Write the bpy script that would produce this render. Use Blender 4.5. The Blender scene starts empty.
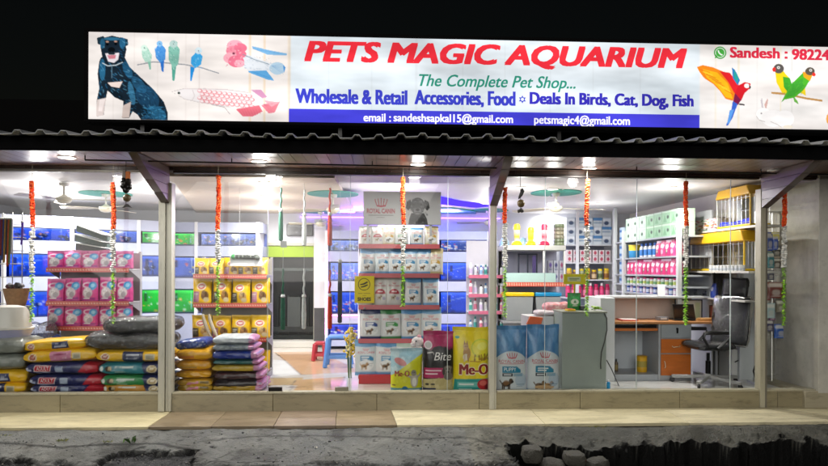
import bpy, bmesh, math, random
import numpy as np
from mathutils import Vector, Matrix
PI = math.pi
rnd = random.Random(7)
nrg = np.random.default_rng(11)
SC = bpy.context.scene
COL = SC.collection

# ------------------------------------------------------------------ camera geometry (used to turn survey measurements into metres)
F = 598.0; CX, CY = 414.0, 270.0; YAW = math.atan(0.0438); ROLL = 0.0037; CAM = (0.0, -6.9, 1.45)
_s, _c = math.sin(YAW), math.cos(YAW)
def _ray(px, py):
    u = px - CX; v = CY - py
    u0 = u * math.cos(ROLL) - v * math.sin(ROLL); v0 = u * math.sin(ROLL) + v * math.cos(ROLL)
    return (_s + u0 / F * _c, _c - u0 / F * _s, v0 / F)
def W(px, py, Y):
    dx, dy, dz = _ray(px, py); t = (Y - CAM[1]) / dy
    return (dx * t, Y, CAM[2] + dz * t)
def Wz(px, py, z):
    dx, dy, dz = _ray(px, py); t = (z - CAM[2]) / dz
    return (dx * t, CAM[1] + dy * t, z)
def X(px, Y, py=300): return W(px, py, Y)[0]
def Z(py, Y, px=414): return W(px, py, Y)[2]

# ------------------------------------------------------------------ colours
def lin(c):
    if isinstance(c, str):
        c = c.lstrip('#'); c = c if len(c) == 6 else ''.join(k * 2 for k in c); c = tuple(int(c[i:i + 2], 16) / 255 for i in (0, 2, 4))
        return tuple(x / 12.92 if x <= .04045 else ((x + .055) / 1.055) ** 2.4 for x in c)
    return tuple(c)

# ------------------------------------------------------------------ materials
MATS = {}
def _new(name):
    m = bpy.data.materials.new(name); m.use_nodes = True
    nt = m.node_tree; nt.nodes.clear()
    out = nt.nodes.new('ShaderNodeOutputMaterial')
    MATS[name] = m
    return m, nt, out
def N(nt, t, **kw):
    n = nt.nodes.new(t)
    for k, v in kw.items():
        if k in n.inputs: n.inputs[k].default_value = v
        else: setattr(n, k, v)
    return n
def attr_mat(name, rough=.5, metal=0., spec=.5, bump=0., bscale=30., var=.0, vscale=6., coat=0., dirt=0., stretch=None, rvar=0.):
    m, nt, out = _new(name); L = nt.links.new
    p = N(nt, 'ShaderNodeBsdfPrincipled'); L(p.outputs[0], out.inputs[0])
    a = N(nt, 'ShaderNodeAttribute', attribute_name='Col')
    p.inputs['Roughness'].default_value = rough; p.inputs['Metallic'].default_value = metal
    p.inputs['Specular IOR Level'].default_value = spec; p.inputs['Coat Weight'].default_value = coat
    tc = N(nt, 'ShaderNodeTexCoord'); src = tc.outputs['Object']
    if stretch:
        mp = N(nt, 'ShaderNodeMapping'); mp.inputs['Scale'].default_value = stretch; L(src, mp.inputs[0]); src = mp.outputs[0]
    col = a.outputs['Color']
    if var > 0 or dirt > 0:
        n = N(nt, 'ShaderNodeTexNoise', Scale=vscale, Detail=6., Roughness=.62); L(src, n.inputs['Vector'])
        r = N(nt, 'ShaderNodeMapRange'); r.inputs['From Min'].default_value = .3; r.inputs['From Max'].default_value = .7
        r.inputs['To Min'].default_value = 1 - var; r.inputs['To Max'].default_value = 1 + var * .6
        L(n.outputs['Fac'], r.inputs['Value'])
        mx = N(nt, 'ShaderNodeMix', data_type='RGBA', blend_type='MULTIPLY'); mx.inputs['Factor'].default_value = 1
        L(col, mx.inputs[6]); L(r.outputs[0], mx.inputs[7]); col = mx.outputs[2]
        if rvar:
            rr = N(nt, 'ShaderNodeMapRange'); rr.inputs['From Min'].default_value = .35; rr.inputs['From Max'].default_value = .65
            rr.inputs['To Min'].default_value = max(.05, rough - rvar); rr.inputs['To Max'].default_value = min(1, rough + rvar)
            L(n.outputs['Fac'], rr.inputs['Value']); L(rr.outputs[0], p.inputs['Roughness'])
    if dirt > 0:
        n2 = N(nt, 'ShaderNodeTexNoise', Scale=vscale * 5, Detail=5., Roughness=.7); L(src, n2.inputs['Vector'])
        r2 = N(nt, 'ShaderNodeMapRange'); r2.inputs['From Min'].default_value = .52; r2.inputs['From Max'].default_value = .75
        r2.inputs['To Min'].default_value = 0; r2.inputs['To Max'].default_value = dirt
        L(n2.outputs['Fac'], r2.inputs['Value'])
        m2 = N(nt, 'ShaderNodeMix', data_type='RGBA', blend_type='MULTIPLY'); L(r2.outputs[0], m2.inputs['Factor'])
        L(col, m2.inputs[6]); m2.inputs[7].default_value = (.16, .145, .12, 1); col = m2.outputs[2]
    L(col, p.inputs['Base Color'])
    if bump > 0:
        nb = N(nt, 'ShaderNodeTexNoise', Scale=bscale, Detail=5., Roughness=.6); L(src, nb.inputs['Vector'])
        b = N(nt, 'ShaderNodeBump'); b.inputs['Strength'].default_value = bump; b.inputs['Distance'].default_value = .02
        L(nb.outputs['Fac'], b.inputs['Height']); L(b.outputs[0], p.inputs['Normal'])
    return m
attr_mat('film', rough=.33, spec=.5, bump=.35, bscale=9., var=.06, vscale=5)
attr_mat('paint', rough=.45, var=.06, vscale=4)
attr_mat('card', rough=.6, var=.05, vscale=8)
attr_mat('plastic', rough=.3, var=.04, vscale=6)
attr_mat('rubber', rough=.6, var=.1)
attr_mat('metal', rough=.35, metal=.9, var=.08)
attr_mat('frame_paint', rough=.42, var=.10, vscale=3, dirt=.35, stretch=(1, 1, .25))
attr_mat('wall', rough=.7, var=.07, vscale=1.3, bump=.03)
attr_mat('grubby', rough=.6, var=.22, vscale=2.2, dirt=.25, bump=.05)
attr_mat('ceiling', rough=.55, var=.04, vscale=1.2)
attr_mat('floor', rough=.10, var=.08, vscale=2.5, spec=.5)
attr_mat('stone', rough=.42, var=.2, vscale=3.0, dirt=.55, bump=.06, bscale=40, stretch=(.5, 2.2, 1), rvar=.12)
attr_mat('plinth', rough=.4, var=.2, vscale=2.0, dirt=.5, stretch=(.5, 1, 2))
attr_mat('soffit', rough=.32, var=.14, vscale=2.0, spec=.5)
attr_mat('ground', rough=.58, spec=.22, var=.38, vscale=4.0, dirt=.5, bump=.9, bscale=60, rvar=.18)
attr_mat('flower', rough=.7, var=.25, vscale=40)
attr_mat('leaf', rough=.5, var=.3, vscale=30)
attr_mat('fabric', rough=.85, var=.2, vscale=30)
attr_mat('roof', rough=.5, metal=0., var=.25, vscale=3, dirt=.4)
attr_mat('wood', rough=.38, var=.18, vscale=3, stretch=(1, 6, 6))
def emit_attr(name, strength, noise=0., scale=2., stretch=(1, 1, 1), rough=None):
    m, nt, out = _new(name); L = nt.links.new
    a = N(nt, 'ShaderNodeAttribute', attribute_name='Col')
    e = N(nt, 'ShaderNodeEmission'); L(a.outputs['Color'], e.inputs['Color']); e.inputs['Strength'].default_value = strength
    if noise:
        tc = N(nt, 'ShaderNodeTexCoord'); g = N(nt, 'ShaderNodeNewGeometry')
        mp = N(nt, 'ShaderNodeMapping'); mp.inputs['Scale'].default_value = stretch; L(g.outputs['Position'], mp.inputs[0])
        n = N(nt, 'ShaderNodeTexNoise', Scale=scale, Detail=3., Roughness=.55); L(mp.outputs[0], n.inputs['Vector'])
        r = N(nt, 'ShaderNodeMapRange'); r.inputs['From Min'].default_value = .32; r.inputs['From Max'].default_value = .68
        r.inputs['To Min'].default_value = strength * (1 - noise); r.inputs['To Max'].default_value = strength * (1 + noise)
        L(n.outputs['Fac'], r.inputs['Value']); L(r.outputs[0], e.inputs['Strength'])
    if rough is not None:
        p = N(nt, 'ShaderNodeBsdfGlossy'); p.inputs['Roughness'].default_value = rough; p.inputs['Color'].default_value = (1, 1, 1, 1)
        ad = N(nt, 'ShaderNodeMixShader'); ad.inputs[0].default_value = .05
        L(e.outputs[0], ad.inputs[1]); L(p.outputs[0], ad.inputs[2]); L(ad.outputs[0], out.inputs[0])
    else: L(e.outputs[0], out.inputs[0])
    return m
emit_attr('backlit', 1.22, noise=.27, scale=1.5, stretch=(.6, 1, 2.0))
emit_attr('tank_glow', 1.3, noise=.25, scale=3., rough=.1)
emit_attr('lens', 9.0)
emit_attr('led', 7.0)
def film_clear(name, fac, rough, bump, bscale, tint=(1, 1, 1)):
    m, nt, out = _new(name); L = nt.links.new
    t = N(nt, 'ShaderNodeBsdfTransparent'); t.inputs[0].default_value = (*tint, 1)
    g = N(nt, 'ShaderNodeBsdfGlossy'); g.inputs['Roughness'].default_value = rough
    mx = N(nt, 'ShaderNodeMixShader'); L(t.outputs[0], mx.inputs[1]); L(g.outputs[0], mx.inputs[2])
    lw = N(nt, 'ShaderNodeFresnel', IOR=1.45)
    ad = N(nt, 'ShaderNodeMath', operation='ADD'); ad.inputs[1].default_value = fac; L(lw.outputs[0], ad.inputs[0])
    ad.use_clamp = True
    L(ad.outputs[0], mx.inputs[0]); L(mx.outputs[0], out.inputs[0])
    if bump:
        tc = N(nt, 'ShaderNodeTexCoord')
        nb = N(nt, 'ShaderNodeTexNoise', Scale=bscale, Detail=4., Distortion=1.2); L(tc.outputs['Object'], nb.inputs['Vector'])
        b = N(nt, 'ShaderNodeBump'); b.inputs['Strength'].default_value = bump; b.inputs['Distance'].default_value = .04
        L(nb.outputs['Fac'], b.inputs['Height']); L(b.outputs[0], g.inputs['Normal']); L(b.outputs[0], lw.inputs['Normal'])
    return m
film_clear('glass', .0, .02, 0, 1, (.97, .985, .975))
film_clear('clear_plastic', .015, .12, .5, 10, (.985, .985, .99))
attr_mat('matt_black', rough=.8, spec=.08)
film_clear('crinkle_wrap', .10, .18, 1.0, 18, (.93, .94, .95))
film_clear('cloudy_sheet', .22, .35, 1.0, 5, (.80, .82, .83))
film_clear('chair_wrap', .0, .10, .28, 14, (.97, .97, .98))

# ------------------------------------------------------------------ mesh builder
class MB:
    def __init__(s, col='#ffffff'):
        s.V = []; s.F = []; s.C = []; s.col = lin(col)
    def add(s, vs, fs, col=None, cols=None):
        o = len(s.V); s.V.extend([tuple(v) for v in vs]); s.F.extend([tuple(i + o for i in f) for f in fs])
        if cols is not None: s.C.extend([tuple(c) for c in cols])
        else:
            c = lin(col) if col is not None else s.col
            s.C.extend([c] * len(vs))
        return s
    def box(s, x0, x1, y0, y1, z0, z1, col=None):
        x0, x1 = min(x0, x1), max(x0, x1); y0, y1 = min(y0, y1), max(y0, y1); z0, z1 = min(z0, z1), max(z0, z1)
        v = [(x, y, z) for z in (z0, z1) for y in (y0, y1) for x in (x0, x1)]
        return s.add(v, [(0, 2, 3, 1), (4, 5, 7, 6), (0, 1, 5, 4), (2, 6, 7, 3), (0, 4, 6, 2), (1, 3, 7, 5)], col)
    def bar(s, a, b, w, t, col=None, up=(0, 0, 1)):
        a = Vector(a); b = Vector(b); d = (b - a).normalized(); u = Vector(up)
        r = d.cross(u)
        if r.length < 1e-4: r = d.cross(Vector((0, 1, 0)))
        r.normalize(); q = r.cross(d)
        v = [p + r * i * w / 2 + q * j * t / 2 for p in (a, b) for j in (-1, 1) for i in (-1, 1)]
        return s.add(v, [(0, 2, 3, 1), (4, 5, 7, 6), (0, 1, 5, 4), (2, 6, 7, 3), (0, 4, 6, 2), (1, 3, 7, 5)], col)
    def tube(s, pts, r, n=8, col=None, caps=True):
        pts = [Vector(p) for p in pts]; rs = r if isinstance(r, (list, tuple)) else [r] * len(pts)
        vs = []; prev = None
        for i, p in enumerate(pts):
            d = (pts[min(i + 1, len(pts) - 1)] - pts[max(i - 1, 0)]).normalized()
            a = prev if prev is not None else (Vector((0, 0, 1)) if abs(d.z) < .9 else Vector((0, 1, 0)))
            q = d.cross(a).normalized(); a2 = q.cross(d).normalized(); prev = a2
            for k in range(n):
                t = 2 * PI * k / n; vs.append(p + (a2 * math.cos(t) + q * math.sin(t)) * rs[i])
        fs = [(i * n + k, i * n + (k + 1) % n, (i + 1) * n + (k + 1) % n, (i + 1) * n + k) for i in range(len(pts) - 1) for k in range(n)]
        if caps: fs += [tuple(range(n))[::-1], tuple((len(pts) - 1) * n + k for k in range(n))]
        return s.add(vs, fs, col)
    def lathe(s, prof, c=(0, 0, 0), n=16, col=None, cols=None, sx=1., sy=1.):
        vs = []; cc = []
        for j, (r, z) in enumerate(prof):
            for k in range(n):
                t = 2 * PI * k / n; vs.append((c[0] + r * sx * math.cos(t), c[1] + r * sy * math.sin(t), c[2] + z))
                if cols: cc.append(lin(cols[j]))
        m = len(prof)
        fs = [(j * n + k, j * n + (k + 1) % n, (j + 1) * n + (k + 1) % n, (j + 1) * n + k) for j in range(m - 1) for k in range(n)]
        fs += [tuple(range(n))[::-1], tuple((m - 1) * n + k for k in range(n))]
        return s.add(vs, fs, col, cc or None)
    def ball(s, c, r, col=None, n=8, m=6, jit=0., sc=(1, 1, 1)):
        vs = [(c[0], c[1], c[2] - r * sc[2])]
        for j in range(1, m):
            a = -PI / 2 + PI * j / m
            for k in range(n):
                t = 2 * PI * k / n; q = r * (1 + jit * (rnd.random() * 2 - 1))
                vs.append((c[0] + q * sc[0] * math.cos(a) * math.cos(t), c[1] + q * sc[1] * math.cos(a) * math.sin(t), c[2] + q * sc[2] * math.sin(a)))
        vs.append((c[0], c[1], c[2] + r * sc[2])); L = len(vs) - 1
        fs = [(0, 1 + (k + 1) % n, 1 + k) for k in range(n)]
        for j in range(m - 2):
            b = 1 + j * n; fs += [(b + k, b + (k + 1) % n, b + n + (k + 1) % n, b + n + k) for k in range(n)]
        b = 1 + (m - 2) * n; fs += [(b + k, b + (k + 1) % n, L) for k in range(n)]
        return s.add(vs, fs, col)
    def prism(s, poly, axis, a, b, col=None):
        """extrude a 2-D polygon along an axis ('x','y','z')"""
        def P(p, t): return {'x': (t, p[0], p[1]), 'y': (p[0], t, p[1]), 'z': (p[0], p[1], t)}[axis]
        n = len(poly); v = [P(p, a) for p in poly] + [P(p, b) for p in poly]
        f = [tuple(range(n))[::-1], tuple(range(n, 2 * n))] + [(i, (i + 1) % n, n + (i + 1) % n, n + i) for i in range(n)]
        return s.add(v, f, col)
    def grid(s, P, col=None, cols=None):
        """P: array (m,n,3)"""
        m, n = P.shape[:2]
        f = [(j * n + i, j * n + i + 1, (j + 1) * n + i + 1, (j + 1) * n + i) for j in range(m - 1) for i in range(n - 1)]
        return s.add(P.reshape(-1, 3).tolist(), f, col, None if cols is None else cols.reshape(-1, 3).tolist())
    def xf(s, M):
        s.V = [tuple(M @ Vector(v)) for v in s.V]; return s
    def mesh(s, name, off=(0, 0, 0), fix=True):
        me = bpy.data.meshes.new(name)
        V = (np.array(s.V, dtype=float) - np.array(off)).tolist()
        me.from_pydata(V, [], s.F)
        if fix:
            bm = bmesh.new(); bm.from_mesh(me); bmesh.ops.recalc_face_normals(bm, faces=bm.faces); bm.to_mesh(me); bm.free()
        a = me.color_attributes.new('Col', 'FLOAT_COLOR', 'POINT')
        c = np.ones((len(s.V), 4), dtype=np.float32); c[:, :3] = np.array(s.C, dtype=np.float32)
        a.data.foreach_set('color', c.ravel())
        me.polygons.foreach_set('use_smooth', [True] * len(me.polygons)); me.set_sharp_from_angle(angle=math.radians(38))
        me.update(); return me

def _bev(o, bev):
    if bev:
        b = o.modifiers.new('Bevel', 'BEVEL'); b.width = bev; b.segments = 2; b.limit_method = 'ANGLE'
def thing(name, label, cat, loc=(0, 0, 0), group=None, rotz=0.):
    o = bpy.data.objects.new(name, None); COL.objects.link(o); o.empty_display_size = .05
    o.location = loc; o.rotation_euler = (0, 0, rotz)
    o['label'] = label; o['category'] = cat
    if group: o['group'] = group
    return o
def part(name, mb, mat, parent, bev=0, label=None, world=True):
    """a mesh under a thing; geometry is given in world metres and stored relative to the thing"""
    root = parent
    while root.parent: root = root.parent
    me = mb.mesh(name, tuple(root.location) if world else (0, 0, 0)); me.materials.append(MATS[mat])
    o = bpy.data.objects.new(name, me); COL.objects.link(o); o.parent = parent; _bev(o, bev)
    if label: o['label'] = label
    return o
def single(name, label, cat, mb, mat, group=None, bev=0, kind=None, base=None):
    V = np.array(mb.V)
    if base is None: base = ((V[:, 0].min() + V[:, 0].max()) / 2, (V[:, 1].min() + V[:, 1].max()) / 2, V[:, 2].min())
    me = mb.mesh(name, base); me.materials.append(MATS[mat])
    o = bpy.data.objects.new(name, me); COL.objects.link(o); o.location = base; _bev(o, bev)
    if label: o['label'] = label; o['category'] = cat
    if group: o['group'] = group
    if kind: o['kind'] = kind
    return o
def structure(name, mb, mat, bev=0):
    return single(name, None, None, mb, mat, kind='structure', bev=bev)
def inst(name, me, mat, loc, label, cat, group=None, rot=(0, 0, 0), scale=(1, 1, 1)):
    """one thing that is one mesh; mesh data may be shared"""
    if not me.materials: me.materials.append(MATS[mat])
    o = bpy.data.objects.new(name, me); COL.objects.link(o); o.location = loc; o.rotation_euler = rot; o.scale = scale
    o['label'] = label; o['category'] = cat
    if group: o['group'] = group
    return o
def dup(root, loc, label, rotz=0., group=None):
    r = root.copy(); COL.objects.link(r); r.location = loc; r.rotation_euler = (0, 0, rotz); r['label'] = label
    if group: r['group'] = group
    def rec(src, dst):
        for ch in list(src.children):
            c = ch.copy(); COL.objects.link(c); c.parent = dst
            rec(ch, c)
    rec(root, r); return r
ORD = ['first', 'second', 'third', 'fourth', 'fifth', 'sixth', 'seventh', 'eighth', 'ninth', 'tenth', 'eleventh', 'twelfth', 'thirteenth', 'fourteenth', 'fifteenth', 'sixteenth']

# ------------------------------------------------------------------ text outlines -> triangles (built-in font)
_TT = {}
def text_tris(s, shear=0., bold=0.):
    k = (s, shear, bold)
    if k in _TT: return _TT[k]
    cu = bpy.data.curves.new('lettering', 'FONT'); cu.body = s; cu.shear = shear; cu.offset = bold; cu.resolution_u = 3
    o = bpy.data.objects.new('lettering', cu); COL.objects.link(o)
    me = bpy.data.meshes.new_from_object(o.evaluated_get(bpy.context.evaluated_depsgraph_get()))
    me.calc_loop_triangles()
    V = np.array([v.co[:2] for v in me.vertices]); T = [tuple(t.vertices) for t in me.loop_triangles]
    bpy.data.objects.remove(o); bpy.data.curves.remove(cu); bpy.data.meshes.remove(me)
    V = (V - V.min(0)) / np.maximum(V.max(0) - V.min(0), 1e-6)
    _TT[k] = (V, T); return V, T

# ------------------------------------------------------------------ paint canvas: per-vertex printed artwork
class Cv:
    """window (x0,y0)-(x1,y1), y downwards; res pixels across"""
    def __init__(s, x0, y0, x1, y1, W_, H_, bg='#ffffff'):
        s.b = (x0, y0, x1, y1); s.W = W_; s.H = H_
        s.a = np.zeros((H_, W_, 3)); s.a[:] = lin(bg); s.m = np.zeros((H_, W_), bool)
        xs = x0 + (np.arange(W_) + .5) / W_ * (x1 - x0); ys = y0 + (np.arange(H_) + .5) / H_ * (y1 - y0)
        s.gx, s.gy = np.meshgrid(xs, ys)
    def _set(s, sl, msk, c, alpha):
        c = np.array(lin(c)); a = s.a[sl]
        a[msk] = a[msk] * (1 - alpha) + c * alpha; s.m[sl] |= msk
    def _sl(s, x0, y0, x1, y1):
        b = s.b
        i0 = int((min(x0, x1) - b[0]) / (b[2] - b[0]) * s.W) - 1; i1 = int((max(x0, x1) - b[0]) / (b[2] - b[0]) * s.W) + 2
        j0 = int((min(y0, y1) - b[1]) / (b[3] - b[1]) * s.H) - 1; j1 = int((max(y0, y1) - b[1]) / (b[3] - b[1]) * s.H) + 2
        if b[3] < b[1]: j0, j1 = int((max(y0, y1) - b[1]) / (b[3] - b[1]) * s.H) - 1, int((min(y0, y1) - b[1]) / (b[3] - b[1]) * s.H) + 2
        return (slice(max(j0, 0), max(j1, 0)), slice(max(i0, 0), max(i1, 0)))
    def poly(s, pts, c, alpha=1.):
        xs = [p[0] for p in pts]; ys = [p[1] for p in pts]; sl = s._sl(min(xs), min(ys), max(xs), max(ys))
        x, y = s.gx[sl], s.gy[sl]; ins = np.zeros(x.shape, bool)
        if not x.size: return s
        for i in range(len(pts)):
            (xa, ya), (xb, yb) = pts[i], pts[i - 1]
            if ya == yb: continue
            ins ^= ((ya > y) != (yb > y)) & (x < (xb - xa) * (y - ya) / (yb - ya) + xa)
        s._set(sl, ins, c, alpha); return s
    def rect(s, x0, y0, x1, y1, c, alpha=1.): return s.poly([(x0, y0), (x1, y0), (x1, y1), (x0, y1)], c, alpha)
    def ell(s, cx, cy, rx, ry, c, rot=0., alpha=1.):
        R = max(rx, ry) * 1.05 if rot else None
        sl = s._sl(cx - (R or rx), cy - (R or ry), cx + (R or rx), cy + (R or ry)); x, y = s.gx[sl] - cx, s.gy[sl] - cy
        if not x.size: return s
        ca, sa = math.cos(rot), math.sin(rot)
        s._set(sl, ((x * ca + y * sa) / rx) ** 2 + ((-x * sa + y * ca) / ry) ** 2 <= 1, c, alpha); return s
    def line(s, pts, w, c, alpha=1.):
        for (xa, ya), (xb, yb) in zip(pts, pts[1:]):
            L = math.hypot(xb - xa, yb - ya) or 1; nx, ny = -(yb - ya) / L * w / 2, (xb - xa) / L * w / 2
            s.poly([(xa + nx, ya + ny), (xb + nx, yb + ny), (xb - nx, yb - ny), (xa - nx, ya - ny)], c, alpha)
        return s
    def text(s, t, x0, y0, x1, y1, c, shear=0., bold=.02):
        V, T = text_tris(t, shear, bold)
        P = [(x0 + v[0] * (x1 - x0), y1 - v[1] * (y1 - y0)) for v in V]
        for t_ in T: s.poly([P[i] for i in t_], c)
        return s
    def dabs(s, n, x0, y0, x1, y1, r, cols, alpha=.6, inmask=False, asp=1.):
        for _ in range(n):
            x = x0 + rnd.random() * (x1 - x0); y = y0 + rnd.random() * (y1 - y0)
            if inmask:
                j = int((y - s.b[1]) / (s.b[3] - s.b[1]) * s.H); i = int((x - s.b[0]) / (s.b[2] - s.b[0]) * s.W)
                if not (0 <= i < s.W and 0 <= j < s.H and s.m[j, i]): continue
            q = r * (.5 + rnd.random()); s.ell(x, y, q, q * asp, rnd.choice(cols), rnd.random() * PI if inmask else 0, alpha)
        return s
    def sample(s, u, v, k=1):
        """u,v in 0..1 (v down) -> rgb, averaged over (2k+1)^2"""
        i = np.clip((u * s.W).astype(int), 0, s.W - 1); j = np.clip((v * s.H).astype(int), 0, s.H - 1)
        acc = 0
        for dj in range(-k, k + 1):
            for di in range(-k, k + 1):
                acc = acc + s.a[np.clip(j + dj, 0, s.H - 1), np.clip(i + di, 0, s.W - 1)]
        return acc / (2 * k + 1) ** 2
def flat_art(cv, nx, ny, P00, P10, P01, masked=False, k=1):
    """grid spanned by three corners (top-left, top-right, bottom-left), coloured from the canvas"""
    u, v = np.meshgrid(np.linspace(0, 1, nx), np.linspace(0, 1, ny))
    a, b, c = (np.array(p, float) for p in (P00, P10, P01))
    P = a + u[..., None] * (b - a) + v[..., None] * (c - a)
    cols = cv.sample(u, v, k).reshape(-1, 3)
    mb = MB()
    f = [(j * nx + i, j * nx + i + 1, (j + 1) * nx + i + 1, (j + 1) * nx + i) for j in range(ny - 1) for i in range(nx - 1)]
    Pl = P.reshape(-1, 3)
    if masked:
        ii = np.clip((u * cv.W).astype(int), 0, cv.W - 1); jj = np.clip((v * cv.H).astype(int), 0, cv.H - 1)
        mk = cv.m[jj, ii].ravel()
        f = [q for q in f if sum(mk[i] for i in q) >= 2]
        used = sorted({i for q in f for i in q}); mp = {o: n for n, o in enumerate(used)}
        f = [tuple(mp[i] for i in q) for q in f]; Pl = Pl[used]; cols = cols[used]
    return mb.add(Pl.tolist(), f, cols=cols.tolist())

# ------------------------------------------------------------------ soft packs
def _wr(u, v, seed):
    r = np.random.default_rng(seed); z = 0
    for _ in range(6):
        a, b, p = r.uniform(-14, 14), r.uniform(-10, 10), r.uniform(0, 6.3)
        z = z + np.sin(a * u + b * v + p)
    return z / 6
def print_text(mb, front, w, h, items):
    """lettering laid on the front of a pack: items are (text, x0, y0, x1, y1, colour, shear, bold) in 0..1, y down"""
    fx, fy, fz = front[:, 0], front[:, 1], front[:, 2]
    for k_, (t, x0, y0, x1, y1, c, sh, bo) in enumerate(items):
        V, T = text_tris(t, sh, bo); out = []
        for a, b in V:
            x = (x0 + a * (x1 - x0) - .5) * w; z = (1 - y1 + b * (y1 - y0)) * h
            j = np.argsort((fx - x) ** 2 + (fz - z) ** 2)[:3]; out.append((x, fy[j].min() - .004, z))
        mb.add(out, T, c)
def bag_mb(w, h, d, cv, nu=30, nv=40, seed=1, wr=.05, full=.35, text=()):
    """upright pillow pouch, base at z=0, front towards -y"""
    u, v = np.meshgrid(np.linspace(0, 1, nu), np.linspace(0, 1, nv))     # v up
    e = np.abs(2 * u - 1)
    t = d / 2 * (1 - e ** 4) ** .55
    g = np.where(v < full, .86 + .14 * np.sin(v / full * PI / 2), np.maximum(0, 1 - ((v - full) / (.94 - full)).clip(0, 1) ** 2.2))
    t = t * g + .002
    n1 = _wr(u, v, seed); n2 = _wr(u, v, seed + 50)
    x = (u - .5) * w * (1 - .05 * np.sin(np.clip(v, 0, 1) * PI) * (1 - g * .5)) + n2 * w * .012
    z = v * h * (1 + .012 * _wr(u, v * 0, seed + 9)) - .0
    yf = -t + n1 * d * wr * (1 - e ** 6) * np.minimum(1, v * 8) + (v ** 3) * d * .10 * n2
    yb = t + (v ** 3) * d * .10 * n2
    mb = MB(); c = cv.sample(u, 1 - v, 1)
    mb.grid(np.stack([x, yf, z], -1), cols=c)
    print_text(mb, np.stack([x, yf, z], -1).reshape(-1, 3), w, h, text)
    cb = np.broadcast_to(cv.sample(np.clip(u, .02, .98) * 0 + .03, 1 - v, 1), c.shape)
    mb.grid(np.stack([x, yb, z], -1)[:, ::-1], cols=cb)
    return mb
def sack_mb(w, dep, h, cv, nu=54, nr=30, seed=1, lump=.06, text=()):
    """filled sack lying flat, long side towards -y, base at z=0, centred in x and y"""
    U = np.linspace(0, 1, nu); T = np.linspace(0, 2 * PI, nr, endpoint=False)
    u, t = np.meshgrid(U, T, indexing='ij')
    e = np.abs(2 * u - 1); s = (1 - e ** 11) ** .5 * .74 + .26 * (1 - e ** 40) ** .5
    ct, st = np.cos(t), np.sin(t)
    y = dep / 2 * np.sign(ct) * np.abs(ct) ** .55 * (.9 + .1 * s); z = np.sign(st) * np.abs(st) ** .58
    n = _wr(u, t / 3, seed)
    zz = h / 2 + h / 2 * z * s * (1 + lump * n) + .03 * h * _wr(u, t * 0, seed + 3)
    zz = zz + h * .035 * _wr(u * 2.2, t * 1.3, seed + 21) * np.abs(ct) ** .5; x = (u - .5) * w * (1 - .015 * np.abs(z)) + .004 * n
    y = y + .02 * dep * _wr(u, t, seed + 5) + .012 * dep * _wr(u * 3, t * 1.5, seed + 8)
    rg = np.abs(np.sin(t * 5 + seed + 7 * _wr(u * .3, t, seed + 2))) ** .6 * np.clip((e - .62) / .38, 0, 1) ** 1.3; y = y * (1 - .05 * rg); zz = h / 2 + (zz - h / 2) * (1 - .20 * rg * s)
    P = np.stack([x, -y, zz.clip(0.001, None)], -1)                       # t=0 is the front
    c = cv.sample(u, 1 - (zz / h).clip(0.02, .98), 1)
    mb = MB(); N_ = nr
    f = [(i * N_ + k, i * N_ + (k + 1) % N_, (i + 1) * N_ + (k + 1) % N_, (i + 1) * N_ + k) for i in range(nu - 1) for k in range(N_)]
    f += [tuple(range(N_)), tuple((nu - 1) * N_ + k for k in range(N_))[::-1]]
    mb.add(P.reshape(-1, 3).tolist(), f, cols=c.reshape(-1, 3).tolist())
    if text: Q = P.reshape(-1, 3); print_text(mb, Q[Q[:, 1] < -dep * .3], w, h, text)
    return mb
# ================================================================== SETTING
CEIL = 2.56; YB = 4.6; XL, XR = -6.7, 4.72
# --- ground: one sheet, fine near the shop, coarse to the horizon
def seq(*parts):
    out = []
    for a, b, n in parts: out += list(np.linspace(a, b, n, endpoint=False))
    return np.array(out + [parts[-1][1]])
gxs = seq((-80, -8, 6), (-8, -5, 30), (-5, 5.6, 420), (5.6, 8, 20), (8, 80, 6))
gys = np.concatenate([seq((-80, -6, 6), (-6, -2.6, 16), (-2.6, -1.9, 24), (-1.9, -.72, 100)), [-.70, -.60, 6, 80]])
gx, gy = np.meshgrid(gxs, gys)
def fbm(x, y, seed, base=1.0, octv=5, gain=.55):
    r = np.random.default_rng(seed); z = 0; a = 1.; f = base
    for _ in range(octv):
        for _k in range(3):
            th = r.uniform(0, 6.3); z = z + a * np.sin(f * (x * math.cos(th) + y * math.sin(th)) * 6.283 + r.uniform(0, 6.3) + 1.3 * np.sin(f * 2.1 * (x * math.sin(th) - y * math.cos(th)) + r.uniform(0, 6.3)))
        a *= gain; f *= 1.93
    return z / 3
def sstep(a, b, x):
    t = np.clip((x - a) / (b - a), 0, 1); return t * t * (3 - 2 * t)
n1 = fbm(gx, gy, 3, .35); n2 = fbm(gx, gy, 8, 1.3, 5, .6); n3 = fbm(gx, gy, 21, 4., 4, .7)
apron_edge = -1.50 + .10 * n1 + .05 * n2                                  # where the concrete apron ends and asphalt begins
near = sstep(-2.6, -1.9, gy)
hgt = -.185 - .10 * sstep(-.72, -1.5, gy) + (.010 * n1 + .007 * n2 + .004 * n3) * np.minimum(1, near + .25)
asph = sstep(.03, -.03, gy - apron_edge + .05 * n3)
hgt = hgt - .022 * asph + asph * .010 * n3
# the washed-out gutter on the right
tx = 1.22 + .10 * n2 + .05 * n3
lip = -1.06 + .045 * n2 + .03 * n3 + .05 * n1
tr = sstep(-.02, .05, gx - tx) * sstep(.012, -.035, gy - lip) * sstep(-2.55, -2.3, gy) * sstep(7.9, 7.4, gx)
rub = np.exp(-((gx - 1.75) / .55) ** 2) * sstep(-.9, -1.2, gy)
hgt = hgt + tr * (-.75 + .42 * rub + .05 * n2 + .03 * n3)
rise = sstep(.5, 1.6, gx) * sstep(-.72, -1.06, gy) * (1 - tr)
hgt = hgt - .07 * rise + .03 * np.maximum(0, n3) * rise
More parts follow.
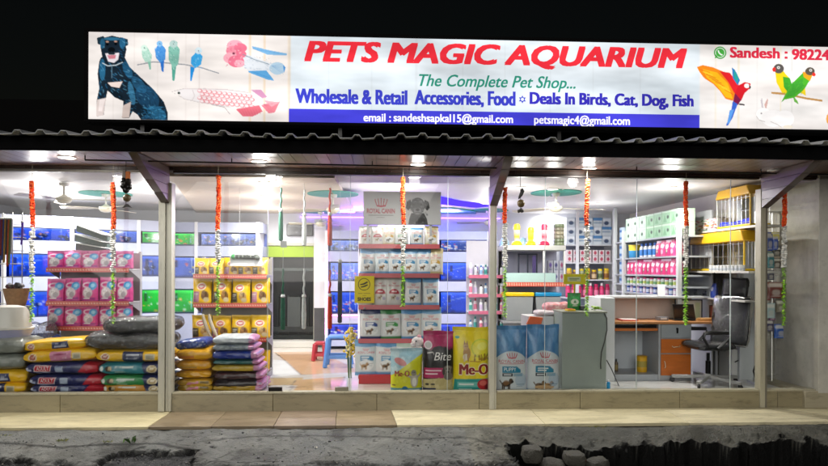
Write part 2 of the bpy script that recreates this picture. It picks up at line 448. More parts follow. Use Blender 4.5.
# a small broken hollow on the left (asphalt patch set lower with a dark broken edge)
hd = np.minimum(np.maximum(np.abs(gx + 2.16) - .42, np.abs(gy + 1.62) - .42), np.maximum(np.abs(gx + 3.50) - .34, np.abs(gy + 1.72) - .42)) + .07 * n2 + .04 * n3 + .04 * n1
hole = sstep(.012, -.012, hd)
hgt = hgt - .038 * hole * (1 - tr) * sstep(-2.1, -1.9, gy) + .012 * hole * n3
hgt = np.where(gy > -.65, -.26, hgt); hgt = np.where(gy < -5.5, -.30, hgt)
conc = np.array(lin('#888b8a')) * .57; conc2 = np.array(lin('#969690')) * .74; asp = np.array((.034, .034, .037)); gutter_shade = np.array((.0025, .0025, .002))
k = np.clip(.5 + .5 * n1 + .25 * n2, 0, 1)[..., None]
gc = conc * (1 - k) + conc2 * k
gc = gc * (1 - .42 * sstep(.1, .9, n2) - .2 * sstep(.1, .7, fbm(gx, gy, 33, .8)))[..., None]; gc = gc * nrg.uniform(.90, 1.06, gx.shape)[..., None]
dust = np.clip(.5 + .6 * n2 + .5 * n3, 0, 1)[..., None]
A = np.maximum(asph, hole)[..., None]
spk = nrg.uniform(.55, 1.5, gx.shape)[..., None]; asp = asp * spk
gc = gc * (1 - A) + (asp * (1 - .35 * dust) + conc * .45 * .35 * dust) * A
gc = np.where(((hd > -.035) & (hd < .012) & (gy > -1.75))[..., None], gc * .16, gc)
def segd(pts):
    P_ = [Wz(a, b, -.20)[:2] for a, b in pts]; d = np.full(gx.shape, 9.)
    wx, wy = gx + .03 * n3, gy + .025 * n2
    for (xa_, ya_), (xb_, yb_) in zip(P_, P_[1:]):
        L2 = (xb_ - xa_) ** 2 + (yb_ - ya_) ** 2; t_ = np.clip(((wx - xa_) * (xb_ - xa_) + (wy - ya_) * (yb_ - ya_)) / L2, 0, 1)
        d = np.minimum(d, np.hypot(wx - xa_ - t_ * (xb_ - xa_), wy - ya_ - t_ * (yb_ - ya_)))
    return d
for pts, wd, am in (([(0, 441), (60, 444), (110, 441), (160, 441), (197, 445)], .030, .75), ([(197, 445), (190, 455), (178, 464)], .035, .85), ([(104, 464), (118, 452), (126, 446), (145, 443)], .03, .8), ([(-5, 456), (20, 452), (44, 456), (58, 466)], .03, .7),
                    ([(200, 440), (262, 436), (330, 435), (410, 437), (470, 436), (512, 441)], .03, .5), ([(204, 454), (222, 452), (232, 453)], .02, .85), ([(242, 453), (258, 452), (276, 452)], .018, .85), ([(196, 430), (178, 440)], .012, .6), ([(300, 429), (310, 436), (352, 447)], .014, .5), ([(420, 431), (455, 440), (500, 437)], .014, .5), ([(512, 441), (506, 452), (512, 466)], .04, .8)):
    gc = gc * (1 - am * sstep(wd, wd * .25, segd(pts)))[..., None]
crack = (np.abs(n2 + .6 * n1 - .2) < .035)
gc = np.where(crack[..., None] & (A < .5), gc * .40, gc)
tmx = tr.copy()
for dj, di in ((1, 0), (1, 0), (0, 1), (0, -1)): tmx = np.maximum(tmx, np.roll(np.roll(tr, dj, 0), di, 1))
trc = sstep(.0, .03, tmx)[..., None]; gc = gc * (1 - trc) + gutter_shade * trc  # gutter painted near-black to stand for its shade, spread past the lip
rdirt = (sstep(.8, 1.6, gx) * (1 - tr))[..., None]
gc = gc * (1 - .42 * rdirt) * np.where(rdirt > 0, (1, .97, .88), 1)
far = sstep(-2.2, -3.0, gy)[..., None]
far = sstep(-2.2, -3.0, gy)[..., None]
gc = gc * (1 - far) + asp * far
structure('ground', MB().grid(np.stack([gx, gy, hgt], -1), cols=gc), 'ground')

# --- step slab in front of the shop: cream marble, a brown stone stretch in the middle
YS0, YS1, ZS = -.70, -.042, -.155
sl = MB()
aL = Wz(172, 411, ZS)[0]; bL = Wz(146, 428, ZS)[0]; aR = Wz(391, 409.5, ZS)[0]; bR = Wz(397, 425, ZS)[0]
def slab(poly, col, z1): sl.prism(poly, 'z', ZS - .035, z1, col)
slab([(-7.2, YS0), (bL - .003, YS0), (aL - .003, YS1), (-7.2, YS1)], '#cbbf97', ZS)
x = bR + .003
while x < 7:
    x2 = min(x + 1.55, 7.0)
    slab([(x if x > bR + .01 else bR + .003, YS0), (x2 - .004, YS0), (x2 - .004, YS1), (x if x > bR + .01 else aR + .003, YS1)], rnd.choice(['#c9bf9c', '#cdc3a2', '#c4ba98']), ZS); x = x2
structure('step_slab', sl, 'stone', bev=.004)
br = MB(); nb = 4
for i in range(nb):
    t0, t1 = i / nb, (i + 1) / nb
    xa0, xa1 = aL + (aR - aL) * t0, aL + (aR - aL) * t1; xb0, xb1 = bL + (bR - bL) * t0, bL + (bR - bL) * t1
    br.prism([(xb0 + .002, YS0 + .004), (xb1 - .002, YS0 + .004), (xa1 - .002, YS1), (xa0 + .002, YS1)], 'z', ZS - .035, ZS - .002, ['#85755c', '#7c6c54', '#857462', '#8a7a60', '#948462'][i])
structure('brown_step_slab', br, 'stone', bev=.003)
pl = MB(); x = -7.2
while x < 4.95:
    x2 = min(x + 1.18, 4.95); pl.box(x + .002, x2 - .002, YS1, .10, ZS - .1, .036, rnd.choice(['#8f866a', '#8a8166', '#948b70'])); x = x2
structure('plinth', pl, 'plinth', bev=.004)

# --- floor inside, with its tiles
fx0, fx1, fy0, fy1 = XL, 5.1, .10, 7.5
cv = Cv(fx0, fy1, fx1, fy0, 1180, 740, '#cfc9bd')
def fp(*pts): return [Wz(255 + a / 5.18, 310 + b / 5.18, 0)[:2] for a, b in pts]
cv.rect(1.6, fy0, fx1, fy1, '#d4d3cf')
cv.poly(fp((95, 218), (330, 215), (420, 325), (240, 335)), '#c39d77'); cv.poly(fp((240, 335), (420, 325), (560, 320), (330, 215)), '#c7a583')
cv.poly(fp((60, 255), (160, 262), (240, 335), (40, 350)), '#dcdcd8'); cv.poly(fp((-60, 357), (250, 350), (220, 388), (-80, 392)), '#cbb184')
cv.poly(fp((215, 362), (468, 345), (430, 420), (160, 445)), '#cfab7c'); cv.poly(fp((470, 345), (560, 340), (560, 440), (432, 420)), '#e0dedb')
cv.poly(fp((-40, 392), (215, 390), (165, 445), (-60, 450)), '#d6d3cb')
for a, b in [((105, 220), (240, 335)), ((240, 335), (560, 322)), ((-60, 355), (250, 350)), ((-80, 390), (220, 388)), ((468, 345), (430, 420)), ((215, 362), (160, 445))]:
    cv.line(fp(a, b), .014, '#6d655a')
for i in range(12):
    cv.line([(fx0, .1 + i * .6), (-2.4, .1 + i * .6)], .008, '#8f897f'); cv.line([(1.0, .1 + i * .6), (fx1, .1 + i * .6)], .008, '#a3a09a')
for i in range(20):
    xx = fx0 + i * .6
    if xx < -2.4 or xx > 1.0: cv.line([(xx, fy0), (xx, fy1)], .008, '#98938a')
structure('floor', flat_art(cv, 400, 260, (fx0, fy1, 0), (fx1, fy1, 0), (fx0, fy0, 0)), 'floor')

# --- ceiling with a lower beige panel on the left-centre
ce = MB(); ce.box(XL - .1, 5.1, .05, 7.5, CEIL, CEIL + .04, '#dcd9da')
structure('ceiling', ce, 'ceiling')
e0 = Wz(173, 183, 2.515); e1 = Wz(207, 216, 2.515)
cd = MB().prism([(e0[0], .08), (e0[0] + .02, e0[1]), (e1[0], min(e1[1], YB - .05)), (-.62, YB - .05), (-.62, .08)], 'z', 2.515, CEIL - .002, '#d3c4b4')
structure('ceiling_panel', cd, 'ceiling', bev=.004)
structure('roof_slab', MB().box(-7.3, 5.9, -.02, 7.6, CEIL + .06, 2.74, '#1d1c1b'), 'grubby')
# --- walls
d0, d1 = X(262, YB), X(319, YB); dz = Z(243, YB, 290)
wb = MB('#cfd0d6'); wb.box(XL, d0, YB, YB + .12, -.02, CEIL); wb.box(d1, 5.1, YB, YB + .12, -.02, CEIL); wb.box(d0, d1, YB, YB + .12, dz, CEIL)
structure('back_wall', wb, 'wall')
structure('left_wall', MB('#c6c8cc').box(XL - .12, XL, .05, YB, -.02, CEIL), 'wall')
structure('right_wall', MB('#d2cdc2').box(XR, XR + .1, 1.002, YB, -.02, CEIL), 'wall')
structure('alcove_wall', MB('#c3c8cb').box(XR - .0, 5.1, .922, 1.0, -.02, CEIL), 'wall')
structure('passage_wall', MB('#3a3c3b').box(d0 - .8, d1 + .8, 7.3, 7.4, -.02, CEIL).box(d0 - .5, d0 - .4, YB + .12, 7.3, -.02, CEIL).box(d1 + .4, d1 + .5, YB + .12, 7.3, -.02, CEIL), 'wall')
pr = thing('entrance_pillar', 'cream painted pillar with a stepped foot at the right end of the shopfront', 'pillar', (5.3, .4, -.155))
px0 = X(819.5, -.1, 300)
part('shaft', MB('#bcb9ae').box(px0, px0 + .9, -.09, .92, .02, CEIL + .05), 'grubby', pr, bev=.006)
part('foot', MB('#a39b84').box(px0 - .16, px0 + .92, -.085, .90, -.155, .045), 'plinth', pr, bev=.006)
structure('parapet', MB('#030303').box(-7.3, 5.9, .0, .12, 2.742, 3.35), 'matt_black')

# ================================================================== SHOPFRONT
GT = 2.535; GB = .042
sf = thing('shopfront', 'full height glazed shopfront on cream metal posts, with frameless glass door', 'shopfront', (-.5, 0, -.0))
def PX(px): return X(px, -.03, 300)
cream = '#b3b1a3'
p = MB(cream); x0, x1 = PX(159.5), PX(172.5)
p.box(x0, x0 + .072, -.068, .05, -.15, 2.42); p.box(x0 + .078, x0 + .104, -.054, .05, -.15, 2.42); p.box(x0 + .108, x1, -.065, .05, -.15, 2.42)
part('post', p, 'frame_paint', sf, bev=.003)
p = MB('#b3b1a4'); x0, x1 = PX(489.3), PX(496.3); p.box(x0, x1 - .022, -.064, .045, -.15, 2.42); p.box(x1 - .018, x1, -.052, .045, -.15, 2.42); part('post', p, 'frame_paint', sf, bev=.003)
p = MB('#aaa590'); x0, x1 = PX(758.8), PX(766.2); p.box(x0, x1 - .03, -.064, .045, -.15, 2.42); p.box(x1 - .027, x1, -.054, .045, -.15, 2.42, '#6f6a5e'); part('post', p, 'frame_paint', sf, bev=.003)
for a, b in ((-6.9, PX(159)), (PX(173), PX(489)), (PX(497), PX(758.5)), (PX(766.5), px0)):
    part('sill', MB('#a8a28b').box(a, b, -.045, .045, .037, .06), 'frame_paint', sf, bev=.003)
    part('head_rail', MB('#b0aca0' if a < -5 else '#3b322c').box(a, b, -.04, .04, GT, GT + .025), 'frame_paint', sf)
glassx = [[-6.9, PX(159.5)], [PX(172.8), PX(267)], [PX(267.4), PX(349.6)], [PX(350), PX(447.6)], [PX(448), PX(489.2)],
          [PX(496.6), PX(545.3)], [PX(545.7), PX(637.3)], [PX(637.7), PX(731.5)], [PX(731.9), PX(758.6)], [PX(766.6), px0]]
for i, (a, b) in enumerate(glassx):
    g = MB().add([(a, 0, .06), (b, 0, .06), (b, 0, GT), (a, 0, GT)], [(0, 1, 2, 3)], '#ffffff')
    if i == 2:
        dl = part('door', g, 'glass', sf)
        part('patch_fitting', MB('#23211f').box(a + .01, a + .165, -.018, .018, .062, .105), 'metal', dl, bev=.003)
        part('patch_fitting', MB('#8d8878').box(b - .165, b - .01, -.018, .018, .062, .105), 'metal', dl, bev=.003)
        part('patch_fitting', MB('#8b8a86').box(a - .03, a + .09, -.018, .018, GT - .06, GT), 'metal', dl, bev=.003)
    else: part('glass_pane', g, 'glass', sf)
for px in (267.2, 349.8, 447.8, 545.5, 637.5, 731.7):
    part('glass_edge', MB('#b9c4c0').box(PX(px) - .0026, PX(px) + .0026, -.006, .006, .065, GT - .002), 'plastic', sf)

# ================================================================== CANOPY
can = thing('canopy', 'brown plank lined canopy under a corrugated sheet roof above the shopfront', 'canopy', (-.5, -.5, 2.6))
ZSF = 2.60; yf = -.97
s = MB(); x = -7.2
while x < 5.9:
    v = rnd.uniform(.85, 1.12); c = tuple(k * v for k in lin('#7c6052'))
    o = len(s.V); s.box(x, x + .117, yf, -.0, ZSF, ZSF + .012, '#ffffff'); s.C[o:] = [c] * 8; x += .122
s.box(-7.2, 5.9, yf, 0, ZSF + .014, ZSF + .02, '#1a1514')
part('soffit', s, 'soffit', can)
part('fascia', MB('#060607').box(-7.2, 5.9, yf - .022, yf - .002, ZSF - .012, ZSF + .112), 'matt_black', can, bev=.003)
hb = MB(); x = -7.1
while x < 5.0:
    hb.box(x, x + .20, -.062, -.045, GT + .027, ZSF - .002, rnd.choice(['#4a3c36', '#52433b', '#443732'])); x += .204
part('head_board', hb, 'soffit', can)
# corrugated sheet
prof = []; pit = .212; xx = -7.25; zz = 2.722
while xx < 5.95:
    prof += [(xx, zz), (xx + .115, zz + .004), (xx + .14, zz + .036), (xx + .187, zz + .036)]; xx += pit
P = np.array([[[x_, y_, z_ + (y_ + 1.13) * .10 + (.012 * math.sin(x_ * 2.3) + .006 * math.sin(x_ * 7.1)) * (1 if y_ < -1 else 0) + t_] for x_, z_ in prof] for y_, t_ in ((-.02, .006), (-1.13, .006), (-1.13, 0), (-.02, 0))])
part('roof_sheet', MB('#c3c6c8').grid(P), 'roof', can)
for px_ in (166, 492.8, 763):
    xc = PX(px_); c = MB()
    tri = [(-.056, 2.19), (-.056, ZSF - .002), (-.93, ZSF - .002), (-.93, ZSF - .03)]
    n = 4
    for i in range(n):   # planks of the bracket's faces
        za, zb = 2.19 + (ZSF - .002 - 2.19) * i / n, 2.19 + (ZSF - .002 - 2.19) * (i + 1) / n - .004
        def yat(z): return -.056 - (z - 2.19) / (ZSF - .03 - 2.19) * .874
        c.prism([(-.056, za), (-.056, zb), (max(yat(zb), -.93), zb), (yat(za), za)] if i else [(-.056, za), (-.056, zb), (yat(zb), zb)], 'x', xc - .045, xc + .045, rnd.choice(['#5a4a46', '#63524d', '#54443f']))
    part('bracket', c, 'soffit', can)
# conduit rod under the soffit
r0 = Wz(85, 160, 2.555); r1 = Wz(828, 174.5, 2.555); r2 = tuple(r0[i] + (r1[i] - r0[i]) * 1.08 for i in range(3))
rod = MB('#1c1917').tube([r0, r2], .0085, 8)
for t in np.linspace(.0, 1, 7): 
    q = [r0[i] + (r2[i] - r0[i]) * t for i in range(3)]; rod.tube([(q[0], q[1], 2.555), (q[0], q[1], 2.60)], .006, 6)
part('hanging_rod', rod, 'paint', can)

# --- downlights
def downlight(px, py, z, r, label, group, energy, where='soffit', tint=(1, .97, .92)):
    x, y, _ = Wz(px, py, z)
    t = thing('downlight', label, 'downlight', (x, y, z), group)
    part('trim', MB('#d8d6d0').lathe([(r * 1.18, 0), (r * 1.16, -.008), (r * 1.0, -.012), (r * .98, -.004)], (x, y, z), 24), 'plastic', t)
    part('lens', MB('#fff4e2').lathe([(r * .97, -.006), (r * .6, -.010), (.001, -.011)], (x, y, z), 24), 'lens', t)
    if energy:
        l = bpy.data.lights.new('downlight_and_fill_lamp', 'POINT'); l.shadow_soft_size = r * .9; l.energy = energy * (.30 if 'ceiling' in group else .10); l.color = tint
        o = bpy.data.objects.new('downlight_and_fill_lamp', l); COL.objects.link(o); o.parent = t; o.location = (0, 0, -.34 if 'ceiling' in group else -.07)  # unseen point fill below the lens, added to brighten ceiling and soffit
        l = bpy.data.lights.new('downlight_and_fill_lamp', 'AREA'); l.shape = 'DISK'; l.size = r * 2; l.energy = energy * .62; l.color = tint; l.spread = math.radians(168)
        o = bpy.data.objects.new('downlight_and_fill_lamp', l); COL.objects.link(o); o.parent = t; o.location = (0, 0, -.016)
for px, py, w in ((67, 157, 'leftmost round light in the brown canopy ceiling'), (259, 161, 'round canopy light above the glass door, nearest the orange garland on its left'),
                  (418, 164, 'middle round canopy light, just right of the central orange garland'), (589, 168, 'round canopy light above the right-hand orange garland')):
    downlight(px, py, ZSF, .075, w, 'canopy downlights', 40)
downlight(776, 170, ZSF, .075, 'unlit round canopy light beside the right-hand bracket', 'canopy downlights', 0)
for o_ in list(COL.objects):
    if o_.get('label') == 'unlit round canopy light beside the right-hand bracket':
        for ch in o_.children:
            if ch.name.startswith('lens'): ch.data.materials[0] = MATS['plastic']
def _en(px): return 62 if px < 170 else (26 if px in (510, 521, 550, 553, 601) else 50)
IN = [(38, 185, 'ceiling downlight just right of the leftmost garland, nearer of two'), (60, 196, 'ceiling downlight over the left aquariums, farther of two'),
      (150, 190, 'ceiling downlight beside the left post'), (265, 182, 'ceiling downlight nearest the glass in the row above the doorway'), (264, 196, 'second ceiling downlight in the row above the doorway'),
      (266, 208, 'third ceiling downlight in the row above the doorway'), (267, 217, 'farthest ceiling downlight in the row above the doorway'), (392, 186, 'ceiling downlight above the grey display header'),
      (486, 203, 'ceiling downlight just left of the middle post'), (521, 187, 'ceiling downlight behind the right hanging fish charm'), (550, 213, 'ceiling downlight below the right ceiling fan'),
      (601, 203, 'ceiling downlight above the carton shelves'), (510, 224, 'ceiling downlight above the yellow feeder tubes'), (671, 187, 'ceiling downlight beside the garland near the cages'), (553, 189, 'ceiling downlight in front of the green oval by the right fan')]
for px, py, w in IN:
    zc = 2.515 if 200 < px < 340 else CEIL
    downlight(px, py, zc, .07, w, 'shop ceiling downlights', _en(px), tint=(1, .97, .93))

# ================================================================== SIGN
YS = -.75
def SP(px, py, o=0.): x, y, z = W(px, py, YS); return (x, YS - o, z)
xs0, xs1 = SP(88.5, 76)[0], SP(905, 90)[0]; zt = SP(414, 38.6)[2]; zb = SP(414, 123.9)[2]
sg = thing('shop_sign', 'long backlit shop sign with red and blue lettering and animal pictures', 'sign', ((xs0 + xs1) / 2, YS, zb))
fr = MB('#0a0a0b'); fr.box(xs0 - .03, xs1 + .03, YS + .012, YS + .16, zb - .03, zt + .03, '#020202')
for a in ((xs0 - .035, xs1 + .035, zt + .002, zt + .032), (xs0 - .035, xs1 + .035, zb - .032, zb - .002), (xs0 - .035, xs0 - .002, zb - .002, zt + .002), (xs1 + .002, xs1 + .035, zb - .002, zt + .002)):
    fr.box(a[0], a[1], YS - .02, YS + .012, a[2], a[3])
part('frame', fr, 'matt_black', sg, bev=.004)
for xx in (xs0 + .5, -.5, 1.8, xs1 - .6):
    part('brace', MB('#101010').bar((xx, YS + .15, zb + .1), (xx, .06, 3.3), .04, .04), 'paint', sg); part('leg', MB('#101010').bar((xx, YS + .1, zb - .02), (xx, YS + .1, 2.76), .04, .04), 'paint', sg)
cv = Cv(xs0, zt, xs1, zb, 2460, 300, '#dcd5d1')
mx0, mx1 = SP(289, 80)[0], SP(699.5, 90)[0]
H = zt - zb
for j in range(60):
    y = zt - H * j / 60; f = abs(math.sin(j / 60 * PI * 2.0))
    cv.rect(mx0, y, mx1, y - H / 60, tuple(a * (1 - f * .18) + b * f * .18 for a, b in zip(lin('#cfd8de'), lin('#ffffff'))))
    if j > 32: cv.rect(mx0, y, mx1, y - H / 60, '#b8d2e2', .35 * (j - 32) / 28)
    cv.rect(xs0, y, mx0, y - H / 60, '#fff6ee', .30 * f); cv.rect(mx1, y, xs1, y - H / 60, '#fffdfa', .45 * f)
for px in (113, 134, 157, 186, 199): cv.rect(SP(px, 80)[0], zt, SP(px, 80)[0] + .006, zb, '#b9aca6', .55)
for px in (249, 263.5, 288): cv.rect(SP(px, 80)[0], zt, SP(px, 80)[0] + .022, zb, '#d9b98a', .55)
for px in (328, 372, 416, 462, 505, 550, 593, 640, 715, 738, 757, 792): cv.rect(SP(px, 80)[0], zt, SP(px, 80)[0] + .005, zb, '#b3b3b0', .5)
for px in (715, 738, 780): cv.rect(SP(px, 80)[0], zt, SP(px, 80)[0] + .015, zb, '#e8d9b8', .6)
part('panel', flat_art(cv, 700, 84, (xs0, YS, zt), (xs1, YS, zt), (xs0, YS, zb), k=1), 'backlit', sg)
bz = SP(500, 112.0)[2]
part('blue_band', MB('#3a3fc4').add([(mx0, YS - .002, zb), (mx1, YS - .002, zb), (mx1, YS - .002, bz), (mx0, YS - .002, bz)], [(0, 1, 2, 3)], '#413fc6'), 'backlit', sg)
def lettering(t, px0_, px1_, pyt, pyb, col, shear=0., bold=.0, pmid=None):
    pmid = pmid or (px0_ + px1_) / 2
    V, T = text_tris(t, shear, 0.); xa, xb = SP(px0_, pyt)[0], SP(px1_, pyt)[0]; za, zb_ = SP(pmid, pyt)[2], SP(pmid, pyb)[2]
    m = MB(); xa += bold; xb -= bold; za -= bold * .5; zb_ += bold * .5
    for k_, (dx, dz_) in enumerate(((0, 0), (-1, -.5), (1, .5), (-1, .5), (1, -.5), (-.5, 0), (.5, 0)) if bold else ((0, 0),)):
        m.add([(xa + v[0] * (xb - xa) + dx * bold, YS - .004 - k_ * .0003, zb_ + v[1] * (za - zb_) + dz_ * bold) for v in V], T, col)
    part('lettering', m, 'backlit', sg)
lettering('PETS MAGIC AQUARIUM', 304.3, 687, 44.6, 68.9, '#e3303c', .22, .016)
lettering('The Complete Pet Shop...', 419, 575.5, 75.6, 91.4, '#2f8a74', .30, .003)
lettering('Wholesale & Retail', 295.5, 407.5, 89.5, 104.4, '#3b41bb', 0, .008)
lettering('Accessories, Food', 414.5, 515.5, 90.8, 107.6, '#3b41bb', 0, .008)
lettering('Deals In Birds, Cat, Dog, Fish', 529.5, 693.5, 93.4, 109.3, '#3630a8', 0, .008)
lettering('email :', 363.5, 391, 113.6, 121.8, '#f2f0ff', 0, .003)
lettering('sandeshsapkal15@gmail.com', 393.5, 513, 113.9, 125.0, '#f2f0ff', 0, .003)
lettering('petsmagic4@gmail.com', 534, 629.8, 115.6, 127.2, '#f2f0ff', 0, .003)
lettering('Sandesh :', 729.6, 787.4, 47.6, 58.6, '#d22f45', 0, .007)
lettering('98224', 791.5, 829.5, 49.4, 60.4, '#d22f45', 0, .007)
c0 = SP(522.3, 99.6); st = MB()   # small six-pointed star between the words
for q in (0, 1):
    st.add([(c0[0] + .042 * math.sin(PI * q + 2 * PI * k / 3), YS - .004 - q * .001, c0[2] + .042 * math.cos(PI * q + 2 * PI * k / 3)) for k in range(3)], [(0, 1, 2)], '#4a4fb8')
st.add([(c0[0] + .017 * math.sin(2 * PI * k / 6), YS - .0065, c0[2] + .017 * math.cos(2 * PI * k / 6)) for k in range(6)], [tuple(range(6))], '#d3dbe2')
part('star', st, 'backlit', sg)
def picture(name, x0, y0, x1, y1, res, draw, n):
    cvp = Cv(x0, y0, x1, y1, res, int(res * (y1 - y0) / (x1 - x0)), '#dcd5d1'); draw(cvp)
    part(name, flat_art(cvp, n, int(n * (y1 - y0) / (x1 - x0)), SP(x0, y0, .003), (SP(x1, y0)[0], YS - .003, SP(x0, y0)[2]), (SP(x0, y0)[0], YS - .003, SP(x0, y1)[2]), masked=True), 'backlit', sg)
def cvt(pts, ox, oy): return [(ox + a / 4.8, oy + b / 4.8) for a, b in pts]
def d1_(pts): return cvt(pts, 85, 28)
def d2_(pts): return cvt(pts, 180, 28)
def d3_(pts): return cvt(pts, 690, 38)
def dog(c):
    dk = '#17232e'
    c.poly(d1_([(80, 50), (130, 36), (185, 48), (200, 100), (190, 150), (160, 178), (110, 174), (85, 145), (75, 90)]), dk)
    c.poly(d1_([(58, 48), (90, 38), (102, 60), (80, 84), (62, 78)]), '#1d3340'); c.poly(d1_([(168, 42), (206, 52), (208, 80), (190, 90), (175, 62)]), '#1d3a4c')
    c.poly(d1_([(78, 140), (190, 135), (215, 185), (270, 235), (330, 290), (380, 350), (398, 400), (398, 438), (270, 438), (255, 415), (230, 398), (215, 430), (180, 432), (186, 350), (140, 330), (110, 300), (102, 340), (92, 418), (58, 425), (58, 350), (70, 290), (62, 220), (70, 160)]), dk)
    def inm(x, y):
        j = int((y - c.b[1]) / (c.b[3] - c.b[1]) * c.H); i = int((x - c.b[0]) / (c.b[2] - c.b[0]) * c.W)
        return 0 <= i < c.W and 0 <= j < c.H and c.m[j, i]
    mk0 = c.m.copy()
    for (a, b), rx, ry, rt, cl, al in (((300, 330), 10, 14, -.7, '#24587e', .45), ((260, 270), 5, 10, -.7, '#2f6f98', .4), ((345, 405), 10, 6, .4, '#2f769f', .45), ((85, 200), 3, 11, 0, '#2f7aa4', .5), ((205, 200), 4, 9, -.4, '#2a6b94', .5), ((225, 310), 3, 12, -.2, '#4a97c2', .45),
                                      ((150, 330), 7, 5, .5, '#0e1820', .6), ((290, 400), 7, 4, .3, '#122430', .6), ((180, 70), 3, 6, 0, '#2f7ba8', .5), ((85, 75), 2.4, 5, 0, '#2d7198', .5), ((130, 52), 8, 1.6, 0, '#3f8fb8', .5)):
        c.ell(*d1_([(a, b)])[0], rx, ry, cl, rt, al)
    for cols, n, al in ((['#2f78a8', '#3c8fc2', '#1f5f8c', '#28688f'], 300, .28), (['#0c141b', '#101a22', '#122430'], 420, .40), (['#5fb2dc', '#74c3e6', '#8fd0ec'], 130, .28)):
        for _ in range(n):
            a, b = rnd.uniform(60, 398), rnd.uniform(50, 438); (x, y), = d1_([(a, b)])
            if inm(x, y) and not (95 < a < 170 and b < 160):
                fl_ = .75 + .5 * math.sin(a * .02) + (.5 if b > 330 and a > 250 else 0); c.ell(x, y, rnd.uniform(.8, 2.6), rnd.uniform(.22, .55), rnd.choice(cols), fl_ + rnd.uniform(-.35, .35), al)
    c.m &= mk0
    c.poly(d1_([(60, 345), (104, 335), (90, 420), (52, 425)]), '#cdbfba'); c.poly(d1_([(72, 345), (100, 340), (84, 400), (66, 400)]), '#e3d6d2')
    c.poly(d1_([(186, 370), (222, 352), (214, 428), (176, 430)]), '#c9b8b0'); c.poly(d1_([(110, 262), (182, 255), (166, 286), (128, 280)]), '#e2cfc6')
    c.poly(d1_([(98, 122), (165, 118), (160, 150), (140, 166), (112, 160)]), '#dfd6da'); c.poly(d1_([(108, 130), (150, 128), (146, 146), (116, 148)]), '#c77a86')
    c.ell(*d1_([(128, 104)])[0], 3.6, 2.6, '#0a0e12'); c.poly(d1_([(112, 122), (128, 112), (148, 122), (140, 128), (116, 128)]), '#1a252d')
    for a, b in ((108, 78), (148, 76)): c.ell(*d1_([(a, b)])[0], 1.5, 1.2, '#05080a'); c.ell(*d1_([(a, b - 12)])[0], 1.6, .9, '#b08a78')
    c.line(d1_([(84, 168), (110, 182), (150, 178), (182, 162)]), .9, '#b9c6cc'); c.line(d1_([(130, 180), (130, 240)]), .7, '#5d7d90')
    for q_ in range(90): a, b = rnd.uniform(275, 392), rnd.uniform(372, 436); c.ell(*d1_([(a, b)])[0], rnd.uniform(1, 2.4), rnd.uniform(.3, .6), rnd.choice(['#2a6f9d', '#4a9cc8', '#1d4f70']), rnd.uniform(-.4, .6), .35)
    c.m &= mk0 | (c.gy < 0)
picture('dog_picture', 95, 34, 169, 120.5, 370, dog, 124)
def budgies(c):
    c.line(d1_([(250, 178), (330, 162), (480, 172), (560, 186), (646, 212)]), 1.1, '#8d9197')
    def bird(pts, tail, col, head, dabc):
        c.poly(d1_(tail), dabc[0]); c.poly(d1_(pts), col); c.ell(*d1_([head[0]])[0], head[1], head[1] * .95, head[2])
        xs = [p[0] for p in pts]; ys = [p[1] for p in pts]
        for _ in range(30):
            a, b = rnd.uniform(min(xs), max(xs)), rnd.uniform(min(ys), max(ys)); (x, y), = d1_([(a, b)])
            j = int((y - c.b[1]) / (c.b[3] - c.b[1]) * c.H); i = int((x - c.b[0]) / (c.b[2] - c.b[0]) * c.W)
            if 0 <= i < c.W and 0 <= j < c.H and c.m[j, i]: c.ell(x, y, .9, .45, rnd.choice(dabc), .9, .6)
        c.ell(head[0][0] / 4.8 + 85, head[0][1] / 4.8 + 28, .5, .5, '#30363c')
    bird([(272, 110), (300, 92), (322, 130), (318, 160), (290, 165), (276, 140)], [(300, 155), (316, 158), (318, 200), (310, 200)], '#a9cdbd', ((285, 96), 3.4, '#c6ddd0'), ['#7fb5a0', '#cfe2da'])
    bird([(335, 100), (362, 70), (388, 100), (386, 150), (360, 165), (340, 140)], [(360, 155), (380, 155), (378, 212), (368, 205)], '#4b8fd0', ((358, 74), 3.0, '#7fb4dc'), ['#2f6fc0', '#9cc7e8'])
    bird([(400, 90), (430, 62), (455, 100), (448, 170), (425, 195), (402, 150)], [(416, 180), (438, 180), (430, 252), (420, 250)], '#7fb7a6', ((425, 74), 4.0, '#aac3bd'), ['#4f9a88', '#5b7f86', '#b9d3cb'])
    bird([(510, 135), (540, 105), (565, 130), (558, 170), (530, 190), (508, 165)], [(505, 180), (528, 185), (512, 252), (505, 250)], '#3fa3dc', ((545, 104), 3.6, '#cfe0e6'), ['#2587cc', '#84c8ec'])
picture('budgerigar_picture', 136, 38, 221, 83, 425, budgies, 150)
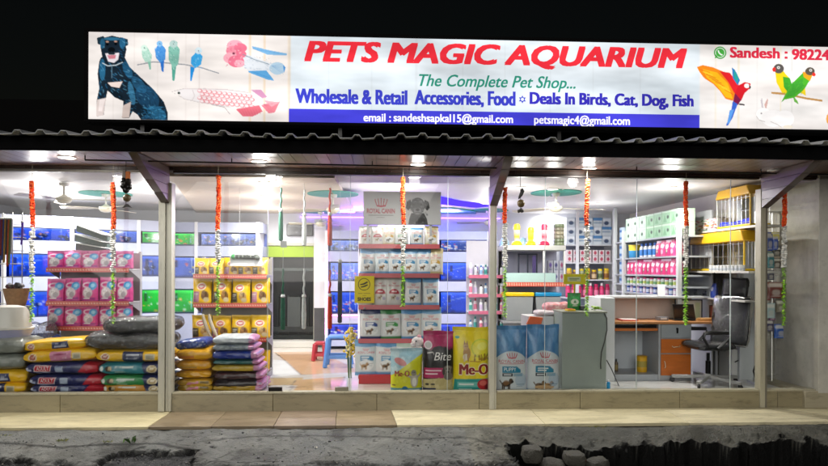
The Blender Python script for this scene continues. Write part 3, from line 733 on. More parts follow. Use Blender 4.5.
def guppy(c):
    c.poly(d2_([(325, 195), (415, 200), (455, 250), (420, 245), (330, 212)]), '#5a9ccc'); c.poly(d2_([(345, 85), (440, 105), (515, 118), (512, 126), (420, 125), (350, 98)]), '#79add4')
    c.poly(d2_([(290, 130), (330, 128), (430, 165), (500, 180), (500, 210), (460, 222), (420, 200), (330, 205), (290, 170)]), '#d5d9de'); c.ell(*d2_([(468, 190)])[0], 8, 6.2, '#aac3d4'); c.poly(d2_([(495, 172), (508, 185), (500, 212)]), '#3d86c6')
    for a, b, r in ((265, 85, 8), (255, 110, 7), (290, 95, 6.5), (245, 145, 7.5), (270, 160, 8), (295, 125, 5), (285, 170, 5)): c.ell(*d2_([(a, b)])[0], r, r * .75, rnd.choice(['#e58a9c', '#df7088', '#eba5b2']))
    for _ in range(60): c.ell(180 + rnd.uniform(220, 305) / 4.8, 28 + rnd.uniform(68, 185) / 4.8, 1.1, .5, rnd.choice(['#d85f7c', '#f1c3cb', '#dc7890']), rnd.random() * 3, .6)
    c.line(d2_([(300, 125), (360, 150), (430, 172)]), .8, '#7b8a96')
    for _ in range(60): c.ell(180 + rnd.uniform(310, 440) / 4.8, 28 + rnd.uniform(132, 200) / 4.8, .9, .35, rnd.choice(['#b3bcc6', '#e6e4e4', '#93a4b4']), .4, .6)
    for i in range(7): c.line(d2_([(440, 178), (500, 165 + i * 9)]), .35, '#7ea2c4', .7)
    for i in range(6): c.line(d2_([(350 + i * 20, 96 + i * 3), (375 + i * 20, 104 + i * 3)]), .4, '#4f8fc8', .7); c.line(d2_([(340 + i * 16, 205 + i * 5), (365 + i * 14, 214 + i * 5)]), .4, '#3a7fc0', .7)
    c.ell(*d2_([(258, 122)])[0], 1.3, 1.1, '#7c3a4e')
picture('guppy_picture', 222, 38, 290, 83, 340, guppy, 120)
def arowana(c):
    c.poly(d2_([(-15, 305), (20, 290), (90, 292), (200, 290), (330, 305), (400, 345), (395, 372), (330, 380), (240, 375), (100, 355), (20, 340)]), '#e2dcdb')
    for i in range(11):
        for j in range(4):
            a, b = 95 + i * 24 + (j % 2) * 12, 300 + j * 17 + i * 2.2
            c.ell(*d2_([(a, b)])[0], 2.5, 1.8, '#d87880'); c.ell(*d2_([(a - 2, b - 1)])[0], 1.8, 1.2, '#eadddd')
    c.poly(d2_([(265, 385), (380, 365), (398, 395), (350, 420), (300, 420)]), '#d56a78'); c.poly(d2_([(340, 292), (390, 290), (420, 325), (395, 332)]), '#c98fb0')
    c.poly(d2_([(390, 365), (480, 345), (455, 400), (425, 404)]), '#d97b88'); c.poly(d2_([(400, 340), (478, 350), (440, 372)]), '#e5a3ac'); c.line(d2_([(150, 365), (215, 378), (240, 412)]), .8, '#a9a0a2')
    c.line(d2_([(-40, 306), (-10, 322), (20, 340), (100, 356), (240, 376)]), .5, '#b5acac'); c.line(d2_([(20, 291), (120, 290), (220, 292), (330, 305)]), .5, '#b9a6a8'); c.line(d2_([(60, 296), (70, 325), (58, 346)]), .6, '#c2b8b6')
    for i in range(8): c.line(d2_([(280 + i * 14, 382), (300 + i * 13, 418)]), .3, '#c04f62', .7); c.line(d2_([(400, 360), (470 - i * 4, 348 + i * 7)]), .3, '#b95a70', .6)
    c.ell(*d2_([(-5, 312)])[0], 1.5, 1.3, '#3a4540'); c.line(d2_([(-40, 306), (-15, 300), (20, 291)]), .6, '#b9b1b0')
picture('arowana_picture', 172, 86, 282, 118, 480, arowana, 160)
def macaw(c):
    w = [(32, 140), (60, 130), (110, 140), (160, 160), (205, 200), (225, 250), (205, 300), (170, 290), (140, 250), (110, 220), (70, 195), (45, 165)]
    c.poly(d3_(w), '#e8821e'); c.poly(d3_([(60, 150), (130, 165), (180, 215), (205, 290), (170, 282), (130, 230), (80, 190)]), '#efb21f')
    for i in range(9): c.line(d3_([(45 + i * 15, 150 + i * 12), (95 + i * 14, 165 + i * 13)]), .5, rnd.choice(['#d8651a', '#f4cc3c', '#cf4f1c']))
    c.poly(d3_([(140, 158), (190, 165), (232, 215), (235, 262), (212, 262), (180, 205)]), '#d9262c')
    c.poly(d3_([(200, 138), (215, 150), (240, 200), (228, 225), (205, 190)]), '#2f78b8'); c.poly(d3_([(212, 150), (232, 190), (225, 215), (210, 185)]), '#2b9a90')
    c.poly(d3_([(232, 225), (262, 208), (292, 215), (285, 240), (262, 262), (245, 300), (225, 290), (215, 262)]), '#c9202a')
    c.poly(d3_([(215, 262), (245, 295), (230, 320), (205, 310)]), '#7c1f45'); c.poly(d3_([(205, 300), (228, 315), (205, 380), (182, 420), (172, 420), (195, 360)]), '#3a62c4'); c.poly(d3_([(190, 345), (212, 340), (190, 405), (178, 412)]), '#5d9ae0')
    c.ell(*d3_([(272, 226)])[0], 2.6, 2.2, '#efe7e2'); c.poly(d3_([(282, 222), (294, 230), (286, 245)]), '#26262a'); c.line(d3_([(235, 315), (262, 318)]), 1.6, '#4a4446')
picture('macaw_picture', 696, 64, 752, 126, 320, macaw, 110)
def lovebirds(c):
    c.line(d3_([(390, 264), (460, 268), (560, 288), (636, 298)]), 2.0, '#b98a50')
    c.poly(d3_([(408, 160), (440, 150), (475, 190), (490, 230), (470, 268), (440, 262), (415, 215)]), '#e2c81f'); c.poly(d3_([(445, 185), (478, 190), (492, 232), (470, 262), (450, 235)]), '#3f9c2f')
    c.poly(d3_([(490, 270), (515, 300), (522, 318), (500, 305)]), '#69a94a')
    c.poly(d3_([(540, 165), (580, 165), (575, 200), (545, 250), (500, 285), (455, 295), (435, 312), (460, 265), (490, 215)]), '#4aa62c'); c.poly(d3_([(540, 160), (592, 165), (575, 205), (545, 185)]), '#e09a22')
    c.poly(d3_([(490, 215), (540, 190), (545, 230), (500, 275), (460, 285)]), '#3b9433', .8)
    c.poly(d3_([(530, 262), (552, 238), (556, 275)]), '#e6c92a')
    c.ell(*d3_([(425, 147)])[0], 5.2, 4.8, '#5a5552'); c.ell(*d3_([(575, 157)])[0], 4.8, 4.0, '#5c5348'); c.ell(*d3_([(403, 152)])[0], 1.8, 2.4, '#d8332e'); c.ell(*d3_([(594, 172)])[0], 1.8, 1.9, '#d8332e')
    for a, b in ((424, 142), (578, 152)): c.ell(*d3_([(a, b)])[0], 1.4, 1.4, '#f2efe8'); c.ell(*d3_([(a, b)])[0], .7, .7, '#1b1b1b')
    for _ in range(40): c.ell(690 + rnd.uniform(450, 545) / 4.8, 38 + rnd.uniform(200, 280) / 4.8, .9, .3, rnd.choice(['#2f8426', '#62b63e']), -.7, .5)
picture('lovebird_picture', 770, 62, 824, 105, 320, lovebirds, 110)
def rabbit(c):
    c.poly(d3_([(345, 340), (338, 300), (345, 285), (352, 340)]), '#c4bcc0'); c.poly(d3_([(356, 320), (372, 286), (374, 300), (364, 345)]), '#cfa8a0')
    c.ell(*d3_([(352, 365)])[0], 7.5, 6.2, '#f4f1ee'); c.ell(*d3_([(400, 385)])[0], 12, 8.5, '#f0ecea'); c.ell(*d3_([(455, 385)])[0], 9.5, 8.5, '#f3efed'); c.ell(*d3_([(470, 425)])[0], 5, 1.8, '#e3d9c8')
    c.ell(*d3_([(342, 362)])[0], .8, .8, '#8d8488'); c.line(d3_([(318, 375), (330, 395), (360, 402)]), .6, '#b9b2ae'); c.line(d3_([(385, 400), (420, 415), (440, 428)]), .7, '#c6bfba')
picture('rabbit_picture', 755, 97, 795, 129, 250, rabbit, 80)
picture('orange_bird_picture', 825, 108, 846, 130, 120, lambda c: (c.ell(834, 119, 8, 8.5, '#e8a245'), c.ell(832, 114, 4, 4, '#f0bd6a')), 36)
def phone_icon(c):
    c.ell(720, 52.8, 6.2, 6.2, '#3f9a3c'); c.ell(720, 52.8, 5.0, 5.0, '#dfe9dc'); c.ell(720, 52.8, 4.3, 4.3, '#4aa845'); c.poly([(714.6, 58.6), (715.6, 54.5), (718, 57.4)], '#3f9a3c')
    c.line([(718, 50.4), (718.8, 52.8), (720.6, 54.6), (722.4, 55)], 1.3, '#f2f6f0')
picture('phone_icon', 713, 46, 727, 60, 120, phone_icon, 60)
# ================================================================== PACK ARTWORK
def C1(w=100, h=130, bg='#fff'): return Cv(0, 0, 1, 1, w, h, bg)
def crown(c, cx, cy, w, h, col):
    for i in range(5):
        a = (i - 2) / 2; c.line([(cx + a * w * .34, cy + h * .42), (cx + a * w * .5, cy - h * .30 + abs(a) * h * .12)], w * .07, col); c.ell(cx + a * w * .5, cy - h * .40 + abs(a) * h * .12, w * .05, h * .08, col)
    c.poly([(cx - w * .40, cy + h * .30), (cx, cy + h * .40), (cx + w * .40, cy + h * .30), (cx + w * .38, cy + h * .48), (cx, cy + h * .58), (cx - w * .38, cy + h * .48)], col)
def doggy(c, cx, cy, s, col, col2, sy=1.):
    c.ell(cx, cy, s * .9, s * .42 * sy, col); c.ell(cx + s * .95, cy - s * .45 * sy, s * .42, s * .42 * sy, col); c.ell(cx + s * 1.25, cy - s * .36 * sy, s * .24, s * .2 * sy, col2)
    for k in (-.7, -.4, .45, .7): c.rect(cx + s * k - s * .12, cy, cx + s * k + s * .12, cy + s * .9 * sy, col)
    c.ell(cx + s * .3, cy + s * .1 * sy, s * .4, s * .25 * sy, col2); c.line([(cx - s * .85, cy - s * .1 * sy), (cx - s * 1.25, cy - s * .6 * sy)], s * .14, col)
def art_pinkcat():
    c = C1(90, 126, '#d24a92')
    c.rect(0, 0, 1, .12, '#e27cb2'); c.dabs(40, 0, 0, 1, 1, .05, ['#b02c74', '#d85a9c'], .4)
    c.ell(.42, .30, .34, .12, '#e9d3e2'); c.ell(.44, .30, .25, .07, '#c2387f'); c.ell(.72, .33, .24, .18, '#3d92cf'); c.ell(.74, .31, .13, .08, '#8ec9ea')
    c.ell(.46, .62, .30, .22, '#d9cdd6'); c.ell(.38, .58, .14, .14, '#f0eaee'); c.poly([(.28, .50), (.30, .40), (.38, .48)], '#cfc4cc'); c.poly([(.42, .48), (.50, .40), (.50, .52)], '#cfc4cc'); c.ell(.55, .70, .16, .12, '#a9a0ab')
    c.ell(.34, .57, .02, .018, '#3a3038'); c.ell(.43, .57, .02, .018, '#3a3038'); c.rect(.1, .82, .9, .90, '#8e2a86'); c.rect(.2, .84, .6, .87, '#eee')
    c.rect(0, .95, 1, 1, '#9c2b72'); return c
def art_yellowdog(v=0):
    c = C1(90, 126, '#f4c416'); c.dabs(40, 0, 0, 1, 1, .06, ['#f8d038', '#ecb60c'], .5); c.rect(0, 0, 1, .05, '#f7d259')
    c.ell(.46, .35, .24, .135, '#f6efe2'); c.ell(.46, .35, .19, .10, '#cf2f2a'); c.ell(.46, .345, .14, .045, '#f1dfd8'); c.ell(.46, .37, .05, .03, '#f1dfd8')
    c.rect(.02, .55, .36, .95, ['#3a3733', '#b87a9e', '#46423c'][v]); c.rect(.06, .62, .30, .66, '#d8d2c4'); c.rect(.06, .70, .26, .72, '#b9b3a6'); c.rect(.06, .78, .28, .80, '#b9b3a6')
    c.ell(.66, .70, .20, .17, ['#9a6b3c', '#7a5a3e', '#c49a5e'][v]); c.ell(.60, .60, .12, .10, ['#b8864e', '#94704c', '#d8b47c'][v]); c.ell(.70, .63, .05, .09, '#5b3d24'); c.ell(.72, .84, .15, .09, '#d9c7a0')
    c.ell(.57, .585, .014, .012, '#201812'); c.ell(.63, .585, .014, .012, '#201812'); c.ell(.6, .63, .025, .016, '#201812')
    c.rect(0, .94, 1, 1, '#b98a1a'); return c
def art_crownpack(top, flag, bottom, body='#d9dbdc', dogc=('#7a5b3c', '#2b2521'), cat=False):
    c = C1(96, 130, body); c.rect(0, 0, 1, .16, top); c.poly([(0, .16), (1, .16), (1, .20), (.5, .235), (0, .20)], top); c.rect(0, 0, 1, .03, '#e6e8e8', .5)
    crown(c, .5, .285, .26, .07, '#c5283a'); c.text('ROYAL CANIN', .14, .345, .86, .40, '#c5283a', 0, .015)
    c.poly([(.24, .46), (.70, .46), (.82, .52), (.82, .60), (.24, .60)], flag); c.rect(.28, .49, .62, .52, '#f2f2f2'); c.rect(.28, .55, .55, .57, '#f2f2f2', .8)
    c.ell(.5, .72, .33, .15, '#e9ebec')
    doggy(c, .40, .74, .15, dogc[0], dogc[1], .75)
    c.rect(.62, .66, .80, .68, '#9aa3a8'); c.rect(.62, .72, .76, .735, '#9aa3a8'); c.rect(0, .90, 1, 1, bottom); return c
def art_white_red():
    c = C1(96, 130, '#d6d4d0'); c.rect(0, 0, 1, .1, '#c9c8c5'); crown(c, .5, .23, .24, .07, '#b3283a'); c.text('ROYAL CANIN', .16, .30, .84, .35, '#b3283a', 0, .03)
    c.ell(.5, .58, .32, .15, '#a8283a'); c.rect(.1, .60, .9, .78, '#d6d4d0'); c.rect(.34, .50, .66, .54, '#f0dede'); doggy(c, .42, .72, .13, '#b9a58e', '#6e5b49', .75); c.ell(.72, .75, .1, .06, '#8e7fae', 0, .6); c.rect(0, .93, 1, 1, '#bdbbb7'); return c
def art_big_crown(v):
    c = C1(270, 390, '#4a7fae'); c.dabs(60, 0, 0, 1, .4, .07, ['#3f73a3', '#5a90bd', '#6a9cc6'], .45)
    c.ell(.5, .80, .68, .42, '#c8d2d6'); c.rect(0, .80, 1, 1, '#c8d2d6'); c.ell(.5, .78, .58, .35, '#d3dadc', 0, .7)
    crown(c, .52, .445, .30, .085, '#c02c40'); c.rect(.14, .567, .90, .574, '#c02c40')
    c.poly([(.22, .61), (.66, .61), (.78, .66), (.78, .71), (.22, .71)], '#1f7f9f'); c.rect(.22, .715, .55, .765, '#23303c'); c.rect(.57, .715, .84, .765, '#8fa9b6')
    if v: c.rect(.28, .635, .62, .655, '#e8eef0'); c.rect(.28, .67, .56, .69, '#e8eef0')
    c.rect(.26, .73, .50, .75, '#d7dde0')
    if v == 0: doggy(c, .34, .88, .16, '#4b3a2a', '#17130f', .62); c.ell(.34, .86, .1, .04, '#8a6238', 0, .7)
    else:
        doggy(c, .34, .90, .14, '#6e5a44', '#2a211a', .55); doggy(c, .60, .90, .13, '#b08a5a', '#5c452c', .55); c.ell(.5, .93, .3, .03, '#caa77a')
    c.ell(.80, .82, .18, .10, '#6f9fc4', 0, .35); c.rect(.66, .88, .90, .89, '#7f95a3'); c.rect(.66, .91, .84, .918, '#7f95a3'); c.rect(0, .965, 1, 1, '#5a8db5'); return c
def art_meo_big():
    c = C1(270, 390, '#ecd412'); c.dabs(60, 0, 0, 1, 1, .08, ['#ead828', '#d6bd08', '#f0e04a'], .35)
    c.ell(.12, .16, .06, .022, '#3aa08f'); c.ell(.75, .32, .27, .145, '#c8cf2a'); c.ell(.75, .32, .235, .125, '#e9dd30'); c.ell(.78, .29, .13, .06, '#f2ec6a')
    c.dabs(22, .55, .40, .95, .52, .02, ['#8a6a1a', '#a57f22'], .9)
    c.ell(.36, .40, .10, .10, '#b5894e'); c.ell(.34, .30, .075, .055, '#c7a06a'); c.ell(.33, .46, .08, .05, '#e9ddc6'); c.poly([(.28, .27), (.30, .20), (.34, .26)], '#9c7040'); c.poly([(.35, .26), (.39, .20), (.40, .28)], '#9c7040')
    c.line([(.30, .42), (.29, .53)], .04, '#d9c3a0'); c.line([(.38, .42), (.40, .53)], .04, '#b5894e'); c.ell(.32, .295, .012, .008, '#2a2018'); c.ell(.37, .295, .012, .008, '#2a2018')
    c.rect(.44, .515, .74, .53, '#b98a10')
    [c.text('Me-O', .15 + k_ * .012, .555 + dy_, .905 + k_ * .012, .735 + dy_, '#f4e8c8', 0, .0) for k_ in range(6) for dy_ in (-.006, .006)]
    c.poly([(.04, .80), (.96, .79), (.99, .99), (.02, .99)], '#2f9a92'); c.rect(.12, .84, .66, .92, '#6fc2b6'); c.rect(.16, .865, .55, .89, '#e8f2ec'); c.rect(.16, .945, .5, .96, '#d4ebe5')
    c.ell(.84, .88, .20, .085, '#b4262c'); c.ell(.80, .86, .1, .04, '#d8695e'); c.ell(.92, .92, .08, .04, '#7a1a20'); return c
def art_meo_small():
    c = C1(270, 270, '#9fc3cf'); c.dabs(30, 0, 0, 1, .5, .09, ['#b9d6de', '#86b3c2', '#cfe3e6'], .5)
    c.poly([(0, .62), (.3, .47), (.62, .30), (1, .12), (1, 1), (0, 1)], '#d2d21c'); c.dabs(25, 0, .5, 1, .9, .07, ['#dfdf3c', '#c2c210'], .35)
    c.ell(.30, .30, .2, .08, '#c84a3a', .3, .8)
    c.ell(.74, .72, .12, .17, '#b9b4aa'); c.ell(.72, .55, .09, .07, '#8c867c'); c.line([(.66, .66), (.52, .60)], .05, '#a8a298'); c.line([(.82, .66), (.94, .58)], .05, '#a8a298'); c.ell(.74, .76, .07, .1, '#e9e6df'); c.ell(.70, .54, .015, .012, '#222'); c.ell(.75, .54, .015, .012, '#222')
    c.rect(0, .90, 1, 1, '#4f93a8'); c.ell(.45, .91, .09, .05, '#2b6f9a'); c.rect(.58, .93, .9, .95, '#e3edf0'); c.ell(.1, .83, .06, .02, '#7c6b1a'); return c
def art_bite():
    c = C1(270, 390, '#141214'); c.poly([(0, 0), (1, 0), (1, .25), (.5, .245), (.30, .27), (0, .27)], '#b01f5c'); c.dabs(30, 0, 0, 1, .24, .08, ['#c23470', '#9c174c'], .4)
    c.line([(.12, .36), (.30, .345), (.34, .385)], .018, '#cfcac6')
    c.ell(.15, .23, .13, .068, '#e6d5da'); c.ell(.15, .23, .10, .05, '#b5b0ae')
    c.rect(.02, .60, .66, .77, '#b32660'); c.rect(.06, .635, .58, .655, '#f0d7e0'); c.rect(.06, .69, .46, .71, '#f0d7e0')
    c.poly([(.0, .79), (.66, .77), (1, .76), (1, 1), (0, 1)], '#cfc08a'); c.dabs(30, .1, .8, 1, .98, .05, ['#bfae74', '#dccf9e'], .6)
    c.ell(.80, .64, .17, .085, '#6c665f'); c.ell(.80, .63, .12, .07, '#8d867d'); c.ell(.66, .66, .05, .06, '#403c38'); c.ell(.94, .66, .05, .06, '#403c38'); c.ell(.80, .67, .05, .025, '#1a1816'); c.ell(.75, .615, .02, .012, '#111'); c.ell(.85, .615, .02, .012, '#111'); c.ell(.82, .74, .16, .06, '#77706a')
    c.rect(.0, .93, .4, 1, '#2a3560'); c.ell(.12, .87, .06, .018, '#3a342a'); c.ell(.3, .87, .08, .014, '#3a342a'); return c
def sk(): return Cv(0, 0, 1, 1, 330, 90, '#f2be14')
def art_sack_yellow(v):
    c = sk(); c.dabs(60, 0, 0, 1, 1, .05, ['#f6cc34', '#e8b010'], .4); c.ell(.14, .52, .06, .27, '#f4ead8'); c.ell(.14, .52, .045, .2, '#b3421f'); c.rect(.115, .45, .165, .52, '#f2ddd0')
    if v == 0: c.poly([(.47, .25), (.72, .2), (.74, .8), (.46, .85)], '#1f2c5c'); c.rect(.52, .36, .68, .48, '#dfe3ee'); c.rect(.5, .6, .7, .68, '#c9cfe0')
    if v == 1: c.rect(.38, .15, .66, .88, '#d688a8'); c.rect(.43, .3, .6, .44, '#a23c66'); c.rect(.43, .58, .6, .66, '#f4dfe6'); c.rect(.68, .32, .79, .75, '#d9d3b8'); c.rect(.69, .38, .78, .7, '#6b6550', .5)
    if v == 2: c.rect(.38, .1, .66, .95, '#1d2850'); c.rect(.43, .32, .61, .46, '#dfe3ee'); c.rect(.43, .6, .58, .68, '#c9cfe0'); c.rect(.69, .3, .82, .8, '#cfc6a4'); c.rect(.7, .38, .8, .72, '#5c5643', .6)
    return c
def art_sack_adult():
    c = sk(); c.rect(0, 0, 1, 1, '#1c2358'); c.dabs(60, 0, 0, 1, 1, .05, ['#252d6a', '#151b46'], .4); c.poly([(.70, 1), (.82, 0), (1, 0), (1, 1)], '#b81f33'); c.poly([(.80, .3), (1, .2), (1, .35), (.79, .45)], '#cf3a4a', .5)
    c.poly([(.14, .22), (.37, .22), (.35, .74), (.12, .74)], '#e8d9dc'); c.poly([(.15, .27), (.36, .27), (.342, .69), (.132, .69)], '#c5213a'); pass
    c.ell(.03, .6, .025, .16, '#dfe3ee'); c.rect(.0, .55, .09, .72, '#aeb7d6'); c.rect(.42, .28, .52, .74, '#aab8d0'); c.rect(.43, .34, .51, .44, '#3e558c'); c.rect(.57, .36, .66, .44, '#5561a0'); c.rect(.15, .8, .34, .87, '#8f9ac4'); return c
def art_sack_big(col, col2):
    c = sk(); c.rect(0, 0, 1, 1, col); c.dabs(50, 0, 0, 1, 1, .05, [col2], .4); c.poly([(.60, 0), (1, 0), (1, 1), (.66, 1)], '#202a58'); c.ell(.76, .52, .075, .3, '#e0d3b0'); c.ell(.76, .52, .055, .22, '#b79a62'); c.ell(.76, .5, .03, .1, '#efe6d0')
    c.rect(.90, .2, .99, .6, '#e3e5ea'); c.ell(.05, .5, .025, .2, '#eef2ee'); c.ell(.15, .5, .055, .22, '#3b2f20'); c.ell(.17, .45, .03, .15, '#c9b48c'); c.rect(.24, .32, .50, .42, '#dfe9e2'); c.rect(.24, .52, .46, .6, '#dfe9e2', .8); c.rect(.24, .7, .40, .76, '#dfe9e2', .6); return c

# ================================================================== BAG AND SACK THINGS
def mesh_of(mb, name, mat='film'):
    me = mb.mesh(name); me.materials.append(MATS[mat]); return me
def bag(name, w, h, d, cv, loc, label, cat='bag', group=None, rotz=0., seed=1, nu=30, nv=40, full=.35, wr=.05, tilt=0., text=()):
    o = inst(name, mesh_of(bag_mb(w, h, d, cv, nu, nv, seed, wr, full, text), name), 'film', loc, label, cat, group, (tilt, 0, rotz)); return o
# ---- gondola racks
def gondola(name, label, x0, x1, yfr, ybk, ztop, zbot, shelves, strip='#b3382c', back='#8d8d90', side=True, base=None, stripart=True):
    t = thing(name, label, 'shelf rack', ((x0 + x1) / 2, (yfr + ybk) / 2, 0))
    part('back_panel', MB(back).box(x0, x1, ybk - .02, ybk, .0, ztop), 'paint', t, bev=.003)
    for xx in (x0, x1 - .03): part('upright', MB('#a9a9ab').box(xx, xx + .03, ybk + .002, ybk + .05, 0, ztop + .02), 'paint', t)
    for z in shelves:
        s = part('shelf', MB('#a6a6a8').box(x0, x1, yfr + .006, ybk - .022, z - .022, z), 'paint', t, bev=.003)
        if side:
            for xx in (x0 - .004, x1 + .002):
                part('bracket', MB('#9a9a9c').prism([(yfr + .02, z - .024), (ybk - .03, z - .024), (ybk - .03, z - .14), (yfr + .12, z - .06)], 'x', xx, xx + .002), 'paint', s)
        hh = .058
        c = Cv(0, 0, 1, 1, 360, 12, strip)
        if stripart:
            for i in range(30): c.rect((i + .2) / 30, .42, (i + .75) / 30, .62, '#e7c2a4')
        part('price_strip', flat_art(c, 120, 5, (x0, yfr, z + .012), (x1, yfr, z + .012), (x0, yfr - .006, z + .012 - hh), k=1), 'plastic', s)
    if base: part('base', MB(base[0]).box(x0 + .01, x1 - .01, yfr + .03, ybk - .03, .0, base[1]), 'paint', t, bev=.004)
    return t

# ---- pink cat food rack (left)
Yp = 1.0
xa, xb = X(46, Yp), X(129, Yp)
zs = [Z(268.6, Yp, 88) - .0, Z(302, Yp, 88), Z(327, Yp, 88)]
gondola('shelf_rack', 'grey shelf rack with red price strips holding pink cat food bags', xa, xb, Yp, Yp + .36, Z(252, Yp, 88), 0, zs + [.12])
pk = [mesh_of(bag_mb(.228, .29, .10, art_pinkcat(), 22, 28, 31 + i, .09), 'cat_food_bag') for i in range(3)]
RN = ['top', 'middle', 'bottom']
for r, z in enumerate(zs):
    hsc = [.80, 1.05, .95][r]
    for i in range(5):
        inst('cat_food_bag', pk[(i + r) % 3], 'film', (xa + .085 + i * (xb - xa - .12) / 4.25, Yp + .075 + rnd.uniform(0, .02), z), f'pink cat food bag, {ORD[i]} from left on the {RN[r]} shelf of the pink rack', 'bag', 'pink cat food bags on the rack', (rnd.uniform(-.05, .03), rnd.uniform(-.03, .03), rnd.uniform(-.16, .16)), (rnd.uniform(.97, 1.04), 1, hsc * rnd.uniform(.97, 1.07)))
        if r < 2 and i in (0, 2, 4):
            pass
# ---- dark green trays with pale rims leaning above the pink rack
for i, (p0, p1) in enumerate((((79, 247.5), (109.5, 251.5)), ((79, 238.5), (110, 246)), ((79.5, 228.5), (110.5, 239)))):
    a = W(*p0, 1.25); b = W(*p1, 1.25)
    t = thing('tray', ['lowest of three dark green trays fanned above the pink rack', 'middle dark green tray fanned above the pink rack', 'topmost dark green tray, tilted most, above the pink rack'][i], 'tray', ((a[0] + b[0]) / 2, 1.25, a[2]), 'dark green trays')
    part('panel', MB('#2b3f38').prism([(a[0], a[2] - .045), (b[0], b[2] - .035), (b[0], b[2] + .03), (a[0], a[2] + .05)], 'y', 1.16, 1.34), 'card', t, bev=.006)
    part('rim', MB('#d9dad6').bar((a[0] - .01, 1.17, a[2] + .062), (b[0] + .01, 1.17, b[2] + .044), .36, .008, up=(0, 0, 1)), 'plastic', t, bev=.003)

# ---- stacked sacks on the left, behind the glass
YK = .42
def sack(px0_, px1_, pyt, pyb, art, label, seed, name='food_sack', Y=YK, dep=.5, rot=0., tilt=0., group='stacked food sacks', cat='sack', text=()):
    yfr = Y - dep / 2
    x0, x1 = X(px0_, yfr + .04, 360), X(px1_, yfr + .04, 360); z0, z1 = Z(pyb, yfr + .04, (px0_ + px1_) / 2), Z(pyt, yfr + .04, (px0_ + px1_) / 2)
    return inst(name, mesh_of(sack_mb(x1 - x0, dep, max(.03, z1 - z0), art, 110, 44, seed, .06, text), name), 'film', ((x0 + x1) / 2, Y, max(0, z0)), label, cat, group, (0, tilt, rot))
AD = [('ADULT', .165, .33, .335, .63, '#f4eef0', 0, .0)]
sack(31, 105.5, 386, 396.5, art_sack_adult(), 'navy and red dog food sack at the bottom of the left sack pile', 1, text=AD)
sack(30, 104, 374, 386.3, art_sack_adult(), 'navy and red dog food sack in the left pile, second from the floor', 2, rot=.02, text=AD)
sack(26, 100, 362, 374.5, art_sack_adult(), 'navy and red dog food sack uppermost of the three navy ones', 3, rot=-.01, text=AD)
sack(24, 98, 349, 362.5, art_sack_yellow(1), 'yellow dog food sack with pink panel above the navy sacks', 4, tilt=-.05)
sack(24, 88, 339, 350.5, art_sack_yellow(0), 'yellow dog food sack with navy panel on top of the left pile', 5, tilt=-.07, dep=.42)
sack(103, 171, 386, 396.5, art_sack_big('#cf8f2c', '#dba23e'), 'orange and navy sack at the bottom of the pile beside the post', 6)
sack(101, 170, 374.5, 386.5, art_sack_big('#2f8a4a', '#389a58'), 'green and navy sack in the pile beside the post', 7)
sack(99, 170, 362, 374.8, art_sack_big('#2a7f8f', '#35909f'), 'teal and navy sack in the pile beside the post', 8)
sack(96, 169, 350, 362.3, art_sack_yellow(2), 'yellow sack with navy panel under the black plastic bundles', 9)
def bundle(px0_, px1_, pyt, pyb, label, seed, Y):
    x0, x1 = X(px0_, Y - .2, 335), X(px1_, Y - .2, 335); z0, z1 = Z(pyb, Y - .2, 130), Z(pyt, Y - .2, 130)
    t = thing('plastic_bundle', label, 'bundle', ((x0 + x1) / 2, Y, z0), 'black plastic bundles')
    c = Cv(0, 0, 1, 1, 200, 60, '#23272a'); c.dabs(90, 0, 0, 1, 1, .05, ['#1a1d1f', '#2f3437', '#3c4245'], .5)
    part('stack', sack_mb(x1 - x0, .42, z1 - z0, c, 60, 36, seed, .16), 'film', t, world=False)
    wv = sack_mb((x1 - x0) * 1.05, .46, (z1 - z0) * 1.10, c, 70, 40, seed + 7, .34); 
    part('wrapping', wv, 'crinkle_wrap', t, world=False)
bundle(86, 168, 333.5, 350.2, 'lower clear wrapped black plastic bundle on the pile beside the post', 12, .44)
bundle(104, 172, 319, 334.5, 'upper clear wrapped black plastic bundle, topmost by the post', 13, .46)
# far-left column: yellow sacks, grey sacks, litter tray
sack(-34, 27.5, 383.5, 396, art_sack_yellow(2), 'yellow sack on the floor at the far left edge', 14)
sack(-34, 28.5, 369.5, 384, art_sack_yellow(0), 'upper yellow sack at the far left edge under the grey sacks', 15)
cg = Cv(0, 0, 1, 1, 240, 60, '#8d9188'); cg.dabs(80, 0, 0, 1, 1, .05, ['#9da198', '#7b8078', '#aeb2aa'], .5); cg.rect(.55, .2, .85, .4, '#5d625c', .6); cg.rect(.6, .5, .8, .6, '#5d625c', .5)
cg2 = Cv(0, 0, 1, 1, 240, 60, '#7f847c'); cg2.dabs(80, 0, 0, 1, 1, .05, ['#8d918a', '#6c7069'], .5)
sack(-34, 26, 354, 370, cg2, 'lower grey sack in plastic at the far left under the white litter tray', 16)
sack(-34, 24.5, 338.5, 354.5, cg, 'upper grey sack in plastic carrying the white litter tray', 17)
xa_, xb_ = X(-28, .3, 330), X(25.5, .3, 330); xm = (xa_ + xb_) / 2; rx = (xb_ - xa_) / 2; zt0 = Z(338.3, .3, 10)
lt = thing('litter_tray', 'white covered litter tray with lavender base on the grey sacks', 'litter tray', (xm, .45, zt0))
hz = Z(306, .3, 10) - zt0
part('base', MB('#a9aacb').lathe([(rx * .82, 0), (rx * .97, hz * .22), (rx * .99, hz * .25)], (xm, .45, zt0), 32, sy=.62), 'plastic', lt)
part('lid', MB('#dcd8cf').lathe([(rx * 1.0, hz * .255), (rx * 1.0, hz * .30), (rx * .92, hz * .33), (rx * .80, hz * .80), (rx * .68, hz * .95), (rx * .4, hz), (.01, hz * 1.0)], (xm, .45, zt0), 32, sy=.62), 'plastic', lt)
c = Cv(0, 0, 1, 1, 100, 60, '#b5b8ba'); 
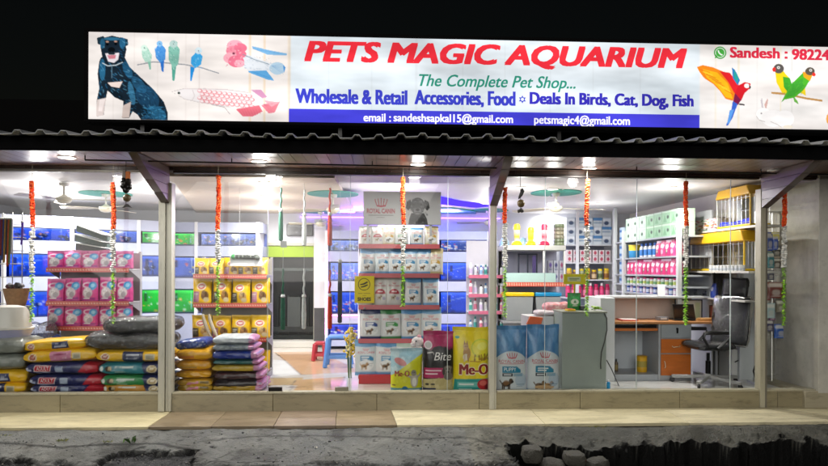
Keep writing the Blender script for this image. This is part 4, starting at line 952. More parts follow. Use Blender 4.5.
inst('plastic_bag', mesh_of(sack_mb(.34, .3, .22, c, 40, 30, 77, .3), 'plastic_bag', 'crinkle_wrap'), 'crinkle_wrap', (X(36, .75, 330), .80, Z(340, .75, 36)), 'crumpled clear plastic bag behind the yellow sacks, beside the litter tray', 'plastic bag')
inst('cushion', mesh_of(sack_mb(.36, .34, .34, Cv(0, 0, 1, 1, 40, 20, '#a89a80'), 30, 24, 78, .1), 'cushion', 'fabric'), 'fabric', (X(36, .80, 345), .82, 0), 'beige cushion partly hidden behind the left sack pile', 'cushion').scale.z = (Z(341, .80, 36)) / .34

# ---- leash display at the far left edge
lx = X(6, .9, 250); 
ls = thing('leash_stand', 'wire stand crowded with hanging leashes at the far left edge', 'display stand', (lx, .95, 0))
m = MB('#b4b2ac'); m.box(lx - .25, lx + .2, .98, 1.0, 0, .03)
for k_ in range(4): m.tube([(lx - .22 + k_ * .12, 1.0, .02), (lx - .22 + k_ * .12, 1.0, Z(212, .9, 6))], .006, 6)
for k_ in range(7): m.tube([(lx - .24, 1.0, 1.0 + k_ * .17), (lx + .16, 1.0, 1.0 + k_ * .17)], .005, 6)
part('wire_frame', m, 'metal', ls)
lc = [('#6b2f6a', 'purple'), ('#7a2b2b', 'dark red'), ('#2f3f78', 'navy'), ('#a37f3a', 'tan'), ('#3d3d40', 'charcoal'), ('#b0552f', 'rust'), ('#4f6a3a', 'olive'), ('#8a8a8c', 'grey'), ('#5b3aa0', 'violet')]
for i, (cl, nm) in enumerate(lc):
    px = -2 + i * 1.7 + (9 if i == 8 else 0); x_ = X(px, .9, 250); zt_ = Z(218 if i < 8 else 221, .9, px); L = rnd.uniform(.45, .62) if i < 8 else .30
    m = MB(cl); m.tube([(x_, .93, zt_), (x_ + .008, .925, zt_ - L * .5), (x_ - .004, .92, zt_ - L), (x_ + .012, .90, zt_ - L * .96), (x_ + .02, .90, zt_ - L * .5), (x_ + .016, .92, zt_ - .02)], .011, 6)
    m.ball((x_, .93, zt_ - .01), .018, '#9b9a94', 8, 6)
    single('leash', f'{nm} leash hanging at the far left edge of the shop', 'leash', m, 'fabric', 'leashes on the left stand')
bk = MB('#8c6a4a'); bx_ = X(13, .85, 295); zb_ = Z(306, .85, 13)
bk.lathe([(.10, 0), (.125, .10), (.145, .22), (.135, .22), (.115, .1), (.09, .02)], (bx_, .92, zb_), 22)
bt = thing('basket', 'brown basket of dark accessories at the left edge above the litter tray', 'basket', (bx_, .92, zb_)); part('bowl', bk, 'fabric', bt)
m = MB()
for _ in range(16): m.ball((bx_ + rnd.uniform(-.09, .09), .92 + rnd.uniform(-.08, .08), zb_ + .2 + rnd.uniform(0, .06)), rnd.uniform(.02, .04), rnd.choice(['#2c2c30', '#4a3a36', '#7b7b80', '#5a2f3a']), 7, 5, .3)
single('accessory_pile', 'pile of dark straps and toys heaped in the brown basket', 'accessories', m, 'fabric')
part('stand', MB('#8a8a86').box(bx_ - .12, bx_ + .12, .82, 1.02, 0, zb_ - .002), 'paint', bt)

# ---- yellow dog food rack
Yy = 1.05; xa, xb = X(193, Yy), X(266.5, Yy)
zs = [Z(275, Yy, 230), Z(304, Yy, 230), Z(338.5, Yy, 230), Z(372, Yy, 230)]
gondola('shelf_rack', 'grey shelf rack with red price strips holding yellow dog food bags', xa, xb, Yy, Yy + .4, Z(258, Yy, 230), 0, zs)
yk = [mesh_of(bag_mb(.245, .32, .11, art_yellowdog(i), 24, 32, 61 + i, .08), 'dog_food_bag') for i in range(3)]
RN4 = ['top', 'second', 'third', 'lowest']
for r, (z, hs, cnt) in enumerate(zip(zs, (.72, 1.05, .92, .85), (5, 4, 4, 4))):
    for i in range(cnt):
        inst('dog_food_bag', yk[(i * 2 + r) % 3], 'film', (xa + .095 + i * (xb - xa - .19) / (cnt - 1), Yy + .08 + rnd.uniform(0, .02), z), f'yellow dog food bag, {ORD[i]} from left on the {RN4[r]} shelf of its rack', 'bag', 'yellow dog food bags on the rack', (rnd.uniform(-.05, .03), rnd.uniform(-.035, .035), rnd.uniform(-.18, .18)), ((1 if cnt == 4 else .85) * rnd.uniform(.97, 1.04), 1, hs * rnd.uniform(.96, 1.06)))
# plastic chew sticks, wall card
wh = MB('#cfc4b0')
for k_ in range(2):
    pts = [W(203 + k_ * 6 + 9 * t ** 1.6, 314 + 24 * t, .88) for t in np.linspace(0, 1, 8)]
    wh.tube(pts, [.012 + .014 * math.sin(PI * (i / 7)) for i in range(8)], 8)
single('chew_stick', 'pair of curved pale chew sticks leaning between yellow bags and blue sacks', 'chew stick', wh, 'plastic')
t0 = W(230, 249, .98); t1 = W(262, 266, .98)
cdn = thing('hanging_card', 'white card with a green striped rope toy hanging above the yellow bags', 'toy', (t0[0], .98, t1[2]))
part('card', MB('#d7d9dc').box(t0[0], t1[0], .98, .99, t1[2], t0[2]), 'card', cdn)
m = MB('#2c302c'); xc0, xc1, zc = t0[0] + .05, t1[0] - .06, (t0[2] + t1[2]) / 2 + .01
m.tube([(xc0, .965, zc), (xc1, .965, zc - .01)], .026, 10)
for k_ in range(6): m.tube([(xc0 + (xc1 - xc0) * (k_ + .3) / 6, .965, zc), (xc0 + (xc1 - xc0) * (k_ + .6) / 6, .965, zc)], .028, 10, rnd.choice(['#7f857e', '#4b524b']))
m.ball((xc0, .965, zc), .034, '#2c8a45', 10, 8); m.ball((xc1, .965, zc - .01), .036, '#5d635d', 10, 8, .1)
part('rope_toy', m, 'fabric', cdn)
part('thread', MB('#cccccc').tube([(t0[0] + .12, .985, t0[2]), (t0[0] + .12, .985, 2.51)], .0015, 5), 'plastic', cdn)

# ---- sack piles C and D right of the post
def thin(px0_, px1_, pyt, pyb, col, cols, label, seed, Y=.42, dep=.42, **kw):
    c = sk(); c.rect(0, 0, 1, 1, col); c.dabs(60, 0, 0, 1, 1, .05, cols, .5); 
    if kw.get('deco'): kw['deco'](c)
    return sack(px0_, px1_, pyt, pyb, c, label, seed, 'food_sack', Y, dep, kw.get('rot', 0), kw.get('tilt', 0))
pinkmark = lambda c: (c.poly([(.25, .55), (.6, .3), (.62, .5), (.28, .75)], '#d889a8'), c.rect(.65, .3, .9, .6, '#3a3a34', .7))
thin(178, 213, 386.5, 396, '#b8901a', ['#a37f14', '#c9a42c'], 'dull yellow sack at the floor right of the left post', 21, deco=pinkmark)
thin(178, 213, 378, 386.8, '#c79a18', ['#b58a12', '#d4aa2a'], 'dull yellow sack with pink print, second from the floor right of the post', 22, deco=pinkmark)
thin(177, 212, 370, 378.3, '#e0a414', ['#d39a10', '#eab42c'], 'yellow sack third from the floor right of the post', 23)
thin(177, 212, 360, 370.3, '#dfa012', ['#d0940e', '#eab22a'], 'plain yellow sack under the top yellow one right of the post', 24, deco=lambda c: c.rect(.1, .55, .6, .75, '#8f7a4a', .7))
thin(177, 213, 348.5, 360.3, '#e2a516', ['#d59a10', '#eeb830'], 'uppermost yellow sack right of the post under the blue pack', 25, deco=lambda c: c.rect(.05, .6, .5, .8, '#c0603a', .7))
thin(177, 208, 339, 349.3, '#27408f', ['#1f3478', '#5a78c0', '#c9d0e0'], 'crumpled blue pack on the yellow sacks right of the post', 26, dep=.32, tilt=-.12)
pkend = lambda c: (c.rect(.86, 0, 1, 1, '#c98ab0'), c.dabs(14, .86, 0, 1, 1, .03, ['#7f9ad0', '#e4c3d6', '#b0486f'], .8))
L4 = [(213, 264, 388, 396, '#b3901f', ['#a5841a'], 'mustard pack at the floor in the mixed pile before the yellow rack'), (214, 264, 379.5, 388.2, '#2a2224', ['#3a1f26', '#1d181a'], 'black pack with red edge, lower of two in the mixed pile'), (214, 263, 371.5, 379.7, '#3a2026', ['#2a181c', '#4a2a30'], 'dark maroon pack, upper of two dark ones in the mixed pile'),
      (212, 261, 364.5, 371.7, '#b79a2a', ['#a58a22', '#c7aa3a'], 'mustard pack in the middle of the mixed pile'), (213, 259, 359.5, 364.7, '#1f5a5a', ['#174a4a', '#2c6a6a'], 'thin teal pack under the blue one in the mixed pile'), (212, 258, 350.5, 359.8, '#1d3590', ['#16297a', '#2c48a8'], 'shiny blue pack in the mixed pile'),
      (213, 255, 344, 350.8, '#8f9aa0', ['#7f8a90', '#1f3080', '#aab2b6'], 'grey pack under the white one in the mixed pile'), (212, 254, 336, 344.3, '#c3cad0', ['#b0b8c0', '#d8dde0'], 'white pack on top of the mixed pile before the yellow rack')]
for i, (a, b, c_, d_, col, cs, lb) in enumerate(L4): thin(a, b, c_, d_, col, cs, lb, 30 + i, Y=.46, dep=.46, rot=rnd.uniform(-.04, .04), deco=pkend)
# ================================================================== AQUARIUMS
def tank_art(col, kind=0, w=1.0, h=.3):
    c = Cv(0, 0, w, h, int(220 * max(w, .5)), 66, col); base = np.array(lin(col))
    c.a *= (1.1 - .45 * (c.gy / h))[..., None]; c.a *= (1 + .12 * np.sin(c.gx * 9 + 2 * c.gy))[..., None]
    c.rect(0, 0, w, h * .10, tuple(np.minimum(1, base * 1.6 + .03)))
    if kind == 1: c.dabs(int(60 * w), 0, h * .35, w, h, .019, ['#f08a3a', '#d9dfe8', '#e05a4a', '#cfd8f0'], .8, asp=.5)
    if kind == 2: c.dabs(int(26 * w), w * .05, h * .15, w, h * .95, .024, ['#e0702a', '#d8c84a', '#b7dcc0', '#c0503a'], .8, asp=.5)
    if kind == 3:
        for _ in range(int(9 * w) + 2): 
            x = rnd.uniform(0, w); c.line([(x, h), (x + rnd.uniform(-.03, .03), h * rnd.uniform(.3, .6))], .018, '#0c1636', .85); c.ell(x, h * rnd.uniform(.5, .9), .045, .03, '#101c3c', alpha=.8)
        c.dabs(int(14 * w), 0, .1 * h, w, h * .9, .017, ['#c8d2ea', '#e0a070'], .7, asp=.5)
    if kind == 4:
        c.dabs(10, w * .05, h * .6, w * .3, h, .03, ['#16308a', '#10206a'], .6); c.line([(w * .1, h * .45), (w * .5, h * .25), (w * .62, h * .2)], .012, '#8fb4f0', .6)
    if kind: x = rnd.uniform(.05, .2) * w; c.rect(x, h * .12, x + .05, h * .5, '#0a1024', .75); x = w * rnd.uniform(.75, .92); c.line([(x, 0), (x + .01, h * .85)], .008, '#a9c4f0', .7)
    c.dabs(int(22 * w), 0, .1 * h, w, .8 * h, .006, ['#d8e6ff', '#9fc0ff'], .6)
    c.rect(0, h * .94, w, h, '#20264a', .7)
    return c
def quadpt(a, b, s, z): return (a[0] + (b[0] - a[0]) * s, a[1] + (b[1] - a[1]) * s, z)
def aquarium(a, b, zb, zt, col, kind, label, group, dep=.3):
    """a,b: front bottom corners (x,y) left->right"""
    d = Vector((b[0] - a[0], b[1] - a[1], 0)); w = d.length; d.normalize(); n = Vector((-d.y, d.x, 0))     # n points to the back
    t = thing('aquarium', label, 'aquarium', ((a[0] + b[0]) / 2, (a[1] + b[1]) / 2, zb), group)
    A = Vector((*a, 0)); B = Vector((*b, 0)); h = zt - zb; e = n * .02
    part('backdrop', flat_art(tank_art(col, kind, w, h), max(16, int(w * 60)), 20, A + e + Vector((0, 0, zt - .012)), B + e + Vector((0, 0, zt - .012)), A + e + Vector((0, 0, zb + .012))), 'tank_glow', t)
    m = MB('#1c2440')
    for z in (zb, zt - .012): 
        q = [A, B, B + n * dep, A + n * dep]; m.prism([(p_.x, p_.y) for p_ in q], 'z', z, z + .012, '#27345c')
    part('rim', m, 'plastic', t)
    part('front_glass', MB().add([A + Vector((0, 0, zb + .012)), B + Vector((0, 0, zb + .012)), B + Vector((0, 0, zt - .012)), A + Vector((0, 0, zt - .012))], [(0, 1, 2, 3)]), 'glass', t)
    return t
def tank_rack(label, a, b, zs_, ups, top, group=None, dep=.42):
    d = Vector((b[0] - a[0], b[1] - a[1], 0)); w = d.length; d.normalize(); n = Vector((-d.y, d.x, 0)); A = Vector((*a, 0)); B = Vector((*b, 0))
    t = thing('aquarium_rack', label, 'aquarium rack', ((a[0] + b[0]) / 2, (a[1] + b[1]) / 2, 0), group)
    m = MB('#d9dbe2'); o = -n * .012
    def slabz(z0, z1, off=0.): q = [A + o * (1 - off), B + o * (1 - off), B + n * dep, A + n * dep]; m.prism([(p_.x, p_.y) for p_ in q], 'z', z0, z1)
    for z0, z1 in zs_: 
        m = MB(rnd.choice(['#aeb5d0', '#b6bbd2', '#a8b0cb'])); slabz(z0, z1); part('ledge', m, 'card', t, bev=.004)
    for s in ups:
        p_ = A + d * s; q = [p_ + o * 2, p_ + o * 2 + d * .055, p_ + d * .055 + n * dep, p_ + n * dep]; part('upright', MB('#e0e1e6').prism([(k_.x, k_.y) for k_ in q], 'z', 0, top), 'card', t, bev=.004)
    m = MB('#3a4a86'); q = [A + n * (dep + .002), B + n * (dep + .002), B + n * (dep + .02), A + n * (dep + .02)]; m.prism([(k_.x, k_.y) for k_ in q], 'z', 0, top - .01); part('back_board', m, 'card', t)
    return t
BLUE, BLUE2, GREEN, DBLUE = (.012, .09, 1.0), (.03, .12, .72), (.004, .42, .03), (.04, .10, .50)
# left rack, set at an angle
A0 = W(-6, 300, 2.2); A1 = W(166, 300, 3.4)
def onl(px):   # point of the rack's front line seen at px
    dx, dy, _ = _ray(px, 300); ax, ay = A0[0], A0[1]; ex, ey = A1[0] - ax, A1[1] - ay
    t = ((ax - 0) * ey - (ay - CAM[1]) * ex) / (dx * ey - dy * ex); return (dx * t, CAM[1] + dy * t)
def zat(py, pt, px): 
    dx, dy, dz = _ray(px, py); t = (pt[1] - CAM[1]) / dy; return CAM[2] + dz * t
q = onl(150); ZL = [zat(v, q, 150) for v in (220.5, 231.5, 243.5, 255.5, 276.3, 289.5, 313.2)]
LW = (Vector(onl(166)) - Vector(onl(-6))).length
ups = [(Vector(onl(p_)) - Vector(onl(-6))).length for p_ in (3, 71.5, 138, 165)]
tank_rack('white aquarium rack along the left side, behind the pink food rack', onl(-6), onl(166), [(ZL[1] + .002, ZL[0]), (ZL[3] + .002, ZL[2] - .002), (ZL[5] + .002, ZL[4] - .002), (ZL[6] - .25, ZL[6] - .002), (.0, .1)], [u - .02 for u in ups], ZL[0])
rows = [(ZL[2], ZL[1], 'top'), (ZL[4], ZL[3], 'middle'), (ZL[6], ZL[5], 'lower')]
for r, (z0, z1, nm) in enumerate(rows):
    for a, b, c_, k_, lb in ((9, 70, BLUE, [3, 4, 3][r], 'left'), (75.5, 136.5, [DBLUE, BLUE, DBLUE][r], 3, 'middle'), (142.5, 163, [GREEN, DBLUE, GREEN][r], 2 if r != 1 else 3, 'right')):
        cn = {0: 'blue', 1: 'green'}[int(c_ is GREEN)]
        aquarium(onl(a), onl(b), z0, z1, c_, k_, f'{cn} lit aquarium, {lb} tank on the {nm} row of the left rack', 'aquariums in the left rack', .35)
# rack behind the yellow food shelf
Yq = 4.0
def aq(px0_, px1_, pyt, pyb, col, kind, label, group='aquariums in the middle rack', Y=Yq):
    aquarium((X(px0_, Y), Y), (X(px1_, Y), Y), Z(pyb, Y, (px0_ + px1_) / 2), Z(pyt, Y, (px0_ + px1_) / 2), col, kind, label, group)
def trk(label, p0, p1, Y, pys, upx, top):
    xa_, xb_ = X(p0, Y), X(p1, Y); zz_ = [(Z(b_, Y, (p0 + p1) / 2), Z(a_, Y, (p0 + p1) / 2)) for a_, b_ in pys]
    tank_rack(label, (xa_, Y), (xb_, Y), zz_, [X(u, Y) - xa_ for u in upx], Z(top, Y, (p0 + p1) / 2))
trk('white aquarium rack behind the yellow dog food shelf', 168, 262, Yq, [(222.3, 232.5), (245.8, 256.5), (278, 289), (313.5, 343)], (169, 194.5, 256), 222)
aq(173, 194, 233, 245.3, GREEN, 2, 'green lit aquarium, top row just right of the left post'); aq(201, 256, 233.6, 245.5, DBLUE, 3, 'wide dark blue aquarium with plants above the yellow bags')
aq(173, 194, 257, 277.5, DBLUE, 2, 'dark blue aquarium, middle row just right of the left post'); aq(201, 256, 257, 277.5, BLUE2, 3, 'wide blue aquarium hidden mostly by yellow bags, middle row')
aq(173, 194, 289.5, 313, GREEN, 2, 'green lit aquarium with orange fish, lower row right of the left post'); aq(201, 256, 289.5, 313, BLUE2, 3, 'wide blue aquarium hidden mostly by yellow bags, lower row')
# back rack either side of the crown-logo shelf
trk('white aquarium rack against the back wall behind the central display', 325, 497, Yq + .05, [(231, 239.5), (251.6, 262), (281.3, 291.3), (313.8, 323.6), (340, 346)], (325, 358, 436, 487), 231)
YB2 = Yq + .05
for a, b, nm in ((330.5, 358.5, 'left of the central display'), (366, 436, 'behind the central display'), (441, 486.5, 'right of the central display')):
    for (y0, y1, rn), cc, kk in zip(((240, 251, 'top'), (262.5, 280.8, 'second'), (291.8, 313.3, 'third'), (324, 339.5, 'lowest')), (DBLUE, BLUE, (.01, .07, .75), (.02, .05, .6)), ((3, 1, 1, 1) if a < 400 else (1, 4, 4, 3))):
        aq(a, b, y0, y1, cc, kk, f'blue lit aquarium on the {rn} row, {nm}', 'aquariums in the back rack', YB2)
# coloured light strips fixed under and beside the racks
def led(a, b, r, col, label, mat='led'):
    single('light_strip', label, 'light strip', MB(col).tube([a, b], r, 8), mat)
zc_ = CEIL - .03
led((X(300, YB - .06), YB - .06, Z(217.5, YB, 330)), (X(500, YB - .06), YB - .06, Z(217.5, YB, 330)), .012, (.35, .12, 1.0), 'violet light strip along the top of the back wall')
led((X(326, 4.0), 3.99, Z(335, 4., 326)), (X(326, 4.0), 3.99, Z(252, 4., 326)), .010, (1.0, .25, .85), 'pink upright light strip beside the back doorway')
led((X(330, YB2 - .03), YB2 - .03, Z(315.5, YB2, 340)), (X(358, YB2 - .03), YB2 - .03, Z(315.5, YB2, 340)), .010, (1.0, .2, .8), 'pink light strip under the third aquarium left of the display')
for nm, loc, col, en, sz in (('violet', (X(400, 4.2), 4.2, 2.44), (.42, .16, 1.0), 110, (2.2, .1)),):
    l = bpy.data.lights.new('strip_lamp', 'AREA'); l.shape = 'RECTANGLE'; l.size, l.size_y = sz; l.energy = en; l.color = col
    o = bpy.data.objects.new('strip_lamp', l); COL.objects.link(o); o.location = loc; o.rotation_euler = (math.radians(200), 0, 0)
# blue swoosh cove in the ceiling right of the header, teal leaf panels
def ceil_poly(pts, z): return [Wz(px, py, z)[:2] for px, py in pts]
zc2 = CEIL - .004
single('ceiling_cove', 'curved blue lit cove in the ceiling right of the grey display header', 'cove light', MB((.02, .01, .95)).prism(ceil_poly([(425, 192.5), (441, 196.5), (460, 200.5), (478, 203), (492, 206), (476, 207.5), (455, 205.5), (425, 202)], zc2), 'z', zc2 - .008, zc2), 'led')
single('ceiling_panel_teal', 'teal wedge panel under the blue ceiling cove', 'ceiling panel', MB('#3f9c98').prism(ceil_poly([(425, 207.5), (452, 207.5), (476, 210.5), (476, 213), (455, 214.2), (425, 216.8)], zc2), 'z', zc2 - .02, zc2), 'card').name = 'ceiling_panel_wedge'
def fan(px, py, label, oval=True, bl=0.6, a0=.3, scale=1.):
    x, y, _ = Wz(px, py, CEIL); y = min(y, YB - .5); x = W(px, py, y)[0]
    zt_ = CEIL if not (X(173, y) < x < -.62) else 2.515
    if oval:
        for s_ in (-1, 1):
            pts = [(x + .015 * s_ + s_ * .34 * math.sin(t), y + .36 * math.cos(t)) for t in np.linspace(0, PI, 18)]
            single('ceiling_panel', f'teal {"left" if s_ < 0 else "right"} half oval by the {label.replace("ceiling fan ", "fan ")}', 'ceiling panel', MB('#2c8f84').prism(pts, 'z', zt_ - .012, zt_ - .001), 'card')
    t = thing('ceiling_fan', label, 'ceiling fan', (x, y, zt_ - .26))
    part('rod', MB('#c9c6bd').lathe([(.06, -.013), (.055, -.05), (.014, -.06), (.014, -.20)], (x, y, zt_), 14), 'plastic', t)
    part('motor', MB('#cfc9b4').lathe([(.02, -.16), (.05, -.185), (.09, -.20), (.095, -.235), (.07, -.265), (.03, -.28), (.001, -.282)], (x, y, zt_), 20), 'plastic', t)
    for k_ in range(3):
        a = a0 + k_ * 2 * PI / 3; d = Vector((math.cos(a), math.sin(a), 0)); n = Vector((-d.y, d.x, .18)).normalized(); c = Vector((x, y, zt_ - .225))
        vs = []
        for r_, w_ in ((.09, .02), (.16, .03), (.2, .055), (bl * .6, .07), (bl * .97, .065), (bl, .05)):
            vs += [c + d * r_ - n * w_, c + d * r_ + n * w_]
        top = [v + Vector((0, 0, .004)) for v in vs]; m_ = len(vs)
        fs = [(i, i + 1, i + 3, i + 2) for i in range(0, m_ - 2, 2)] + [(m_ + i, m_ + i + 2, m_ + i + 3, m_ + i + 1) for i in range(0, m_ - 2, 2)]
        fs += [(i, i + 2, m_ + i + 2, m_ + i) for i in range(0, m_ - 2, 2)] + [(i + 1, m_ + i + 1, m_ + i + 3, i + 3) for i in range(0, m_ - 2, 2)]
        part('blade', MB('#cfc7ae').add(vs + top, fs), 'plastic', t)
fan(64, 182, 'beige ceiling fan at the far left near the glass', oval=False, a0=.05)
fan(106, 193.5, 'ceiling fan behind the second garland from the left', a0=1.3)
fan(333, 190.5, 'ceiling fan right of the orange hanging lead', a0=2.75)
fan(321, 214, 'far ceiling fan above the back doorway', a0=.9)
fan(556, 192.5, 'ceiling fan over the right side of the shop', a0=.18, bl=.75)
fan(489, 215, 'far ceiling fan just behind the middle post', a0=.7)

# ================================================================== BACK DOORWAY
dw = thing('doorway', 'dark back doorway with pale frame and lime green panel above', 'doorway', ((d0 + d1) / 2, YB, 0))
fr_ = MB('#b9b6a8'); fr_.box(d0 + .002, d0 + .05, YB - .04, YB + .1, .12, dz - .002); fr_.box(d1 - .10, d1 - .002, YB - .04, YB + .1, .12, dz - .002); fr_.box(d0 + .052, d1 - .102, YB - .035, YB + .1, dz - .05, dz - .002); part('frame', fr_, 'frame_paint', dw)
zl = Z(257, YB, 290)
part('header_panel', MB('#93b01e').box(d0 + .053, d1 - .103, YB + .0, YB + .03, zl, dz - .053), 'card', dw)
bars = MB('#555a58'); bars.box(d0 + .053, d1 - .103, YB + .02, YB + .05, Z(271, YB, 290), Z(268, YB, 290)); bars.box(d0 + .053, d1 - .103, YB + .005, YB + .05, .12, .20, '#3c403f'); bars.box(d0 + .053, d1 - .103, YB + .01, YB + .04, .26, .36, '#474b4a')
for k_ in range(5): bars.box(d0 + .1 + k_ * .19, d0 + .12 + k_ * .19, YB + .02, YB + .04, .2, .95, '#3b3f3e')
part('grille', bars, 'metal', dw)
part('passage_shade', MB('#090b0a').box(d0 + .053, d1 - .103, YB + .055, YB + .065, .20, zl - .002), 'plastic', dw)  # opaque near-black sheet stands for the shade of the passage
structure('door_step', MB('#cfcdc4').box(X(268, YB - .3), X(318, YB - .3), YB - .30, YB + .12, 0, .115), 'wall', bev=.006)
pc = thing('pillar', 'dark marbled pillar base at the right of the back doorway', 'pillar', (X(319, YB - .2), YB - .15, 0))
xa_, xb_ = X(314, YB - .25), X(326, YB - .25)
part('lower_shaft', MB('#4a4a4c').box(xa_, xb_, YB - .25, YB - .002, 0, Z(308, YB - .25, 320)), 'grubby', pc, bev=.004); part('upper_shaft', MB('#d0cdd4').box(xa_, xb_, YB - .25, YB - .002, Z(308, YB - .25, 320) + .001, 2.4), 'wall', pc, bev=.004)
single('box_stack', 'grey pet crate seen through the dark back doorway', 'crate', MB('#3f4442').box(X(288, YB + .06), X(301, YB + .06), YB + .0, YB + .018, .36, Z(297, YB, 295)), 'card').name = 'crate'
# sign strip above the door
t0 = W(287, 224, YB - .03); t1 = W(313, 236, YB - .03)
c = Cv(0, 0, 1, 1, 90, 40, '#3a3b3e'); c.dabs(20, .05, .2, .95, .8, .04, ['#8a8c90', '#6a6c70'], .8); c.rect(.04, .06, .96, .14, '#77797d')
wd = thing('wall_unit', 'dark wall unit with vents above the back doorway', 'wall unit', ((t0[0] + t1[0]) / 2, YB - .03, t1[2]))
part('case', MB('#303134').box(t0[0], t1[0], YB - .08, YB - .002, t1[2], t0[2]), 'plastic', wd, bev=.01); part('vent', flat_art(c, 40, 16, (t0[0] + .02, YB - .083, t0[2] - .02), (t1[0] - .1, YB - .083, t0[2] - .02), (t0[0] + .02, YB - .083, t1[2] + .02)), 'plastic', wd)

# ================================================================== HANGING LEADS with handle sleeves
def lead(px, pyt, pym, pyb, col, colh, label, Y=.5, top=None):
    x = X(px, Y, pyt); zt_, zm, zb_ = Z(pyt, Y, px), Z(pym, Y, px), Z(pyb, Y, px)
    t = thing('hanging_lead', label, 'dog lead', (x, Y, zb_), 'leads hanging in front of the doorway')
    n = 9; part('cord', MB(col).tube([(x + .006 * math.sin(i * 1.7), Y, zt_ + (zm - zt_) * i / n) for i in range(n + 1)], .012, 8), 'fabric', t)
    part('handle', MB(colh).lathe([(.012, zb_ - zm), (.027, zb_ - zm + .01), (.029, (zb_ - zm) * .6), (.024, -.03), (.022, 0), (.012, .01)], (x, Y, zm), 12), 'fabric', t)
    part('collar', MB('#c9cbc8').lathe([(.02, 0), (.028, .015), (.02, .04)], (x, Y, zm + .005), 10), 'plastic', t)
    part('thread', MB('#bfc3c4').tube([(x, Y, zt_), (x, Y, top if top else 2.512)], .0018, 5), 'plastic', t)
G_, W_, R_, K_ = '#17553f', '#cfd4d2', '#c8371c', '#3a3d42'
for px, pt, pm, pb, c1, c2, nm in ((281, 188, 212, 241, G_, G_, 'green'), (304.5, 190, 217, 246, W_, W_, 'white'), (330, 188, 216, 246, R_, R_, 'orange red')): lead(px, pt, pm, pb, c1, c2, f'upper {nm} hanging lead with a thick handle, near the ceiling')
for px, pt, pm, pb, c1, c2, nm, up in ((283, 269, 298, 330, G_, G_, 'green', 281), (304, 268.5, 298, 329, W_, W_, 'white', 304.5), (330, 270, 297, 329, R_, R_, 'orange red', 330)): lead(px, pt, pm, pb, c1, c2, f'lower {nm} hanging lead in front of the doorway', top=Z({'green': 241, 'white': 246, 'orange red': 246}[nm], .5, px) + .02)
lead(340, 260, 263, 323, K_, K_, 'slim dark grey hanging lead beside the blue aquariums', Y=.52)
cardx = X(284, .5, 243); single('price_tag', 'small grey tag hanging under the upper green lead', 'tag', MB('#8f9290').box(cardx - .04, cardx + .035, .49, .493, Z(247.5, .5, 284), Z(241, .5, 284)), 'card')

# ================================================================== STOOLS AND FLOWERS
def stool(x, y, w, d, h, col, label):
    t = thing('plastic_stool', label, 'stool', (x, y, 0))
    m = MB(col).prism([(x - w * .40, y - d * .40), (x + w * .40, y - d * .40), (x + w * .40, y + d * .40), (x - w * .40, y + d * .40)], 'z', h - .05, h); part('seat', m, 'plastic', t, bev=.015)
    for sx in (-1, 1):
        for sy_ in (-1, 1):
            a = (x + sx * w * .5, y + sy_ * d * .5, 0); b = (x + sx * w * .38, y + sy_ * d * .38, h - .03)
            part('leg', MB(col).bar(a, b, .055, .05), 'plastic', t, bev=.008)
    for sy_ in (-1, 1): part('stretcher', MB(col).bar((x - w * .42, y + sy_ * d * .44, h * .33), (x + w * .42, y + sy_ * d * .44, h * .33), .02, .05), 'plastic', t, bev=.004)
    for sx in (-1, 1): part('stretcher', MB(col).bar((x + sx * w * .44, y - d * .42, h * .33), (x + sx * w * .44, y + d * .42, h * .33), .02, .05), 'plastic', t, bev=.004)
q = Wz(338, 367, 0); d_ = q[1] + 6.9
stool(q[0], q[1] + .08, 25 * d_ / F, .34, 31.5 * d_ / F, '#4f7fc0', 'blue plastic stool on the tiles by the aquariums')
q = Wz(319, 361.5, 0); stool(q[0], q[1] + .14, .19, .22, .30, '#a5303a', 'low dark red plastic stool behind the blue stool')
fx, fy, fz = W(350, 358, 1.15)
fl = thing('flower_bunch', 'bunch of small yellow flowers beside the central display', 'flowers', (fx, fy, 0))
m = MB()
for _ in range(110):
    a = rnd.uniform(0, 6.3); r_ = rnd.uniform(0, .085); m.ball((fx + r_ * math.cos(a), fy + r_ * math.sin(a), Z(rnd.uniform(328, 357), 1.15, 350)), rnd.uniform(.012, .022), rnd.choice(['#e8c93a', '#f0dc70', '#d9b52a', '#f3e9a8']), 6, 4, .35)
part('blossom', m, 'flower', fl)
m = MB('#4a6a2a')
for _ in range(7): m.tube([(fx + rnd.uniform(-.02, .02), fy, 0), (fx + rnd.uniform(-.05, .05), fy + rnd.uniform(-.04, .04), Z(340, 1.15, 350))], .005, 5)
part('stem', m, 'leaf', fl)

# ================================================================== CENTRAL CROWN-LOGO RACK
Yr = .80; xa, xb = X(358.5, Yr), X(439.5, Yr)
zs = [Z(245, Yr, 400), Z(274.2, Yr, 400), Z(305.8, Yr, 400), Z(339.5, Yr, 400)]
cr = gondola('shelf_rack', 'tall display rack with grey crown logo header and red shelf edges', xa, xb, Yr, Yr + .42, Z(226, Yr, 400), 0, zs + [Z(375, Yr, 376)], '#b23a44', '#9a9aa0', True, None, False)
rb = MB('#b5232b').box(X(359, .72), X(392, .72), .72, Yr + .3, .0, Z(374.5, .72, 376) - .004); part('plinth_box', rb, 'plastic', cr, bev=.006)
h0 = W(363.5, 191.3, Yr - .02); h1 = W(441, 225, Yr - .02)
c = Cv(0, 0, 78, 34, 546, 238, '#c0c0c1')
for j in range(34): c.rect(0, j, 78, j + 1, '#d6d6d7', .25 * (1 - j / 34))
crown(c, 17.5, 11, 12, 9, '#b5243c'); c.text('ROYAL CANIN', 3.2, 17.5, 31.5, 22.6, '#a81c36', 0, .03); c.rect(5, 24.2, 30, 25, '#858084'); c.rect(13, 26.5, 21, 27.1, '#908a8e')
